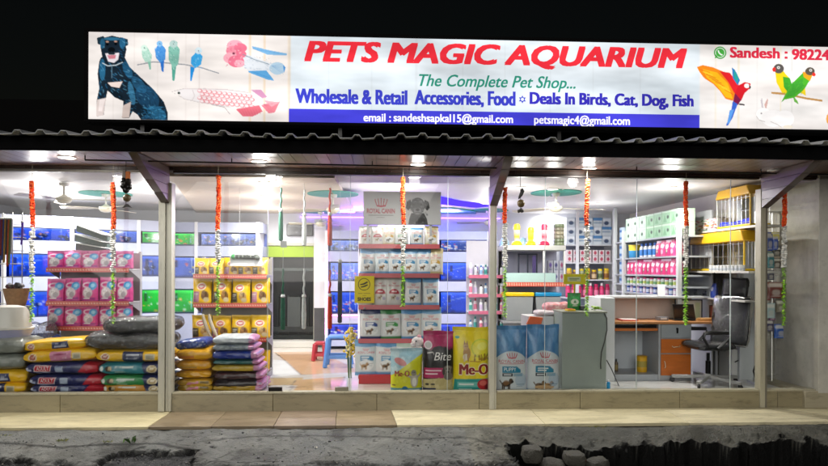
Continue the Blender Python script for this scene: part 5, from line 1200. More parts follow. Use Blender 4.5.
c.poly([(48, 22), (61, 22), (64, 28), (65, 34), (45, 34), (46, 28)], '#343437'); c.ell(54.5, 14.5, 7.6, 8.6, '#4a4a4d'); c.ell(54.5, 19, 5.2, 5.4, '#4a4a4d'); c.poly([(47.5, 8), (43.5, 10), (42.4, 16.5), (45, 19.5), (48, 16)], '#252527'); c.poly([(61.5, 8), (65.5, 10), (66.8, 16.5), (64.2, 19.5), (61, 16)], '#252527')
c.dabs(70, 44, 8, 64, 34, 1.1, ['#6f6f72', '#565659', '#2a2a2c', '#88888a'], .5, True, .6); c.ell(54.5, 20, 4.0, 3.6, '#77777a'); c.ell(54.5, 18.4, 2.0, 1.5, '#141416'); c.line([(51.6, 22), (54.5, 21), (57.4, 22)], .6, '#1c1c1e')
c.ell(50.5, 13, .9, .8, '#101012'); c.ell(58.2, 13, .9, .8, '#101012'); c.poly([(47, 29), (55, 26), (62, 28), (63, 31), (47, 32)], '#1d1d1f')
part('header_board', MB('#8f8f90').box(h0[0], h1[0], Yr - .018, Yr + .02, h1[2], h0[2]), 'card', cr, bev=.003)
part('header_print', flat_art(c, 182, 80, (h0[0] + .004, Yr - .021, h0[2] - .004), (h1[0] - .004, Yr - .021, h0[2] - .004), (h0[0] + .004, Yr - .021, h1[2] + .004)), 'card', cr)
for xx in (xa + .1, xb - .13): part('header_post', MB('#9a9a9c').box(xx, xx + .03, Yr + .022, Yr + .05, zs[0] + .002, h0[2] - .05), 'metal', cr)
part('header_lamp', MB((1, .95, .9)).tube([(xa + .25, Yr - .0, h1[2] - .02), (xb - .2, Yr - .0, h1[2] - .02)], .011, 8), 'led', cr)
AR = dict(blue=art_crownpack('#5b93c2', '#2f86b8', '#5b93c2'), navy=art_crownpack('#26305e', '#2c4a8c', '#26305e'), green=art_crownpack('#2f7a3f', '#3f9a4f', '#2f7a3f'), white=art_white_red(),
          yellow=art_crownpack('#c9b98a', '#c0962f', '#b9a878', '#cfcabc', ('#8a8478', '#3a352c')), palegreen=art_crownpack('#a9bfae', '#3f8f5a', '#3f8f5a'), blue2=art_crownpack('#6aa0cc', '#2a7fae', '#6aa0cc', '#d2dade', ('#b08a5c', '#6b4c2e')))
CM = {k_: mesh_of(bag_mb(.19, .30, .09, v, 32, 44, 90 + i, .08), 'dry_food_bag') for i, (k_, v) in enumerate(AR.items())}
def shelfrow(zi, items, pxs, wpx, pyt, Yo, rown, spec=None):
    for i, (it, px) in enumerate(zip(items, pxs)):
        Yb = Yr + Yo; d_ = Yb + 6.9; w_ = wpx * d_ / F; h_ = Z(pyt, Yb, px) - zi
        inst('dry_food_bag', CM[it], 'film', (X(px, Yb, 300), Yb, zi), f'{ {"blue":"white and blue","blue2":"white and light blue","navy":"white and navy","green":"white and green","white":"white and dark red","yellow":"white and beige","palegreen":"white and pale green"}[it] } bag, {ORD[i]} from left, {rown} shelf of the crown logo rack', 'bag', 'bags on the crown logo rack', (rnd.uniform(-.04, .02), rnd.uniform(-.025, .025), rnd.uniform(-.13, .13)), (w_ / .19 * 1.12, 1, h_ / .30 * 1.03))
shelfrow(zs[0], ['white', 'white', 'yellow', 'palegreen', 'blue', 'yellow'], (366, 377.5, 388.5, 401, 416.5, 431), 12.2, 226.5, .07, 'top')
shelfrow(zs[1], ['blue', 'blue2', 'blue', 'blue2', 'blue', 'yellow'], (367.5, 382.5, 396, 409.5, 423.5, 435), 14.2, 248.8, .07, 'second')
shelfrow(zs[2], ['white', 'white', 'white', 'blue', 'blue2'], (366, 380.5, 393.5, 413, 431), 14.6, 277, .07, 'third')
shelfrow(zs[3], ['navy', 'green', 'blue', 'blue2'], (371, 391.5, 412, 431), 19.0, 308, .07, 'fourth')
shelfrow(Z(375, Yr, 376), ['blue2', 'blue', 'palegreen'], (366.5, 387, 405), 20.2, 340, .02, 'lowest')
# yellow shoes notice
t0 = W(354.6, 276, Yr - .05); t1 = W(374.2, 303, Yr - .05)
c = Cv(0, 0, 20, 27, 160, 216, '#d8c51c'); c.ell(9.7, 8.3, 6.2, 6.2, '#2c2a14'); c.ell(9.7, 8.3, 5.5, 5.5, '#d8c51c'); c.poly([(5.5, 8.2), (9, 7.2), (13, 5.2), (13.6, 6.6), (10, 8.6), (6, 9.2)], '#2c2a14'); c.poly([(6, 10.6), (9.5, 9.6), (13.2, 8.2), (13.6, 9.4), (10.4, 10.9), (6.4, 11.6)], '#2c2a14')
for a, b in ((3.5, 8), (9, 16)): c.rect(a, 17, b, 17.9, '#a8951a')
c.rect(8, 19.2, 12, 19.9, '#a8951a'); c.text('SHOES', 3, 21.2, 16.8, 25, '#1d1b0c', 0, .05)
nt_ = thing('notice', 'yellow shoes notice with a circle emblem on the left of the crown logo rack', 'notice', ((t0[0] + t1[0]) / 2, Yr - .05, t1[2]))
part('board', MB('#cdb91a').box(t0[0], t1[0], Yr - .048, Yr - .044, t1[2], t0[2]), 'card', nt_); part('print', flat_art(c, 80, 108, (t0[0], Yr - .051, t0[2]), (t1[0], Yr - .051, t0[2]), (t0[0], Yr - .051, t1[2])), 'card', nt_)
part('clip', MB('#777777').box((t0[0] + t1[0]) / 2 - .01, (t0[0] + t1[0]) / 2 + .01, Yr - .043, Yr + .004, zs[2] - .04, zs[2] - .02), 'metal', nt_)

# big bags standing behind the glass
def bigbag(px0_, px1_, pyt, pyb, cv, label, seed, Y=.26, d=.16, nu=90, nv=130, name='pet_food_bag', cat='bag', tilt=0., wr=.06, text=()):
    yf_ = Y - d / 2; x0, x1 = X(px0_, yf_, 360), X(px1_, yf_, 360); h = Z(pyt, yf_, (px0_ + px1_) / 2)
    return bag(name, x1 - x0, h, d, cv, ((x0 + x1) / 2, Y, 0), label, cat, None, 0, seed, nu, nv, .45, wr, tilt, text)
bigbag(390.5, 423, 349, 391, art_meo_small(), 'small yellow cat food bag with blue top, left of the black and pink bag', 201, nv=90, text=[('Me-O', .13 + k_ * .008, .50, .575 + k_ * .008, .63, '#9a2b1c', 0, .0) for k_ in range(3)])
bigbag(423.5, 454.5, 331.5, 391, art_bite(), 'black dog food bag with pink top and script lettering', 202, text=[('Bite', .34, .345, .90, .475, '#f0ece8', .25, .0)])
bigbag(453, 491, 327.5, 391, art_meo_big(), 'large yellow cat food bag with red lettering beside the middle post', 203, d=.18, text=[('Me-O', .165 + k_ * .007, .565, .91 + k_ * .007, .725, '#8f1d1c', 0, .0) for k_ in range(6)])
bigbag(495, 528, 326, 391, art_big_crown(0), 'big blue and grey puppy food bag, left of two beside the counter', 204, d=.17, text=[('ROYAL CANIN', .12, .512, .91, .558, '#c02c40', 0, .0), ('PUPPY', .28, .63, .64, .685, '#f0f4f5', 0, .0)])
bigbag(528.3, 561, 325, 391, art_big_crown(1), 'big blue and grey dog food bag, right of two beside the counter', 205, d=.17, text=[('ROYAL CANIN', .12, .512, .91, .558, '#c02c40', 0, .0)])
for i, px in enumerate((511.5, 544.5)[:0]):   # clear sleeves over the two blue bags
    wv = bag_mb(.43, Z(323, .17, px), .20, Cv(0, 0, 1, 1, 10, 10), 40, 50, 300 + i, .22, .5)
    inst('clear_sleeve', mesh_of(wv, 'clear_sleeve', 'clear_plastic'), 'clear_plastic', (X(px, .16, 360), .262, 0.001), ['clear plastic sleeve over the left big blue bag', 'clear plastic sleeve over the right big blue bag'][i], 'plastic sleeve')
# white plush head above the small yellow bag
px_, py_, pz_ = W(417.5, 341.5, .50)
pp = thing('plush_toy', 'white plush toy head peeping between the small yellow and black bags', 'plush toy', (px_, .50, pz_ - .08))
m = MB('#d8d2d0'); m.ball((px_, .50, pz_), .075, None, 16, 10, 0, (1, .8, .85)); m.ball((px_ - .055, .45, pz_ - .03), .035, '#cfc4c2', 12, 8); m.ball((px_ + .02, .50, pz_ + .06), .028, '#e0a9b4', 10, 6)
part('head', m, 'fabric', pp); part('eye', MB('#151515').ball((px_ - .02, .432, pz_ + .012), .010, None, 8, 6), 'plastic', pp)
part('body', MB('#d0cac8').lathe([(.05, 0), (.07, .1), (.06, pz_ - .08), (.03, pz_ - .03)], (px_, .52, 0), 14), 'fabric', pp)
# ================================================================== RIGHT HALF
def boxm(w, d, h, cv, n=14, name='carton'):
    """printed carton: front art towards -y, sides in the art's edge colour"""
    mb = MB(); u, v = np.meshgrid(np.linspace(0, 1, n), np.linspace(0, 1, n))
    mb.grid(np.stack([(u - .5) * w, 0 * u - d / 2, (1 - v) * h], -1), cols=cv.sample(u, v))
    e = cv.sample(np.full((1, 1), .03), np.full((1, 1), .12))[0, 0]; o = len(mb.V)
    mb.box(-w / 2, w / 2, -d / 2 + .0005, d / 2, 0, h); mb.C[o:] = [tuple(e * .95)] * 8
    me = mb.mesh(name); me.materials.append(MATS['card']); return me
def bottlem(r, h, body, cap, label_, neck=.45, name='bottle'):
    mb = MB(); b, c, l = body, cap, label_
    pr = [(r * .9, 0), (r, .01 * h), (r, .14 * h), (r * 1.005, .15 * h), (r * 1.005, .55 * h), (r, .56 * h), (r, .68 * h), (r * neck * 1.2, .78 * h), (r * neck, .80 * h), (r * neck, .81 * h), (r * neck * 1.1, .82 * h), (r * neck * 1.1, .98 * h), (r * neck * .9, h)]
    mb.lathe(pr, (0, 0, 0), 14, None, [b, b, b, l, l, b, b, b, b, c, c, c, c]); me = mb.mesh(name); me.materials.append(MATS['plastic']); return me
# --- rack of small bottles behind the middle post
Yb = 1.9; xa, xb = X(468.5, Yb), X(505, Yb)
zs = [Z(275.5, Yb, 480), Z(294.5, Yb, 480), Z(311.5, Yb, 480), Z(330, Yb, 480)]
br_ = thing('bottle_rack', 'white rack with pink shelf edges crowded with grooming bottles behind the middle post', 'shelf rack', ((xa + xb) / 2, Yb + .15, 0))
part('back_panel', MB('#c9c6cf').box(xa, xb, Yb + .26, Yb + .28, 0, Z(240, Yb, 480)), 'paint', br_)
for z in zs: 
    s = part('shelf', MB('#cfccd4').box(xa, xb, Yb, Yb + .258, z - .018, z), 'paint', br_); part('price_strip', MB('#c76a86').box(xa, xb, Yb - .006, Yb - .001, z - .04, z + .01), 'plastic', s)
bms = [bottlem(.026, .19, '#d8d9de', '#e8e8ea', '#c8b8d8'), bottlem(.024, .17, '#d9dde4', '#2f6fae', '#8fb0d4'), bottlem(.026, .20, '#e3d2d8', '#c23a5a', '#d87f98'), bottlem(.024, .16, '#e8e8e6', '#2c2f36', '#d8d8da'), bottlem(.025, .18, '#b9d4d2', '#1f7f78', '#4aa39a')]
bnm = ['white bottle with lilac label', 'white bottle with blue cap', 'pink bottle with red cap', 'white bottle with black cap', 'pale green bottle with teal cap']
for r, z in enumerate(zs + [zs[0] + .0]):
    if r == 4: continue
    for i in range(7):
        k_ = (i * 3 + r * 2) % 5
        inst('bottle', bms[k_], 'plastic', (xa + .04 + i * (xb - xa - .08) / 6, Yb + .06 + .05 * (i % 2), z), f'{bnm[k_]}, {ORD[i]} from left, {RN4[r]} shelf behind the middle post', 'bottle', 'bottles behind the middle post', (0, 0, rnd.random() * 6), (1, 1, rnd.uniform(.85, 1.1)))
for i in range(5):
    me = boxm(.055, .05, .17, (lambda c: (c.rect(.1, .2, .9, .5, '#8f7fc0'), c.ell(.5, .7, .3, .12, '#c46a8c'), c)[-1])(Cv(0, 0, 1, 1, 20, 30, '#d5d6de')), 8, 'carton')
    inst('carton', me, 'card', (xa + .06 + i * .085, Yb + .17, zs[0] + .0), f'white and lilac carton, {ORD[i]} from left, at the back behind the middle post', 'carton', 'cartons behind the middle post')
# --- glass fronted display cabinet with bins under it
Yc = 1.7; xa, xb = X(503.5, Yc), X(566, Yc)
dc = thing('display_cabinet', 'white display cabinet with glass front and red price strip on its lower ledge', 'cabinet', ((xa + xb) / 2, Yc + .25, 0))
zt_, z1_, z2_, z3_ = Z(245.3, Yc, 535), Z(250.5, Yc, 535), Z(273, Yc, 535), Z(284, Yc, 535)
part('top', MB('#b9b9b5').box(xa, xb, Yc, Yc + .5, z1_, zt_), 'paint', dc, bev=.012)
part('back_panel', MB('#9f9fb4').box(xa + .01, xb - .01, Yc + .46, Yc + .48, 0, z1_ - .002), 'paint', dc)
part('ledge', MB('#cfd3d4').box(xa, xb, Yc + .01, Yc + .455, z3_ - .03, z3_), 'paint', dc)
part('lower_panel', MB('#a9c4c0').box(xa + .01, X(556, Yc), Yc + .012, Yc + .03, z3_ + .002, z2_), 'plastic', dc)
c = Cv(0, 0, 1, 1, 300, 10, '#c0402f')
for i in range(26): c.rect((i + .2) / 26, .3, (i + .7) / 26, .7, '#e8cdb8')
part('price_strip', flat_art(c, 100, 4, (xa, Yc - .004, Z(282.2, Yc, 535)), (xb, Yc - .004, Z(282.2, Yc, 535)), (xa, Yc - .004, Z(286.5, Yc, 535))), 'plastic', dc)
for xx in (xa + .005, X(543, Yc), xb - .035): part('post', MB('#c6c7c8').box(xx, xx + .03, Yc + .012, Yc + .04, z2_ + .002 if xx < xb - .1 and xx > xa + .1 else z3_ + .002, z1_ - .002), 'paint', dc)
part('front_glass', MB().add([(xa + .036, Yc + .02, z2_ + .002), (xb - .036, Yc + .02, z2_ + .002), (xb - .036, Yc + .02, z1_ - .002), (xa + .036, Yc + .02, z1_ - .002)], [(0, 1, 2, 3)]), 'glass', dc)
m = MB('#5a5f70'); xl, xr = X(518, Yc + .2), X(536, Yc + .2)
for xx in (xl, (xl + xr) / 2, xr): m.box(xx, xx + .02, Yc + .2, Yc + .22, z2_ - .0, z1_ - .04)
m.box(xl, xr + .02, Yc + .2, Yc + .22, z1_ - .06, z1_ - .04); m.box(xl + .22, xr, Yc + .225, Yc + .23, z2_, z1_ - .07, '#8a78c0'); m.box(xl - .2, xr + .02, Yc + .195, Yc + .22, z3_ + .002, z3_ + .02)
single('small_cage', 'dark framed small pet cage inside the glass display cabinet', 'cage', m, 'metal')
m = [boxm(.07, .06, .17, (lambda c: (c.ell(.5, .4, .3, .2, cl), c.rect(.15, .7, .85, .8, '#8a8fb0'), c)[-1])(Cv(0, 0, 1, 1, 24, 36, '#cfcfe0')), 10, 'carton') for cl in ('#7f62c0', '#4a4a88', '#b04a7a')]
for i in range(6): inst('carton', m[i % 3], 'card', (X(548, Yc + .3) + (i % 3) * .085, Yc + .2, z3_ + .001 + (i // 3) * .172), f'small pale carton, {ORD[i % 3]} from the left in the {["lower", "upper"][i // 3]} layer inside the display cabinet', 'carton', 'cartons inside the display cabinet')
zb_ = Z(321, Yc, 520)
part('bottom_shelf', MB('#a8a8aa').box(xa, xb, Yc + .0, Yc + .455, zb_ - .03, zb_), 'paint', dc); part('plinth_panel', MB('#8e8e92').box(xa + .01, xb - .01, Yc + .05, Yc + .07, 0, zb_ - .032), 'paint', dc)
for p0, p1, cl, nm in ((496, 534.5, '#e0bd12', 'yellow'), (535.5, 562, '#1f86b8', 'blue')):
    a, b = X(p0 + (8 if p0 < 500 else 0), Yc), X(p1, Yc); zt2 = Z(292.5, Yc, 530); t = thing('storage_bin', f'grey translucent storage bin with {cl and nm} lid under the display cabinet', 'storage bin', ((a + b) / 2, Yc + .18, zb_))
    part('body', MB('#8f9294').prism([(a + .03, zb_), (b - .03, zb_), (b - .01, zt2 - .06), (a + .01, zt2 - .06)], 'y', Yc + .02, Yc + .36), 'plastic', t, bev=.01)
    part('lid', MB(cl).box(a, b, Yc + .01, Yc + .37, zt2 - .058, zt2), 'plastic', t, bev=.012)
# feeder tubes on the cabinet
for px, pt, cl, cl2, nm in ((516.5, 224, '#e3c61c', '#e8e6da', 'taller yellow'), (530.5, 227.5, '#e0c11a', '#e8d25a', 'shorter yellow'), (544, 224, '#b9234a', '#e2d6da', 'red')):
    x = X(px, Yc + .15); h = Z(pt, Yc + .15, px) - zt_; t = thing('feeder_tube', f'{nm} bird feeder tube standing on the display cabinet', 'feeder', (x, Yc + .15, zt_)); w_ = .075
    part('tray', MB(cl).lathe([(w_ * .95, 0), (w_ * 1.1, .02), (w_ * .9, .05), (w_ * .5, .07)], (x, Yc + .15, zt_), 18), 'plastic', t)
    part('tube', MB().lathe([(w_ * .45, .07), (w_ * .55, h * .4), (w_ * .6, h * .72)], (x, Yc + .15, zt_), 14, None, [cl2, cl, cl2]), 'plastic', t)
    part('cap', MB(cl).lathe([(w_ * .68, h * .72), (w_ * .68, h * .90), (w_ * .5, h), (.005, h)], (x, Yc + .15, zt_), 16), 'plastic', t)
for px, nm in ((504.5, 'left of the taller yellow feeder'), (523.5, 'between the two yellow feeders')):
    x = X(px, Yc + .32); single('plastic_dome', f'pale blue plastic dome {nm}', 'dome', MB('#8fb8dc').lathe([(.075, 0), (.075, .02), (.068, .07), (.04, .12), (.002, .135)], (x, Yc + .34, zt_), 18), 'plastic')
m = MB()
x = X(559.5, Yc + .2)
for k_ in range(6): m.lathe([(.075, k_ * .055), (.085, k_ * .055 + .015), (.08, k_ * .055 + .053)], (x, Yc + .25, zt_), 14, rnd.choice(['#7d8a68', '#8f8a74', '#6b7758', '#a39a80']))
single('bowl_stack', 'stack of olive and brown pet bowls at the right end of the display cabinet top', 'bowls', m, 'plastic')

# --- printed cartons on the back wall shelves (left of the first white upright)
Yw = 4.05; xa, xb = X(566, Yw), X(612, Yw)
levels = [Z(v, Yw, 592) for v in (244.5, 262.5, 279.5, 297.5)]
bs = thing('wall_shelf', 'white back wall shelving packed with cartons, jars and pink bottles', 'shelving', ((xa + xb) / 2, Yw + .2, 0))
for z in levels: part('shelf', MB('#c9cbd0').box(xa, xb, Yw, Yw + .4, z - .022, z), 'paint', bs)
part('back_panel', MB('#8f96a8').box(xa, xb, Yw + .42, Yw + .44, 0, 2.3), 'paint', bs)
for px in (577, 613.5): part('upright', MB('#d4d6da').box(X(px, Yw) - .03, X(px, Yw) + .03, Yw - .012, Yw - .001, 0, Z(207, Yw, 600)), 'paint', bs)
c = Cv(0, 0, 1, 1, 42, 42, '#c6d0da'); c.rect(.05, .1, .95, .4, '#e3e8ee'); c.ell(.5, .6, .28, .22, '#3f4f6c'); wb1 = boxm(.17, .15, .165, c)
c = Cv(0, 0, 1, 1, 42, 42, '#cdd6dc'); c.rect(.0, .0, 1, .3, '#4a7fb4'); c.rect(.1, .5, .9, .62, '#7f9ab4'); wb2 = boxm(.20, .15, .165, c)
c = Cv(0, 0, 1, 1, 42, 42, '#dccfd2'); c.ell(.5, .45, .3, .3, '#b0455c'); c.rect(.1, .82, .9, .9, '#a8a0a8'); pt_ = boxm(.095, .1, .115, c)
for L in range(3):
    for i in range(5):
        me = [wb1, wb2][(i + L) % 2] if i > 0 else wb1
        inst('carton', me, 'card', (xa + .10 + i * (xb - xa - .2) / 4, Yw + .1, levels[0] + L * .167), f'{["pale grey carton with dark print", "pale carton with blue band"][(i + L) % 2 if i else 0]}, {ORD[i]} from left, {["bottom", "middle", "top"][L]} layer, highest back shelf', 'carton', 'cartons on the highest back wall shelf')
for L in range(2):
    for i in range(7): inst('carton', pt_, 'card', (xa + .07 + i * (xb - xa - .14) / 6, Yw + .07, levels[1] + L * .117), f'white carton with red dot, {ORD[i]} from left, {["lower", "upper"][L]} layer on the back wall', 'carton', 'white cartons with red dots')
jr = [bottlem(.05, .21, '#c9a23a', '#e3c41c', '#8a5a2a', .8, 'jar'), bottlem(.05, .18, '#7a5a3a', '#d8b81a', '#c9b08a', .8, 'jar'), bottlem(.045, .20, '#a8b08a', '#e8d030', '#5a6a3a', .8, 'jar')]
for i in range(7): inst('jar', jr[i % 3], 'plastic', (xa + .08 + i * (xb - xa - .16) / 6, Yw + .08, levels[2]), f'{["amber", "brown", "olive"][i % 3]} jar with yellow lid, {ORD[i]} from the left on the third back wall shelf', 'jar', 'jars with yellow lids')
pb = [bottlem(.045, .27, '#c41f5a', '#d8d2d4', '#d8487c', .5), bottlem(.045, .25, '#b81a54', '#b81a54', '#e07a9c', .7)]
for i in range(8): inst('bottle', pb[i % 2], 'plastic', (xa + .06 + i * (xb - xa - .12) / 7, Yw + .08, levels[3]), f'bright pink bottle, {ORD[i]} from the left on the lowest back wall shelf', 'bottle', 'bright pink bottles')
# --- shelving along the right wall, fronts facing left
XS = 4.0
def ywall(px, xw=XS):
    dx, dy, _ = _ray(px, 260); return CAM[1] + dy * xw / dx
def zwall(py, px, xw=XS):
    dx, dy, dz = _ray(px, py); return CAM[2] + dz * xw / dx
y3, y2, y1 = ywall(679), ywall(624), ywall(615)
lv = [zwall(v, 677) for v in (235, 255.5, 275, 286.5, 296)]
ws = thing('wall_shelf', 'white shelving along the right wall with green cartons on top and pink packs below', 'shelving', (XS + .2, (y3 + y2) / 2, 0))
for z in lv: part('shelf', MB('#a4a8ad').box(XS, XS + .45, y3 + .03, y1 - .02, z - .024, z), 'paint', ws)
part('back_panel', MB('#a9abae').box(XS + .46, XS + .48, y3, y1 + .05, 0, lv[0] + .35), 'paint', ws)
for yy, zt_2 in ((y3, zwall(223, 679)), (y2, zwall(231, 624)), (y1, zwall(208, 615))): part('upright', MB('#bfc2c2').box(XS - .03, XS + .03, yy - .026, yy + .026, 0, zt_2), 'paint', ws, bev=.004)
RL = (0, 0, -PI / 2)
c = Cv(0, 0, 1, 1, 42, 42, '#a9c4ae'); c.rect(0, 0, 1, .1, '#bcd2bf'); c.ell(.42, .55, .15, .15, '#3a4a42'); c.rect(.65, .3, .9, .7, '#cbdccc'); gb1 = boxm(.255, .22, .185, c, 18)
c = Cv(0, 0, 1, 1, 42, 42, '#8fb894'); c.rect(.0, .0, 1, .14, '#b9d2ba'); c.poly([(.1, .9), (.3, .3), (.6, .9)], '#6f9f78'); c.ell(.7, .5, .14, .14, '#35473c'); gb2 = boxm(.255, .22, .185, c, 18)
n = 7
for L in range(2):
    for i in range(n):
        yy = y3 + .18 + i * .268
        if yy > y2 - .12: continue
        inst('carton', gb2 if i < 4 else gb1, 'card', (XS + .14, yy, lv[0] + L * .188), f'pale green carton, {ORD[i]} from right, {["lower", "upper"][L]} layer on the right wall shelving', 'carton', 'pale green cartons', RL)
pkA = mesh_of(bag_mb(.15, .235, .07, (lambda c: (c.rect(0, 0, 1, .14, '#e3c4d2'), c.ell(.5, .42, .32, .14, '#ecd9e2'), c.ell(.5, .70, .24, .13, '#7a4a5e'), c.ell(.55, .68, .14, .08, '#d8c4b4'), c)[-1])(C1(60, 90, '#cc2f6c')), 18, 24, 401, .08), 'treat_pack')
pkB = mesh_of(bag_mb(.15, .235, .07, (lambda c: (c.rect(0, 0, 1, .10, '#b01f52'), c.poly([(.1, .2), (.9, .3), (.8, .5), (.1, .45)], '#f0dde6'), c.ell(.5, .72, .28, .15, '#e8b4c8'), c)[-1])(C1(60, 90, '#d2447f')), 18, 24, 402, .08), 'treat_pack')
bw = bottlem(.04, .22, '#d8dde4', '#2f62b0', '#3f7fc8', .5)
for i in range(12):
    yy = y3 + .11 + i * .155
    if yy > y2 - .05: break
    if i < 5: inst('treat_pack', [pkA, pkB][i % 2], 'film', (XS + .06, yy, lv[1]), f'pink pet treat pack, {ORD[i]} from the right on the second shelf of the right wall', 'pack', 'pink treat packs', RL)
    elif i < 9: inst('bottle', bw, 'plastic', (XS + .07, yy, lv[1]), f'blue and white bottle, {ORD[i - 5]} from the right on the second shelf of the right wall', 'bottle', 'blue and white bottles')
    inst('treat_pack', [pkB, pkA][(i // 2) % 2], 'film', (XS + .06, yy, lv[2]), f'pink pet treat pack, {ORD[i]} from the right on the third shelf of the right wall', 'pack', 'pink treat packs', RL, (1, 1, 1.0))
yy = y2 - .17; t = thing('round_tub', 'yellow topped round tub at the far end of the second right wall shelf', 'tub', (XS + .12, yy, lv[1]))
part('body', MB().lathe([(.09, 0), (.1, .02), (.1, .12), (.1, .121), (.1, .19)], (XS + .12, yy, lv[1]), 20, None, ['#2f7fb0', '#2f7fb0', '#3f8fc0', '#e0c83a', '#e0c83a']), 'plastic', t); part('lid', MB('#d8c23a').lathe([(.105, .19), (.105, .215), (.02, .222)], (XS + .12, yy, lv[1]), 20), 'plastic', t)
sj = [bottlem(.035, .12, '#3f5fa8', '#e8e8ea', '#c9d0e0', .85, 'jar'), bottlem(.035, .11, '#e2e2e4', '#c23a6a', '#b8c46a', .85, 'jar'), bottlem(.032, .12, '#c8a8c4', '#3a3a44', '#e8e4ea', .85, 'jar'), bottlem(.035, .10, '#d2d8cc', '#e8e8e8', '#6f9f6a', .85, 'jar')]
jn = ['blue jar with white lid', 'white jar with pink lid', 'lilac jar with dark lid', 'pale jar with green label']
for r in (3, 4):
    for i in range(15):
        yy = y3 + .09 + i * .125
        if yy > y2 - .04: break
        k_ = (i * 2 + r) % 4
        inst('jar', sj[k_], 'plastic', (XS + .06, yy, lv[r]), f'small {jn[k_]}, {ORD[i]} from right, {["fourth", "lowest"][r - 3]} right wall shelf', 'jar', 'small jars on the right wall shelving', (0, 0, rnd.random() * 6))
c = Cv(0, 0, 1, 1, 42, 42, '#b9cbd8'); c.rect(0, .3, .5, .7, '#3a6fae'); bb = boxm(.2, .2, .15, c)
for r, z in enumerate(lv[:4]):
    for L in range(2 if r < 3 else 1): inst('carton', bb, 'card', (XS + .14, (y2 + y1) / 2 + .0, z + L * .126), f'pale blue carton, {["lower", "upper"][L]} one between the two left uprights, {ORD[r]} shelf', 'carton', 'pale blue cartons between the uprights', RL, (1, 1, .83))
# --- desk with hutch
Yd = .84
def BX(m, p0, p1, q0, q1, ya, yb, col=None, Yq_=None):
    Yq_ = ya if Yq_ is None else Yq_
    return m.box(X(p0, Yq_), X(p1, Yq_), ya, yb, Z(q1, Yq_, (p0 + p1) / 2), Z(q0, Yq_, (p0 + p1) / 2), col)
dk = thing('desk', 'grey and orange office desk with hutch, drawers and open knee space', 'desk', (X(660, Yd), Yd + .3, 0))
xd0, xd1 = X(614.5, Yd), X(737, Yd); zD = Z(321.6, Yd, 670)
part('desktop', MB('#b07a4c').box(xd0, xd1, Yd - .02, Yd + .56, zD - .03, zD), 'wood', dk, bev=.003)
part('side_panel', MB('#d2d4d6').box(X(600.5, Yd - .02), xd0 - .002, Yd - .02, Yd + .6, 0, Z(297.8, Yd, 608)), 'paint', dk, bev=.003)
part('side_panel', MB('#9fa2a8').box(X(658.8, Yd), X(660.2, Yd), Yd, Yd + .54, .0, zD - .032), 'paint', dk)
part('knee_panel', MB('#b0b6bd').box(xd0 + .002, X(658.6, Yd), Yd + .50, Yd + .52, .06, zD - .032), 'paint', dk)
part('floor_panel', MB('#9b9fa5').box(xd0 + .002, X(658.6, Yd), Yd + .01, Yd + .498, Z(381, Yd, 640), Z(374.5, Yd, 640)), 'paint', dk)
part('keyboard_tray', MB('#b5672f').box(xd0 + .01, X(658.4, Yd), Yd + .01, Yd + .3, Z(331, Yd, 640), Z(328.3, Yd, 640)), 'wood', dk, bev=.003)
part('slide_rail', MB('#2f2f31').box(xd0 + .02, X(657, Yd), Yd + .02, Yd + .04, Z(328, Yd, 640), Z(325.4, Yd, 640)), 'metal', dk)
pd_ = part('pedestal', MB('#8f9093').box(X(660.4, Yd), X(691.8, Yd), Yd + .012, Yd + .5, 0, zD - .033), 'paint', dk)
def drawer(q0, q1, col, nm):
    m = MB(); BX(m, 661.2, 691, q0, q1, Yd - .004, Yd + .010, col, Yd); return part(nm, m, 'wood' if col != '#8e949a' else 'paint', dk, bev=.003)
dr = drawer(324.8, 337.8, '#8e949a', 'drawer'); m = MB('#17181a'); m.ball((X(677, Yd), Yd - .012, Z(328.7, Yd, 677)), .016, None, 10, 6); m.bar((X(677, Yd), Yd - .016, Z(329, Yd, 677)), (X(677, Yd), Yd - .016, Z(333, Yd, 677)), .02, .008); part('lock', m, 'metal', dr)
dr = drawer(339, 353, '#b4601f', 'drawer'); part('handle', MB('#c9b9a0').tube([(X(672, Yd), Yd - .006, Z(346, Yd, 677)), (X(673, Yd), Yd - .024, Z(347, Yd, 677)), (X(679, Yd), Yd - .024, Z(346.4, Yd, 677)), (X(680, Yd), Yd - .006, Z(345.4, Yd, 677))], .006, 6), 'metal', dr)
dr = drawer(354.2, 375.3, '#b35f1e', 'cupboard_door'); part('handle', MB('#c9b9a0').tube([(X(664.5, Yd), Yd - .006, Z(361, Yd, 664)), (X(664.5, Yd), Yd - .024, Z(362.5, Yd, 664)), (X(664.9, Yd), Yd - .024, Z(366.5, Yd, 664)), (X(664.7, Yd), Yd - .006, Z(368, Yd, 664))], .006, 6), 'metal', dr)
part('hutch_back', MB('#cdb6ac').box(xd0, X(713, Yd), Yd + .565, Yd + .58, zD + .0, Z(298.4, Yd + .3, 660) - .0), 'paint', dk)
part('hutch_top', MB('#c2c4c6').box(X(611, Yd), X(714, Yd), Yd + .25, Yd + .60, Z(298.2, Yd + .25, 660), Z(296.2, Yd + .25, 660)), 'paint', dk, bev=.003)
part('hutch_side', MB('#b9bbbe').box(X(712, Yd + .4), X(713.4, Yd + .4), Yd + .3, Yd + .56, zD + .002, Z(298.4, Yd + .25, 660)), 'paint', dk)
part('leg', MB('#8f9094').box(xd1 - .045, xd1 - .01, Yd + .44, Yd + .48, 0, zD - .032), 'paint', dk)
single('red_folder', 'flat red folder lying on the left of the desk', 'folder', MB('#c23a34').box(X(620, Yd + .2), X(636, Yd + .2), Yd + .12, Yd + .32, zD + .001, zD + .014).box(X(621, Yd + .2), X(635.5, Yd + .2), Yd + .13, Yd + .31, zD + .0145, zD + .018, '#e0d6cf'), 'card', bev=.001)
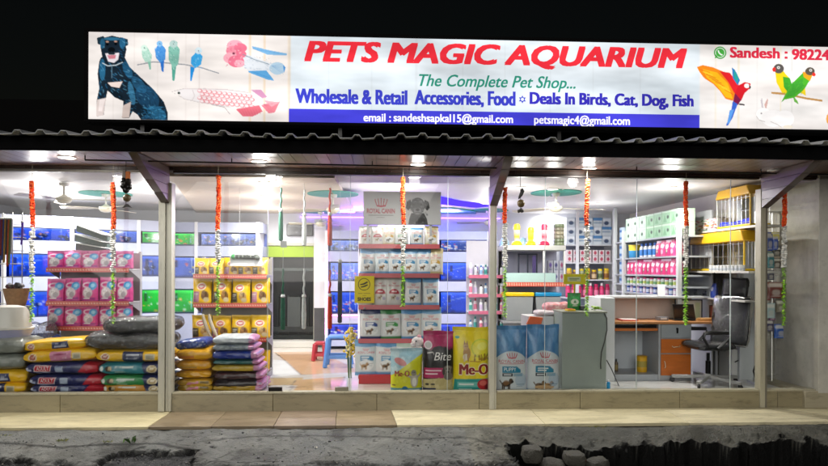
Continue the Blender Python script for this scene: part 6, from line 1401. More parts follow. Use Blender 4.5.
m = MB('#6a6a6e'); m.box(X(657.5, Yd + .2), X(667, Yd + .2), Yd + .15, Yd + .27, zD + .001, zD + .05); single('card_machine', 'small grey card machine on the desk left of the laptop', 'card machine', m.box(X(659, Yd + .2), X(665, Yd + .2), Yd + .144, Yd + .149, zD + .015, zD + .04, '#b9b9bc'), 'plastic', bev=.008)
lt_ = thing('laptop', 'open black laptop seen from behind on the desk', 'laptop', (X(684, Yd + .2), Yd + .25, zD))
q0, q1 = X(675, Yd + .16), X(696.5, Yd + .16)
part('base', MB('#1b1b1d').box(q0, q1, Yd + .18, Yd + .42, zD + .001, zD + .02), 'plastic', lt_, bev=.004)
a0_, a1_ = X(671.6, Yd + .12), X(692.5, Yd + .12); zz_ = Z(304, Yd + .12, 684)
part('screen', MB('#1d1d20').add([(q0, Yd + .175, zD + .022), (q1, Yd + .175, zD + .022), (q1, Yd + .19, zD + .022), (q0, Yd + .19, zD + .022), (a0_, Yd + .09, zz_), (a1_, Yd + .09, zz_), (a1_, Yd + .105, zz_), (a0_, Yd + .105, zz_)], [(0, 1, 5, 4), (1, 2, 6, 5), (2, 3, 7, 6), (3, 0, 4, 7), (4, 5, 6, 7), (0, 3, 2, 1)]), 'plastic', lt_, bev=.003)
part('emblem', MB('#5a5a5e').box((q0 + q1 + a0_ + a1_) / 4 - .02, (q0 + q1 + a0_ + a1_) / 4 + .02, Yd + .128, Yd + .1295, (zD + zz_) / 2 + .0, (zD + zz_) / 2 + .01), 'metal', lt_)
def frame_pic(p0, p1, q0_, q1_, Y, label, col, art):
    t = thing('picture_frame', label, 'picture', ((X(p0, Y) + X(p1, Y)) / 2, Y, Z(q1_, Y, p0))); a, b, z0, z1 = X(p0, Y), X(p1, Y), Z(q1_, Y, (p0 + p1) / 2), Z(q0_, Y, (p0 + p1) / 2); m = MB(col); w_ = .014
    m.box(a, b, Y, Y + .015, z0, z0 + w_); m.box(a, b, Y, Y + .015, z1 - w_, z1); m.box(a, a + w_, Y, Y + .015, z0 + w_ + .0005, z1 - w_ - .0005); m.box(b - w_, b, Y, Y + .015, z0 + w_ + .0005, z1 - w_ - .0005); part('frame', m, 'plastic', t)
    part('picture', flat_art(art, 30, 24, (a + w_, Y + .006, z1 - w_), (b - w_, Y + .006, z1 - w_), (a + w_, Y + .006, z0 + w_)), 'card', t)
frame_pic(675, 702.5, 299.5, 321, Yd + .46, 'black framed pale board standing behind the laptop', '#1f1f20', (lambda c: (c.rect(.75, .1, .95, .9, '#b4bb98'), c)[-1])(Cv(0, 0, 1, 1, 60, 50, '#c9c4bd')))
frame_pic(709.5, 727, 305, 321.5, Yd + .30, 'brown framed reddish picture on the right of the desk', '#4a2f26', (lambda c: (c.ell(.35, .5, .16, .3, '#d0a088'), c.ell(.62, .5, .16, .3, '#b87a68'), c.ell(.36, .25, .1, .12, '#3a2420'), c.ell(.62, .25, .1, .12, '#3a2420'), c)[-1])(Cv(0, 0, 1, 1, 60, 50, '#8a4a40')))
single('wooden_box', 'low pale wooden box lying in front of the framed reddish picture', 'box', MB('#b98a52').box(X(699, Yd + .15), X(724, Yd + .15), Yd + .10, Yd + .22, zD + .001, zD + .028).box(X(700, Yd + .15), X(723.4, Yd + .15), Yd + .105, Yd + .215, zD + .0285, zD + .036, '#c99c66'), 'wood', bev=.003)
yc_ = thing('yellow_canister', 'yellow canister standing in the open knee space of the desk', 'canister', (X(642.5, Yd + .2), Yd + .25, Z(374.5, Yd, 640)))
zf = Z(374.5, Yd, 640); part('body', MB().lathe([(.066, .001), (.07, .02), (.07, .19), (.068, .192), (.072, .195), (.072, .215), (.06, .222)], (X(642.5, Yd + .2), Yd + .22, zf), 22, None, ['#c99a1c'] * 4 + ['#b98c18'] * 3), 'plastic', yc_); part('sticker', MB('#9a8a3a').lathe([(.0707, .07), (.0707, .15)], (X(642.5, Yd + .2), Yd + .22, zf), 22), 'card', yc_)
inst('bottle', bottlem(.026, .17, '#5a4a3a', '#2a2a2a', '#8a7a4a'), 'plastic', (X(617.8, Yd + .2), Yd + .25, zf), 'small brown bottle at the left of the open knee space', 'bottle')
inst('bottle', bottlem(.022, .11, '#1f8ac0', '#e8e8ea', '#2a9ad0'), 'plastic', (X(609.3, .32), .34, 0), 'small bright blue bottle on the floor beside the counter', 'bottle')
t = thing('sign_card', 'white notice card propped before the small jars on the hutch', 'card', (X(660.5, Yd + .3), Yd + .3, Z(296.2, Yd + .25, 660)))
xq, zq = X(660.5, Yd + .3), Z(296.2, Yd + .25, 660)
part('card', MB('#d9dadb').add([(xq - .05, Yd + .27, zq + .001), (xq + .05, Yd + .27, zq + .001), (xq + .065, Yd + .31, zq + .16), (xq - .035, Yd + .31, zq + .16), (xq - .05, Yd + .275, zq + .001), (xq + .05, Yd + .275, zq + .001), (xq + .065, Yd + .315, zq + .16), (xq - .035, Yd + .315, zq + .16)], [(0, 1, 2, 3), (7, 6, 5, 4), (0, 4, 5, 1), (1, 5, 6, 2), (2, 6, 7, 3), (3, 7, 4, 0)]), 'card', t)
part('stand', MB('#9a9a9c').bar((xq, Yd + .318, zq + .10), (xq + .0, Yd + .37, zq + .003), .03, .004), 'plastic', t)
# --- counter beside the blue bags
ct = thing('counter', 'plain pale grey green counter with a thin grey top beside the blue bags', 'counter', (X(585, .3), .6, 0))
xc0, xc1 = X(562, .27, 350), X(606.3, .27, 350); zC = Z(311.5, .27, 585)
part('body', MB('#96a098').box(xc0, xc1, .27, .95, 0, zC - .022), 'paint', ct, bev=.004)
part('top', MB('#8d9080').box(xc0 - .0, xc1 + .01, .262, .96, zC - .02, zC), 'paint', ct, bev=.004)
part('side_wing', MB('#c3c3c0').box(X(527, .66), xc0 - .004, .62, 1.0, 0, Z(316, .64, 545)), 'paint', ct, bev=.004)
m = MB('#3a3a36'); m.tube([W(604, 313, .25), W(606.8, 318, .24), W(607, 330, .245), W(604.5, 342, .25), W(601.5, 352, .25), W(600.6, 364, .25), W(600.8, 369, .25)], .006, 6)
single('cable', 'dark cable dangling down the right edge of the counter', 'cable', m, 'rubber')
single('cable', 'thin dark cable curling from the desk side panel to the floor', 'cable', MB('#2e2e2e').tube([W(606.6, 360, .5), W(611, 368, .6), W(615, 377, .62), W(619, 386, .5), W(622.5, 389.8, .45)], .006, 6), 'rubber')
# items on the counter
zt3 = zC + .001
def onC(px, Y): return (X(px, Y, 310), Y, zt3)
x, y, z = onC(574, .55); gbg = C1(80, 80, '#1f7a35'); gbg.dabs(20, 0, 0, 1, 1, .08, ['#2f9348', '#176028'], .5); gbg.poly([(.2, .2), (.8, .2), (.9, .75), (.1, .75)], '#2f9a4a'); gbg.ell(.5, .52, .3, .17, '#dfe8d8'); gbg.poly([(.5, .38), (.62, .58), (.38, .58)], '#2f8a44'); gbg.rect(.3, .72, .7, .78, '#d8e4d0')
bag('treat_bag', .175, .215, .07, gbg, (x, y, z), 'green pouch with white emblem standing on the counter under the yellow sign', 'pouch', None, .05, 501, 30, 34, .3)
t0 = W(563.8, 274, .62); t1 = W(586, 284.3, .62)
t = thing('price_sign', 'yellow sign board on a short post above the green pouch on the counter', 'sign', ((t0[0] + t1[0]) / 2, .62, zt3)); c = Cv(0, 0, 22, 10, 130, 60, '#d4c81e'); c.rect(3.5, 2.6, 17, 7.4, '#c9cfa6'); c.rect(5, 4.2, 15.4, 5.0, '#7a8a4a'); c.rect(6, 5.6, 13, 6.2, '#7a8a4a')
part('board', MB('#c8bc1c').box(t0[0], t1[0], .622, .632, t1[2], t0[2]), 'card', t, bev=.003); part('print', flat_art(c, 60, 28, (t0[0] + .003, .6195, t0[2] - .003), (t1[0] - .003, .6195, t0[2] - .003), (t0[0] + .003, .6195, t1[2] + .003)), 'card', t); part('post', MB('#b9a91a').bar(((t0[0] + t1[0]) / 2, .64, zt3), ((t0[0] + t1[0]) / 2, .64, t0[2] - .02), .02, .01), 'plastic', t)
zw = Z(316, .64, 545) + .001
c = sk(); c.rect(0, 0, 1, 1, '#d88f98'); c.dabs(90, 0, 0, 1, 1, .06, ['#e8b8bc', '#c46a74', '#efd4d2', '#d07f70'], .6)
inst('crumpled_bag', mesh_of(sack_mb(.34, .24, .13, c, 40, 30, 511, .35), 'crumpled_bag'), 'film', (X(557, .80), .82, zw + .04), 'crumpled pink plastic bag on the counter wing', 'plastic bag')
c = sk(); c.rect(0, 0, 1, 1, '#cfc6c8'); c.dabs(60, 0, 0, 1, 1, .06, ['#e4dcdc', '#b9a8b0', '#e8c8cc'], .6)
inst('crumpled_bag', mesh_of(sack_mb(.40, .26, .07, c, 40, 30, 512, .3), 'crumpled_bag'), 'film', (X(550, .75), .76, zw), 'flattened pale plastic bag under the pink one on the counter wing', 'plastic bag')
single('orange_packet', 'small orange packet tucked beside the blue bags on the counter wing', 'packet', MB('#d8622f').prism([(X(528, .5), zw - .10), (X(543, .5), zw - .10), (X(545, .5), zw - .02), (X(532, .5), zw + .0)], 'y', .58, .612), 'film', bev=.004)
single('yellow_packet', 'flat yellow packet on the counter beneath the green pouch', 'packet', MB('#d8b01c').box(X(566, .4), X(574, .4), .33, .45, zt3, zt3 + .02).box(X(567, .4), X(573, .4), .34, .44, zt3 + .0205, zt3 + .024, '#c0402a'), 'card', bev=.003)
single('black_device', 'small black device on the counter right of the green pouch', 'device', MB('#202022').box(X(579.5, .5), X(586, .5), .45, .55, zt3, zt3 + .055).box(X(580.3, .5), X(585.2, .5), .442, .449, zt3 + .015, zt3 + .045, '#4a4a50'), 'plastic', bev=.006)
m = MB('#7fae2f')
for _ in range(14): 
    p_ = (X(596, .45) + rnd.uniform(-.05, .05), .45 + rnd.uniform(-.04, .04), zt3 + rnd.uniform(.012, .05)); m.ball(p_, rnd.uniform(.012, .022), rnd.choice(['#7fae2f', '#a2c84a', '#5f8f24']), 6, 4, .5, (1.4, 1, .45))
single('garland_offcut', 'small heap of green garland leaves at the right end of the counter', 'leaves', m, 'leaf')

# --- office chair in plastic
xk, yk_, _ = Wz(708, 384, 0); Yk = yk_
ch = thing('office_chair', 'black office chair still wrapped in clear plastic beside the desk', 'office chair', (xk, Yk, 0))
bse = part('star_base', (lambda m: [m.bar((xk, Yk, .10), (xk + .43 * math.cos(a), Yk + .43 * math.sin(a), .075), .055, .04) for a in [0.2 + i * 2 * PI / 5 for i in range(5)]] and m)(MB('#8f8f8e').lathe([(.05, .07), (.055, .12), (.03, .14)], (xk, Yk, 0), 16)), 'plastic', ch, bev=.008)
for i in range(5):
    a = .2 + i * 2 * PI / 5; px_, py_ = xk + .42 * math.cos(a), Yk + .42 * math.sin(a)
    part('castor', MB('#1c1c1d').lathe([(.027, -.012), (.03, -.008), (.03, .008), (.027, .012)], (0, 0, 0), 14).xf(Matrix.Translation((px_, py_, .031)) @ Matrix.Rotation(a, 4, 'Z') @ Matrix.Rotation(PI / 2, 4, 'X')), 'rubber', bse)
part('column', MB('#18181a').lathe([(.032, .12), (.032, .30), (.02, .302), (.02, .40)], (xk, Yk, 0), 14), 'metal', ch)
zS = Z(346, Yk, 708); xs_ = X(708, Yk)
def cush(w, d, h, M, nm, col='#17181b', cover=True):
    c_ = Cv(0, 0, 1, 1, 60, 30, col); p_ = sack_mb(w, d, h, c_, 30, 24, 610, .04).xf(M); part(nm, p_, 'fabric', ch, world=True)
    if cover: q_ = sack_mb(w * 1.06, d * 1.06, h * 1.25, c_, 46, 34, 620 + len(nm), .14).xf(M @ Matrix.Translation((0, 0, -h * .12))); part('plastic_cover', q_, 'chair_wrap', ch)
cush(.46, .46, .085, Matrix.Translation((xs_ - .0, Yk, zS - .03)), 'seat')
# backrest on the right, leaning right
bx0 = X(731, Yk); Mx = Matrix.Translation((bx0 + .02, Yk + .02, zS + .12)) @ Matrix.Rotation(math.radians(34), 4, 'Z') @ Matrix.Rotation(math.radians(11), 4, 'Y') 
part('back_support', MB('#18181a').tube([(xs_, Yk, zS - .04), (xs_ + .22, Yk, zS - .05), (xs_ + .27, Yk + .01, zS + .06), (bx0 + .06, Yk + .02, zS + .25)], .02, 8), 'plastic', ch)
cush(.62, .46, .10, Mx @ Matrix.Translation((-.0, 0, .20)) @ Matrix.Rotation(-PI / 2, 4, 'Y') , 'backrest')
cush(.24, .30, .09, Mx @ Matrix.Translation((.02, 0, .64)) @ Matrix.Rotation(-PI / 2, 4, 'Y'), 'headrest')
for sy_ in (-1, 1):
    yy = Yk + sy_ * .27; pts = [(xs_ - .14, yy, zS + .02), (xs_ - .20, yy, zS + .13), (xs_ - .19, yy, zS + .185), (xs_ - .10, yy, zS + .20), (xs_ + .12, yy, zS + .195), (xs_ + .14, yy, zS + .16), (xs_ + .04, yy, zS + .05), (xs_ - .02, yy, zS - .0)]
    part('armrest', MB('#121214').tube([(p_[0], p_[1], p_[2]) for p_ in pts], [.018, .018, .022, .026, .024, .018, .018, .018], 8), 'plastic', ch)
# panel and cable behind the chair
single('white_box', 'plain white carton on the floor behind the office chair', 'carton', MB('#b9b9b8').box(X(729, 1.05), X(756, 1.05), .98, 1.3, 0, Z(349, 1.05, 740)), 'card', bev=.006)
single('cable', 'black cable looping behind the office chair by the right post', 'cable', MB('#1a1a1a').tube([W(735, 362, .96), W(743, 358, .95), W(750, 350, .94), W(755, 344, .93)], .007, 6).tube([W(759, 368, .6), W(755, 366, .58), W(753.5, 371, .56), W(755, 377, .56), W(760, 378, .58)], .011, 6), 'rubber')

# --- bird cages and grid shelves on the right wall
XG = 4.42
def gy_(px): return ywall(px, XG)
def gz_(py, px): return zwall(py, px, XG)
yA, yB_ = gy_(684), gy_(757)
gs = thing('wall_shelf', 'white wall shelves with yellow cages at the right of the shop', 'shelving', (XG + .18, (yA + yB_) / 2, 0))
zl1, zl2, zl3 = gz_(226.5, 740), gz_(271, 720), gz_(297, 700)
part('shelf', MB('#c9c4ba').box(XG, XR - .004, yB_, yA, zl1 - .03, zl1), 'paint', gs, bev=.003); part('shelf', MB('#c4c0b8').box(XG, XR - .004, yB_, yA, zl2 - .025, zl2), 'paint', gs, bev=.003)
part('edge_strip', MB('#d9c33a').box(XG - .006, XG - .001, yA - .5, yA, zl2 - .02, zl2 + .005), 'plastic', gs)
part('side_post', MB('#c9c9c6').box(XG - .02, XG + .02, yA - .001, yA + .035, 0, gz_(224, 684)), 'paint', gs); part('side_post', MB('#c9c9c6').box(XG - .0, XG + .03, yB_ - .035, yB_ - .002, 0, gz_(205, 755)), 'paint', gs)
g = MB('#c6c6c4')
for k_ in range(10): yy = yA - .02 - k_ * (yA - yB_) * .6 / 9; g.tube([(XR - .03, yy, zl3 - .1), (XR - .03, yy, zl1 - .04)], .004, 5)
for k_ in range(9): zz_ = zl3 - .1 + k_ * (zl1 - .04 - zl3 + .1) / 8; g.tube([(XR - .03, yA - .02, zz_), (XR - .03, yA - (yA - yB_) * .6, zz_)], .004, 5)
part('wire_grid', g, 'metal', gs)
def cage(pa, pb, pyl0, pyl1, pyb, label, base, X0, wires, blue):
    ya, yb = ywall(pa, X0), ywall(pb, X0); d_ = .26; pm = (pa + pb) / 2
    zt_, zl_, zb_ = zwall(pyl0, pm, X0), zwall(pyl1, pm, X0), base
    t = thing('bird_cage', label, 'cage', (X0 + d_ / 2, (ya + yb) / 2, zb_)); y_lo, y_hi = min(ya, yb), max(ya, yb)
    part('tray', MB('#d0b01c').box(X0, X0 + d_, y_lo, y_hi, zb_ + .001, zb_ + .03), 'plastic', t, bev=.006)
    part('roof', MB('#d6a51a').prism([(y_lo - .02, zl_), (y_hi + .02, zl_), (y_hi - .05, zt_), (y_lo + .05, zt_)], 'x', X0 - .02, X0 + d_ + .01), 'plastic', t, bev=.012)
    m = MB('#cfd2d6')
    for k_ in range(wires): yy = y_lo + .01 + k_ * (y_hi - y_lo - .02) / (wires - 1); m.tube([(X0 + .006, yy, zb_ + .03), (X0 + .006, yy, zl_)], .0028, 5)
    for k_ in range(6): xx = X0 + .01 + k_ * (d_ - .02) / 5; m.tube([(xx, y_lo + .006, zb_ + .03), (xx, y_lo + .006, zl_)], .0028, 5)
    for zz_ in (zb_ + .05, (zb_ + zl_) / 2, zl_ - .03): m.tube([(X0 + .006, y_lo, zz_), (X0 + .006, y_hi, zz_)], .0035, 5)
    part('wires', m, 'metal', t)
    part('corner_post', MB('#cda81c').box(X0 - .004, X0 + .012, y_lo - .008, y_lo + .008, zb_ + .031, zl_ - .001), 'plastic', t); part('corner_post', MB('#d8d6cc').box(X0 - .004, X0 + .012, y_hi - .008, y_hi + .008, zb_ + .031, zl_ - .001), 'plastic', t)
    if blue: part('litter_guard', MB('#2330c8').prism([(y_lo + .02, zb_ + .032), (y_hi - .02, zb_ + .032), (y_hi - .06, zb_ + .09), ((y_lo + y_hi) / 2, zb_ + .07), (y_lo + .05, zb_ + .10)], 'x', X0 + .015, X0 + .04), 'plastic', t)
cage(717, 750, 188, 197, 222, 'upper cage with yellow roof and blue litter guard near the ceiling', zl1, XG + .015, 9, True)
cage(691, 744, 232.5, 243, 271, 'lower and larger cage with yellow roof on the second shelf', zl2, XG - .04, 12, False)
ya, yb = gy_(715), gy_(692)
c = Cv(0, 0, 1, 1, 90, 60, '#d6d2cc'); c.dabs(80, 0, 0, 1, 1, .05, ['#b8392e', '#3a7a4a', '#d0902a', '#4a3a36', '#b05a7a', '#e8e4de'], .9)
me = boxm(abs(yb - ya), .20, .16, c, 34, 'patterned_box'); inst('patterned_box', me, 'card', (XG + .13, (ya + yb) / 2, zl1 + .0), 'white box with multicoloured dots on the shelf left of the upper cage', 'box', None, RL)
cmug = bottlem(.035, .075, '#d9d9d6', '#d9d9d6', '#a8aeb4', .9, 'jar')
for i in range(9): inst('jar', cmug, 'plastic', (XG - .065 + .0, gy_(747) + i * .085, zl2 + .0), f'small white tub, {ORD[i]} from right, in front of the lower yellow cage', 'tub', 'white tubs before the lower cage')
part('shelf', MB('#c2beb6').box(XG - .1, XG - .001, yB_, yA, zl2 - .025, zl2), 'paint', gs)
part('shelf', MB('#b9b6b0').box(XG - .0, XR - .004, gy_(745), yA, zl3 - .02, zl3), 'paint', gs)
for px, cl, nm, h in ((693, '#6f7074', 'grey pouch', .13), (702, '#3a3d48', 'charcoal pouch', .12), (710, '#2a3d8a', 'dark blue pouch', .2)):
    cc_ = C1(30, 40, cl); cc_.ell(.5, .4, .25, .15, '#9a9aa8'); bag('pouch', .12, h, .07, cc_, (XG + .06, gy_(px), zl3), f'{nm} on the lowest shelf under the cages', 'pouch', None, -PI / 2, 640 + int(px), 16, 20)

# --- accessory stand and back part of the alcove by the right post
Yg = .62
ga, gb = XR + .02, X(792, Yg); zg = Z(212, Yg, 765)
ac = thing('accessory_stand', 'white wire grid stand hung with packets behind the right post', 'display stand', ((ga + gb) / 2, Yg, 0))
g = MB('#cfcfca')
for xx in (ga, X(772, Yg), gb): g.tube([(xx, Yg, .01), (xx, Yg, zg)], .011, 8)
g.tube([(ga, Yg, zg), (gb, Yg, zg)], .011, 8)
for k_ in range(14): zz_ = .12 + k_ * (zg - .14) / 13; g.tube([(ga, Yg, zz_), (gb, Yg, zz_)], .0035, 5)
for k_ in range(8): xx = ga + (gb - ga) * (k_ + .5) / 8; g.tube([(xx, Yg, .1), (xx, Yg, zg - .01)], .0035, 5)
for xx in (ga, gb): g.box(xx - .015, xx + .015, Yg - .14, Yg + .14, 0, .02)
part('wire_grid', g, 'metal', ac)
PK = [(759, 232, 251, 6, '#1f3f8a', 'blue blister pack'), (764.5, 234, 250, 5, '#2a4a9a', 'slim blue blister pack'), (760, 252, 268, 6, '#1f6a72', 'teal blister pack'), (775, 232, 240, 6, '#b9b04a', 'yellow green packet'), (776, 247, 256, 7, '#3a3a34', 'dark packet with pale card'), (787, 248, 259, 4.5, '#2c2c2c', 'black packet'), (776, 258, 268, 7, '#4a4238', 'brown packet'), (760, 270, 280, 6, '#3a3a4a', 'charcoal packet'), (775, 282, 298, 13, '#6a3028', 'dark red mesh bag'), (788, 279, 291, 9, '#3f4a60', 'slate packet'), (770, 303, 318, 8, '#9ab0b0', 'clear packet'), (780, 300, 312, 7, '#6f6a5a', 'olive packet'), (762, 310, 320, 5, '#7a4a6a', 'plum packet'), (781, 324, 338, 11, '#1f4f9a', 'bright blue box'), (769, 320, 331, 7, '#3a3558', 'indigo packet'), (757, 285, 300, 5, '#7a3a34', 'small rust packet')]
for i, (px, q0_, q1_, w_, cl, nm) in enumerate(PK):
    px = px if px > 767 else px + 10; w_ *= 1.35
    Y = Yg - .05 - .01 * (i % 3); cc_ = C1(30, 40, cl); cc_.rect(.1, .08, .9, .3, '#d8d4c8', .7); cc_.ell(.5, .65, .28, .18, '#b8b4aa', 0, .6); cc_.rect(.2, .85, .8, .9, '#d8d8d0', .6)
    z0, z1 = Z(q1_, Y, px), Z(q0_, Y, px); b_ = bag_mb(w_ * (Y + 6.9) / F, z1 - z0, .045, cc_, 14, 18, 700 + i, .1, .5)
    b_.tube([(0, 0, z1 - z0 - .006), (0, Yg - Y, z1 - z0 - .004)], .003, 5, '#bbbbbb')
    inst('packet', mesh_of(b_, 'packet'), 'film', (X(px, Y), Y, z0), f'{nm} hanging on the wire grid behind the right post, {"upper part" if q0_ < 262 else "lower part"}', 'packet', 'packets on the accessory stand')
single('cable', 'black cable looped on the alcove wall under the blue box', 'cable', MB('#1c1c1c').tube([W(775, 345, .88), W(779, 352, .87), W(780, 362, .87), W(776, 371, .87), W(768, 374, .87)], .008, 6), 'rubber')
g = MB('#8d8d88')
for k_ in range(6): g.tube([W(765 + k_ * 4, 340, .86), W(765 + k_ * 4, 388, .86)], .004, 5)
for k_ in range(6): g.tube([W(764, 344 + k_ * 8, .86), W(787, 344 + k_ * 8, .86)], .004, 5)
single('wire_panel', 'grey wire panel leaning on the alcove wall near the floor', 'wire panel', g, 'metal')
cs = Cv(0, 0, 1, 1, 20, 20, '#b9bcbc'); 
ps = MB('#c4c8c8'); xq = np.linspace(X(786, .8), X(818, .8), 26); zq = np.linspace(.05, 2.35, 60); xx, zz = np.meshgrid(xq, zq); yy = .84 + .035 * np.sin(xx * 13 + zz * 3) * np.sin(zz * 4 + 1) + .015 * np.sin(xx * 31 - zz * 9)
single('plastic_sheet', 'cloudy crumpled plastic sheet hanging on the alcove wall beside the pillar', 'plastic sheet', ps.grid(np.stack([xx, yy, zz], -1)), 'cloudy_sheet')

# ================================================================== GARLANDS and charms in front of the glass
def garland(px, p0, p1, p2, p3, label, Y=-.16):
    t = thing('garland', label, 'garland', (X(px, Y, 250), Y, Z(p3, Y, px)), 'flower garlands along the shopfront')
    x = X(px, Y, 250); z0, z1, z2, z3 = (Z(v, Y, px) for v in (p0, p1, p2, p3))
    m = MB(); z = z0; i = 0
    while z > z1:
        w_ = .019 + .008 * abs(math.sin(i * .45 + px)) + rnd.uniform(-.002, .003)
        sw = .007 * math.sin(z * 7 + px) ; i_ = i
        for q_ in range(8):
            a = q_ * .785 + i * .6 + rnd.uniform(-.3, .3); m.ball((x + sw + w_ * .62 * math.cos(a), Y + w_ * .62 * math.sin(a), z + rnd.uniform(-.006, .006)), rnd.uniform(.009, .0145), rnd.choice(['#f4581a', '#ee4a12', '#f86a24', '#e8430f', '#f97a30', '#da3a0c']), 6, 4, .35, (1, 1, .7))
        z -= .0165; i += 1
    part('orange_flowers', m, 'flower', t)
    m = MB(); z = z1
    while z > z2:
        for _ in range(4):
            a = rnd.uniform(0, 6.3); m.ball((x + .017 * math.cos(a), Y + .017 * math.sin(a), z), rnd.uniform(.012, .020), rnd.choice(['#e4e2da', '#f0eee8', '#d2d2cc', '#c9cbc6']), 6, 4, .35, (1, 1, .8))
        z -= .024
    part('white_flowers', m, 'flower', t)
    m = MB(); z = z2
    while z > z3:
        for _ in range(5):
            a = rnd.uniform(0, 6.3); L = rnd.uniform(.026, .046); c_ = Vector((x, Y, z)); d = Vector((math.cos(a), math.sin(a), rnd.uniform(-.9, .2))).normalized(); s_ = d.cross(Vector((0, 0, 1))).normalized()
            m.add([c_, c_ + d * L * .5 + s_ * L * .32, c_ + d * L, c_ + d * L * .5 - s_ * L * .32], [(0, 1, 2, 3)], rnd.choice(['#8fd02a', '#a4e236', '#78b822', '#b8ec58']))
        z -= .012
    part('green_leaves', m, 'leaf', t)
    part('string', MB('#cfc6b0').tube([(x, Y, z3), (x, Y, ZSF + .004)], .002, 5), 'fabric', t)
for g_ in ((32, 182, 228, 273, 321, 'garland at the far left, before the left aquariums'), (113, 183, 230, 273, 323, 'garland in front of the pink food rack'), (218, 176, 231, 262, 314, 'garland in front of the yellow food rack'), (403, 178, 226, 266, 306, 'garland in front of the grey crown logo header'),
           (505, 188, 224, 267, 316, 'garland just right of the middle post'), (587, 180, 225, 268, 316, 'garland in front of the carton shelves'), (686, 182, 227, 268, 324, 'garland in front of the cages'), (784, 193, 227, 268, 325, 'rightmost garland, beyond the right post')):
    garland(*g_[:5], 'orange, white and green flower ' + g_[5])
def rod_y(px): 
    t = (px - 85) / (828 - 85); return r0[1] + (r1[1] - r0[1]) * t
Y = rod_y(126); f = lambda px, py: W(px, py, Y)
ch1 = thing('hanging_charm', 'left hanging charm with orange tag, dark bells and a round brown gourd', 'charm', f(126, 208))
part('thread', MB('#2a2622').tube([(f(126, 172)[0], Y, 2.547), f(126, 206)], .003, 5), 'fabric', ch1)
x0, _, z0 = f(126.5, 175); part('tag', MB('#8a8078').box(x0 - .04, x0 - .005, Y - .012, Y + .012, z0 - .04, z0 + .045).box(x0 - .004, x0 + .036, Y - .014, Y + .010, z0 - .05, z0 + .035, '#d8762a'), 'card', ch1, bev=.004)
m = MB('#191614')
for px, py in ((124, 181), (128, 181.5), (123.5, 186), (128.5, 187), (126, 190), (125, 184)): m.ball(f(px, py), .034, rnd.choice(['#191614', '#26211d', '#14110f']), 10, 7, .12)
part('bells', m, 'plastic', ch1); part('gourd', MB('#6a5a3a').ball(f(127, 198), .040, None, 14, 9, .03), 'wood', ch1)
x0, _, z0 = f(127, 206); part('tail', MB('#4a4640').prism([(x0 - .045, z0 - .02), (x0, z0 - .008), (x0 + .05, z0 - .018), (x0 + .01, z0 + .02), (x0 - .01, z0 + .02)], 'y', Y - .008, Y + .008), 'card', ch1)
Y = rod_y(520)
ch2 = thing('hanging_charm', 'right hanging charm with dark curved horn, brown gourd and small tail', 'charm', f(520, 213))
part('thread', MB('#2a2622').tube([(f(520.5, 176)[0], Y, 2.547), f(520.5, 210)], .003, 5), 'fabric', ch2)
part('horn', MB('#2c2a28').tube([f(522, 188), f(522.6, 191), f(521, 195), f(518.5, 199)], [.006, .022, .020, .005], 8), 'plastic', ch2); part('gourd', MB('#6a5834').ball(f(521, 203.5), .042, None, 14, 9, .04, (1, 1, 1.05)), 'wood', ch2)
m = MB('#35312a'); [m.ball(f(520.5 + a, 210.5 + b), .018, None, 8, 6, .2) for a, b in ((-1.5, .8), (1.5, .6), (0, 0), (.8, -1))]; part('tail', m, 'card', ch2)

# ================================================================== RUBBLE, WEEDS
def stone(px, py, w, h, label, sd, d=.2):
    x, y, z = W(px, py, -1.32); r = np.random.default_rng(sd); bm = bmesh.new(); bmesh.ops.create_cube(bm, size=1); bmesh.ops.subdivide_edges(bm, edges=bm.edges[:], cuts=5, use_grid_fill=True); 
    for v in bm.verts:
        p_ = v.co; q_ = Vector(p_).normalized() * .62; v.co = p_ * .36 + q_ * .62; n_ = math.sin(p_.x * 9 + sd) * math.sin(p_.y * 8 + 2 * sd) * math.sin(p_.z * 9 + 1) * .10 + r.uniform(-.03, .03); v.co *= 1 + n_
        v.co.x *= w; v.co.y *= d; v.co.z *= h
    M_ = Matrix.Translation((x, y, z)) @ Matrix.Rotation(r.uniform(-.4, .4), 4, 'Z') @ Matrix.Rotation(r.uniform(-.12, .12), 4, 'Y'); bm.transform(M_)
    mb = MB('#504e47'); mb.add([v.co[:] for v in bm.verts], [[v.index for v in f_.verts] for f_ in bm.faces]); bm.free()
    single('concrete_chunk', label, 'rubble', mb, 'ground')
stone(532, 454, .18, .14, 'squarish concrete chunk at the left end of the dark gutter', 3); stone(552, 465, .22, .09, 'low wide concrete chunk at the bottom edge in the gutter', 5, .24); stone(574, 458, .19, .11, 'rounded concrete chunk right of the squarish one in the gutter', 8); stone(597, 464, .2, .10, 'small concrete chunk farthest right in the gutter', 11, .16)
def weed(px, py, n_, s_, label, cols, leafy=False):
    x, y, z = Wz(px, py, -.20); m = MB()
    for _ in range(n_):
        a = rnd.uniform(0, 6.3); L = s_ * rnd.uniform(.5, 1.1); o_ = Vector((x + rnd.uniform(-1, 1) * s_ * 1.4, y + rnd.uniform(-.4, .4) * s_, z - .012)); d = Vector((math.cos(a) * .7, math.sin(a) * .5, .8)).normalized(); w_ = d.cross(Vector((0, 1, .1))).normalized() * (L * (.22 if leafy else .06)); e_ = Vector((math.cos(a), math.sin(a) * .5, -.35)) * L * .25
        m.add([o_ - w_ * .3, o_ + w_ * .3, o_ + d * L * .6 + w_, o_ + d * L + e_, o_ + d * L * .6 - w_], [(0, 1, 2, 3, 4)], rnd.choice(cols))
    single('weed', label, 'weed', m, 'leaf')
gcols = ['#6f7a2c', '#8a8f3a', '#59682a', '#a39a4a']
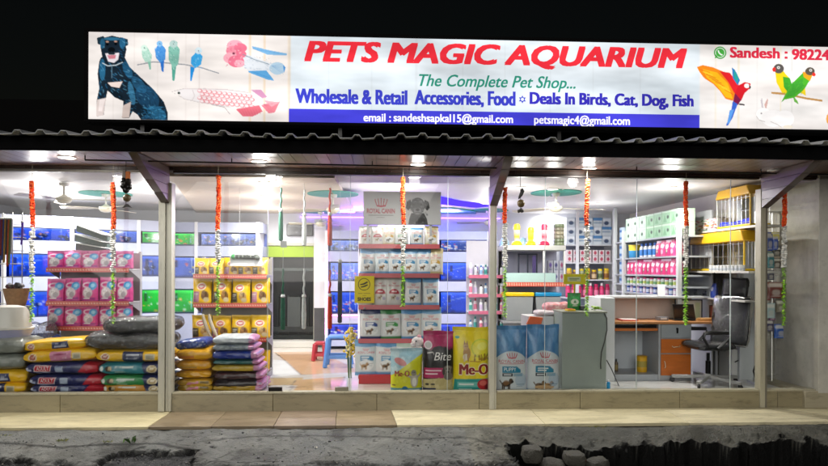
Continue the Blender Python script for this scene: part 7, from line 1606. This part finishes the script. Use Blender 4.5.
weed(126.5, 441, 5, .07, 'small leafy weed sprouting below the left marble step', ['#3f5f24', '#56782f', '#2f4a1c'], True); weed(62, 440, 60, .035, 'patch of thin yellowish grass on the concrete at the left', gcols); weed(108, 441, 40, .03, 'sparse yellowish grass beside the leafy weed', gcols); weed(3, 436, 26, .05, 'tuft of grass at the very left edge of the concrete', gcols)
weed(596, 428, 14, .06, 'dry grass blades on the broken lip right of the gutter stones', gcols)

def ghgt(x, y):
    i = np.clip(np.searchsorted(gxs, x), 0, len(gxs) - 1); j = np.clip(np.searchsorted(gys, y), 0, len(gys) - 1); return hgt[j, i], A[j, i, 0], tr[j, i]
m = MB()
for _ in range(5200):
    x, y = rnd.uniform(-5, 5.4), rnd.uniform(-2.0, -.78); h_, a_, t_ = ghgt(x, y)
    if t_ > .02 or rnd.random() > (.9 if a_ > .5 else .16 + .25 * (math.sin(x * 2.1) * math.sin(x * .7 + y * 5) > .2)): continue
    r_ = rnd.choice([.004, .005, .006, .008]) * (1.5 if rnd.random() < .06 else 1); m.ball((x, y, h_ + r_ * .3), r_, rnd.choice(['#5a5a56', '#77756d', '#8f8c84', '#45454a', '#a19d92', '#38383a']), 5, 3, .35, (1.2, 1, .7))
single('gravel', 'loose grit and small gravel scattered over the broken ground before the shop', 'gravel', m, 'ground', kind='stuff')
for i, (px, py, cl, w_, nm) in enumerate(((470, 461, '#c9c6bd', .05, 'pale scrap of paper on the concrete near the middle of the ground'), (316, 446, '#d9d4c8', .025, 'tiny white scrap on the concrete below the brown step'), (610, 444, '#5f8f8a', .05, 'small teal scrap lying at the lip of the dark gutter'))):
    x, y, z = Wz(px, py, -.235); h_ = float(ghgt(x, y)[0]); P_ = np.array([[[x + w_ * (u_ - .5), y + w_ * .6 * (v_ - .5), h_ + .006 + .006 * math.sin(u_ * 5 + v_ * 4)] for u_ in (0, .33, .66, 1)] for v_ in (0, .5, 1)])
    single('scrap', nm, 'litter', MB(cl).grid(P_), 'card')
# ================================================================== CAMERA, WORLD, RENDER
cam = bpy.data.cameras.new('camera'); co = bpy.data.objects.new('camera', cam); COL.objects.link(co)
cam.sensor_width = 36; cam.lens = F / 828 * 36; cam.shift_y = (CY - 233) / 828; cam.clip_end = 400; cam.clip_start = .05
co.matrix_world = Matrix.Translation(CAM) @ Matrix.Rotation(-YAW, 4, 'Z') @ Matrix.Rotation(PI / 2, 4, 'X') @ Matrix.Rotation(ROLL, 4, 'Z')
SC.camera = co
w = bpy.data.worlds.new('World'); SC.world = w; w.use_nodes = True; nt = w.node_tree; nt.nodes.clear()
bg = nt.nodes.new('ShaderNodeBackground'); sky = nt.nodes.new('ShaderNodeTexSky'); sky.sky_type = 'NISHITA'; sky.sun_disc = False; sky.sun_elevation = math.radians(1.0); sky.sun_rotation = math.radians(180)
bg.inputs['Strength'].default_value = .0035; wo = nt.nodes.new('ShaderNodeOutputWorld'); sl_ = bpy.data.lights.new('front_fill', 'SUN'); sl_.energy = 1.35; sl_.angle = math.radians(40); sl_.color = (1, .97, .92); so_ = bpy.data.objects.new('front_fill', sl_); COL.objects.link(so_); so_.rotation_euler = (math.radians(74), 0, math.radians(-14)); nt.links.new(sky.outputs[0], bg.inputs[0]); nt.links.new(bg.outputs[0], wo.inputs[0])  # soft fill lamp behind the camera, added to brighten stock fronts and ground
SC.view_settings.view_transform = 'Standard'; SC.view_settings.look = 'None'; SC.view_settings.exposure = 0; SC.view_settings.gamma = 1
SC.render.engine = 'CYCLES'; cy_ = SC.cycles; cy_.use_denoising = True; cy_.max_bounces = 6; cy_.diffuse_bounces = 3; cy_.glossy_bounces = 3; cy_.transparent_max_bounces = 16; cy_.transmission_bounces = 4; cy_.sample_clamp_indirect = 4; cy_.use_light_tree = True
cy_.caustics_reflective = False; cy_.caustics_refractive = False
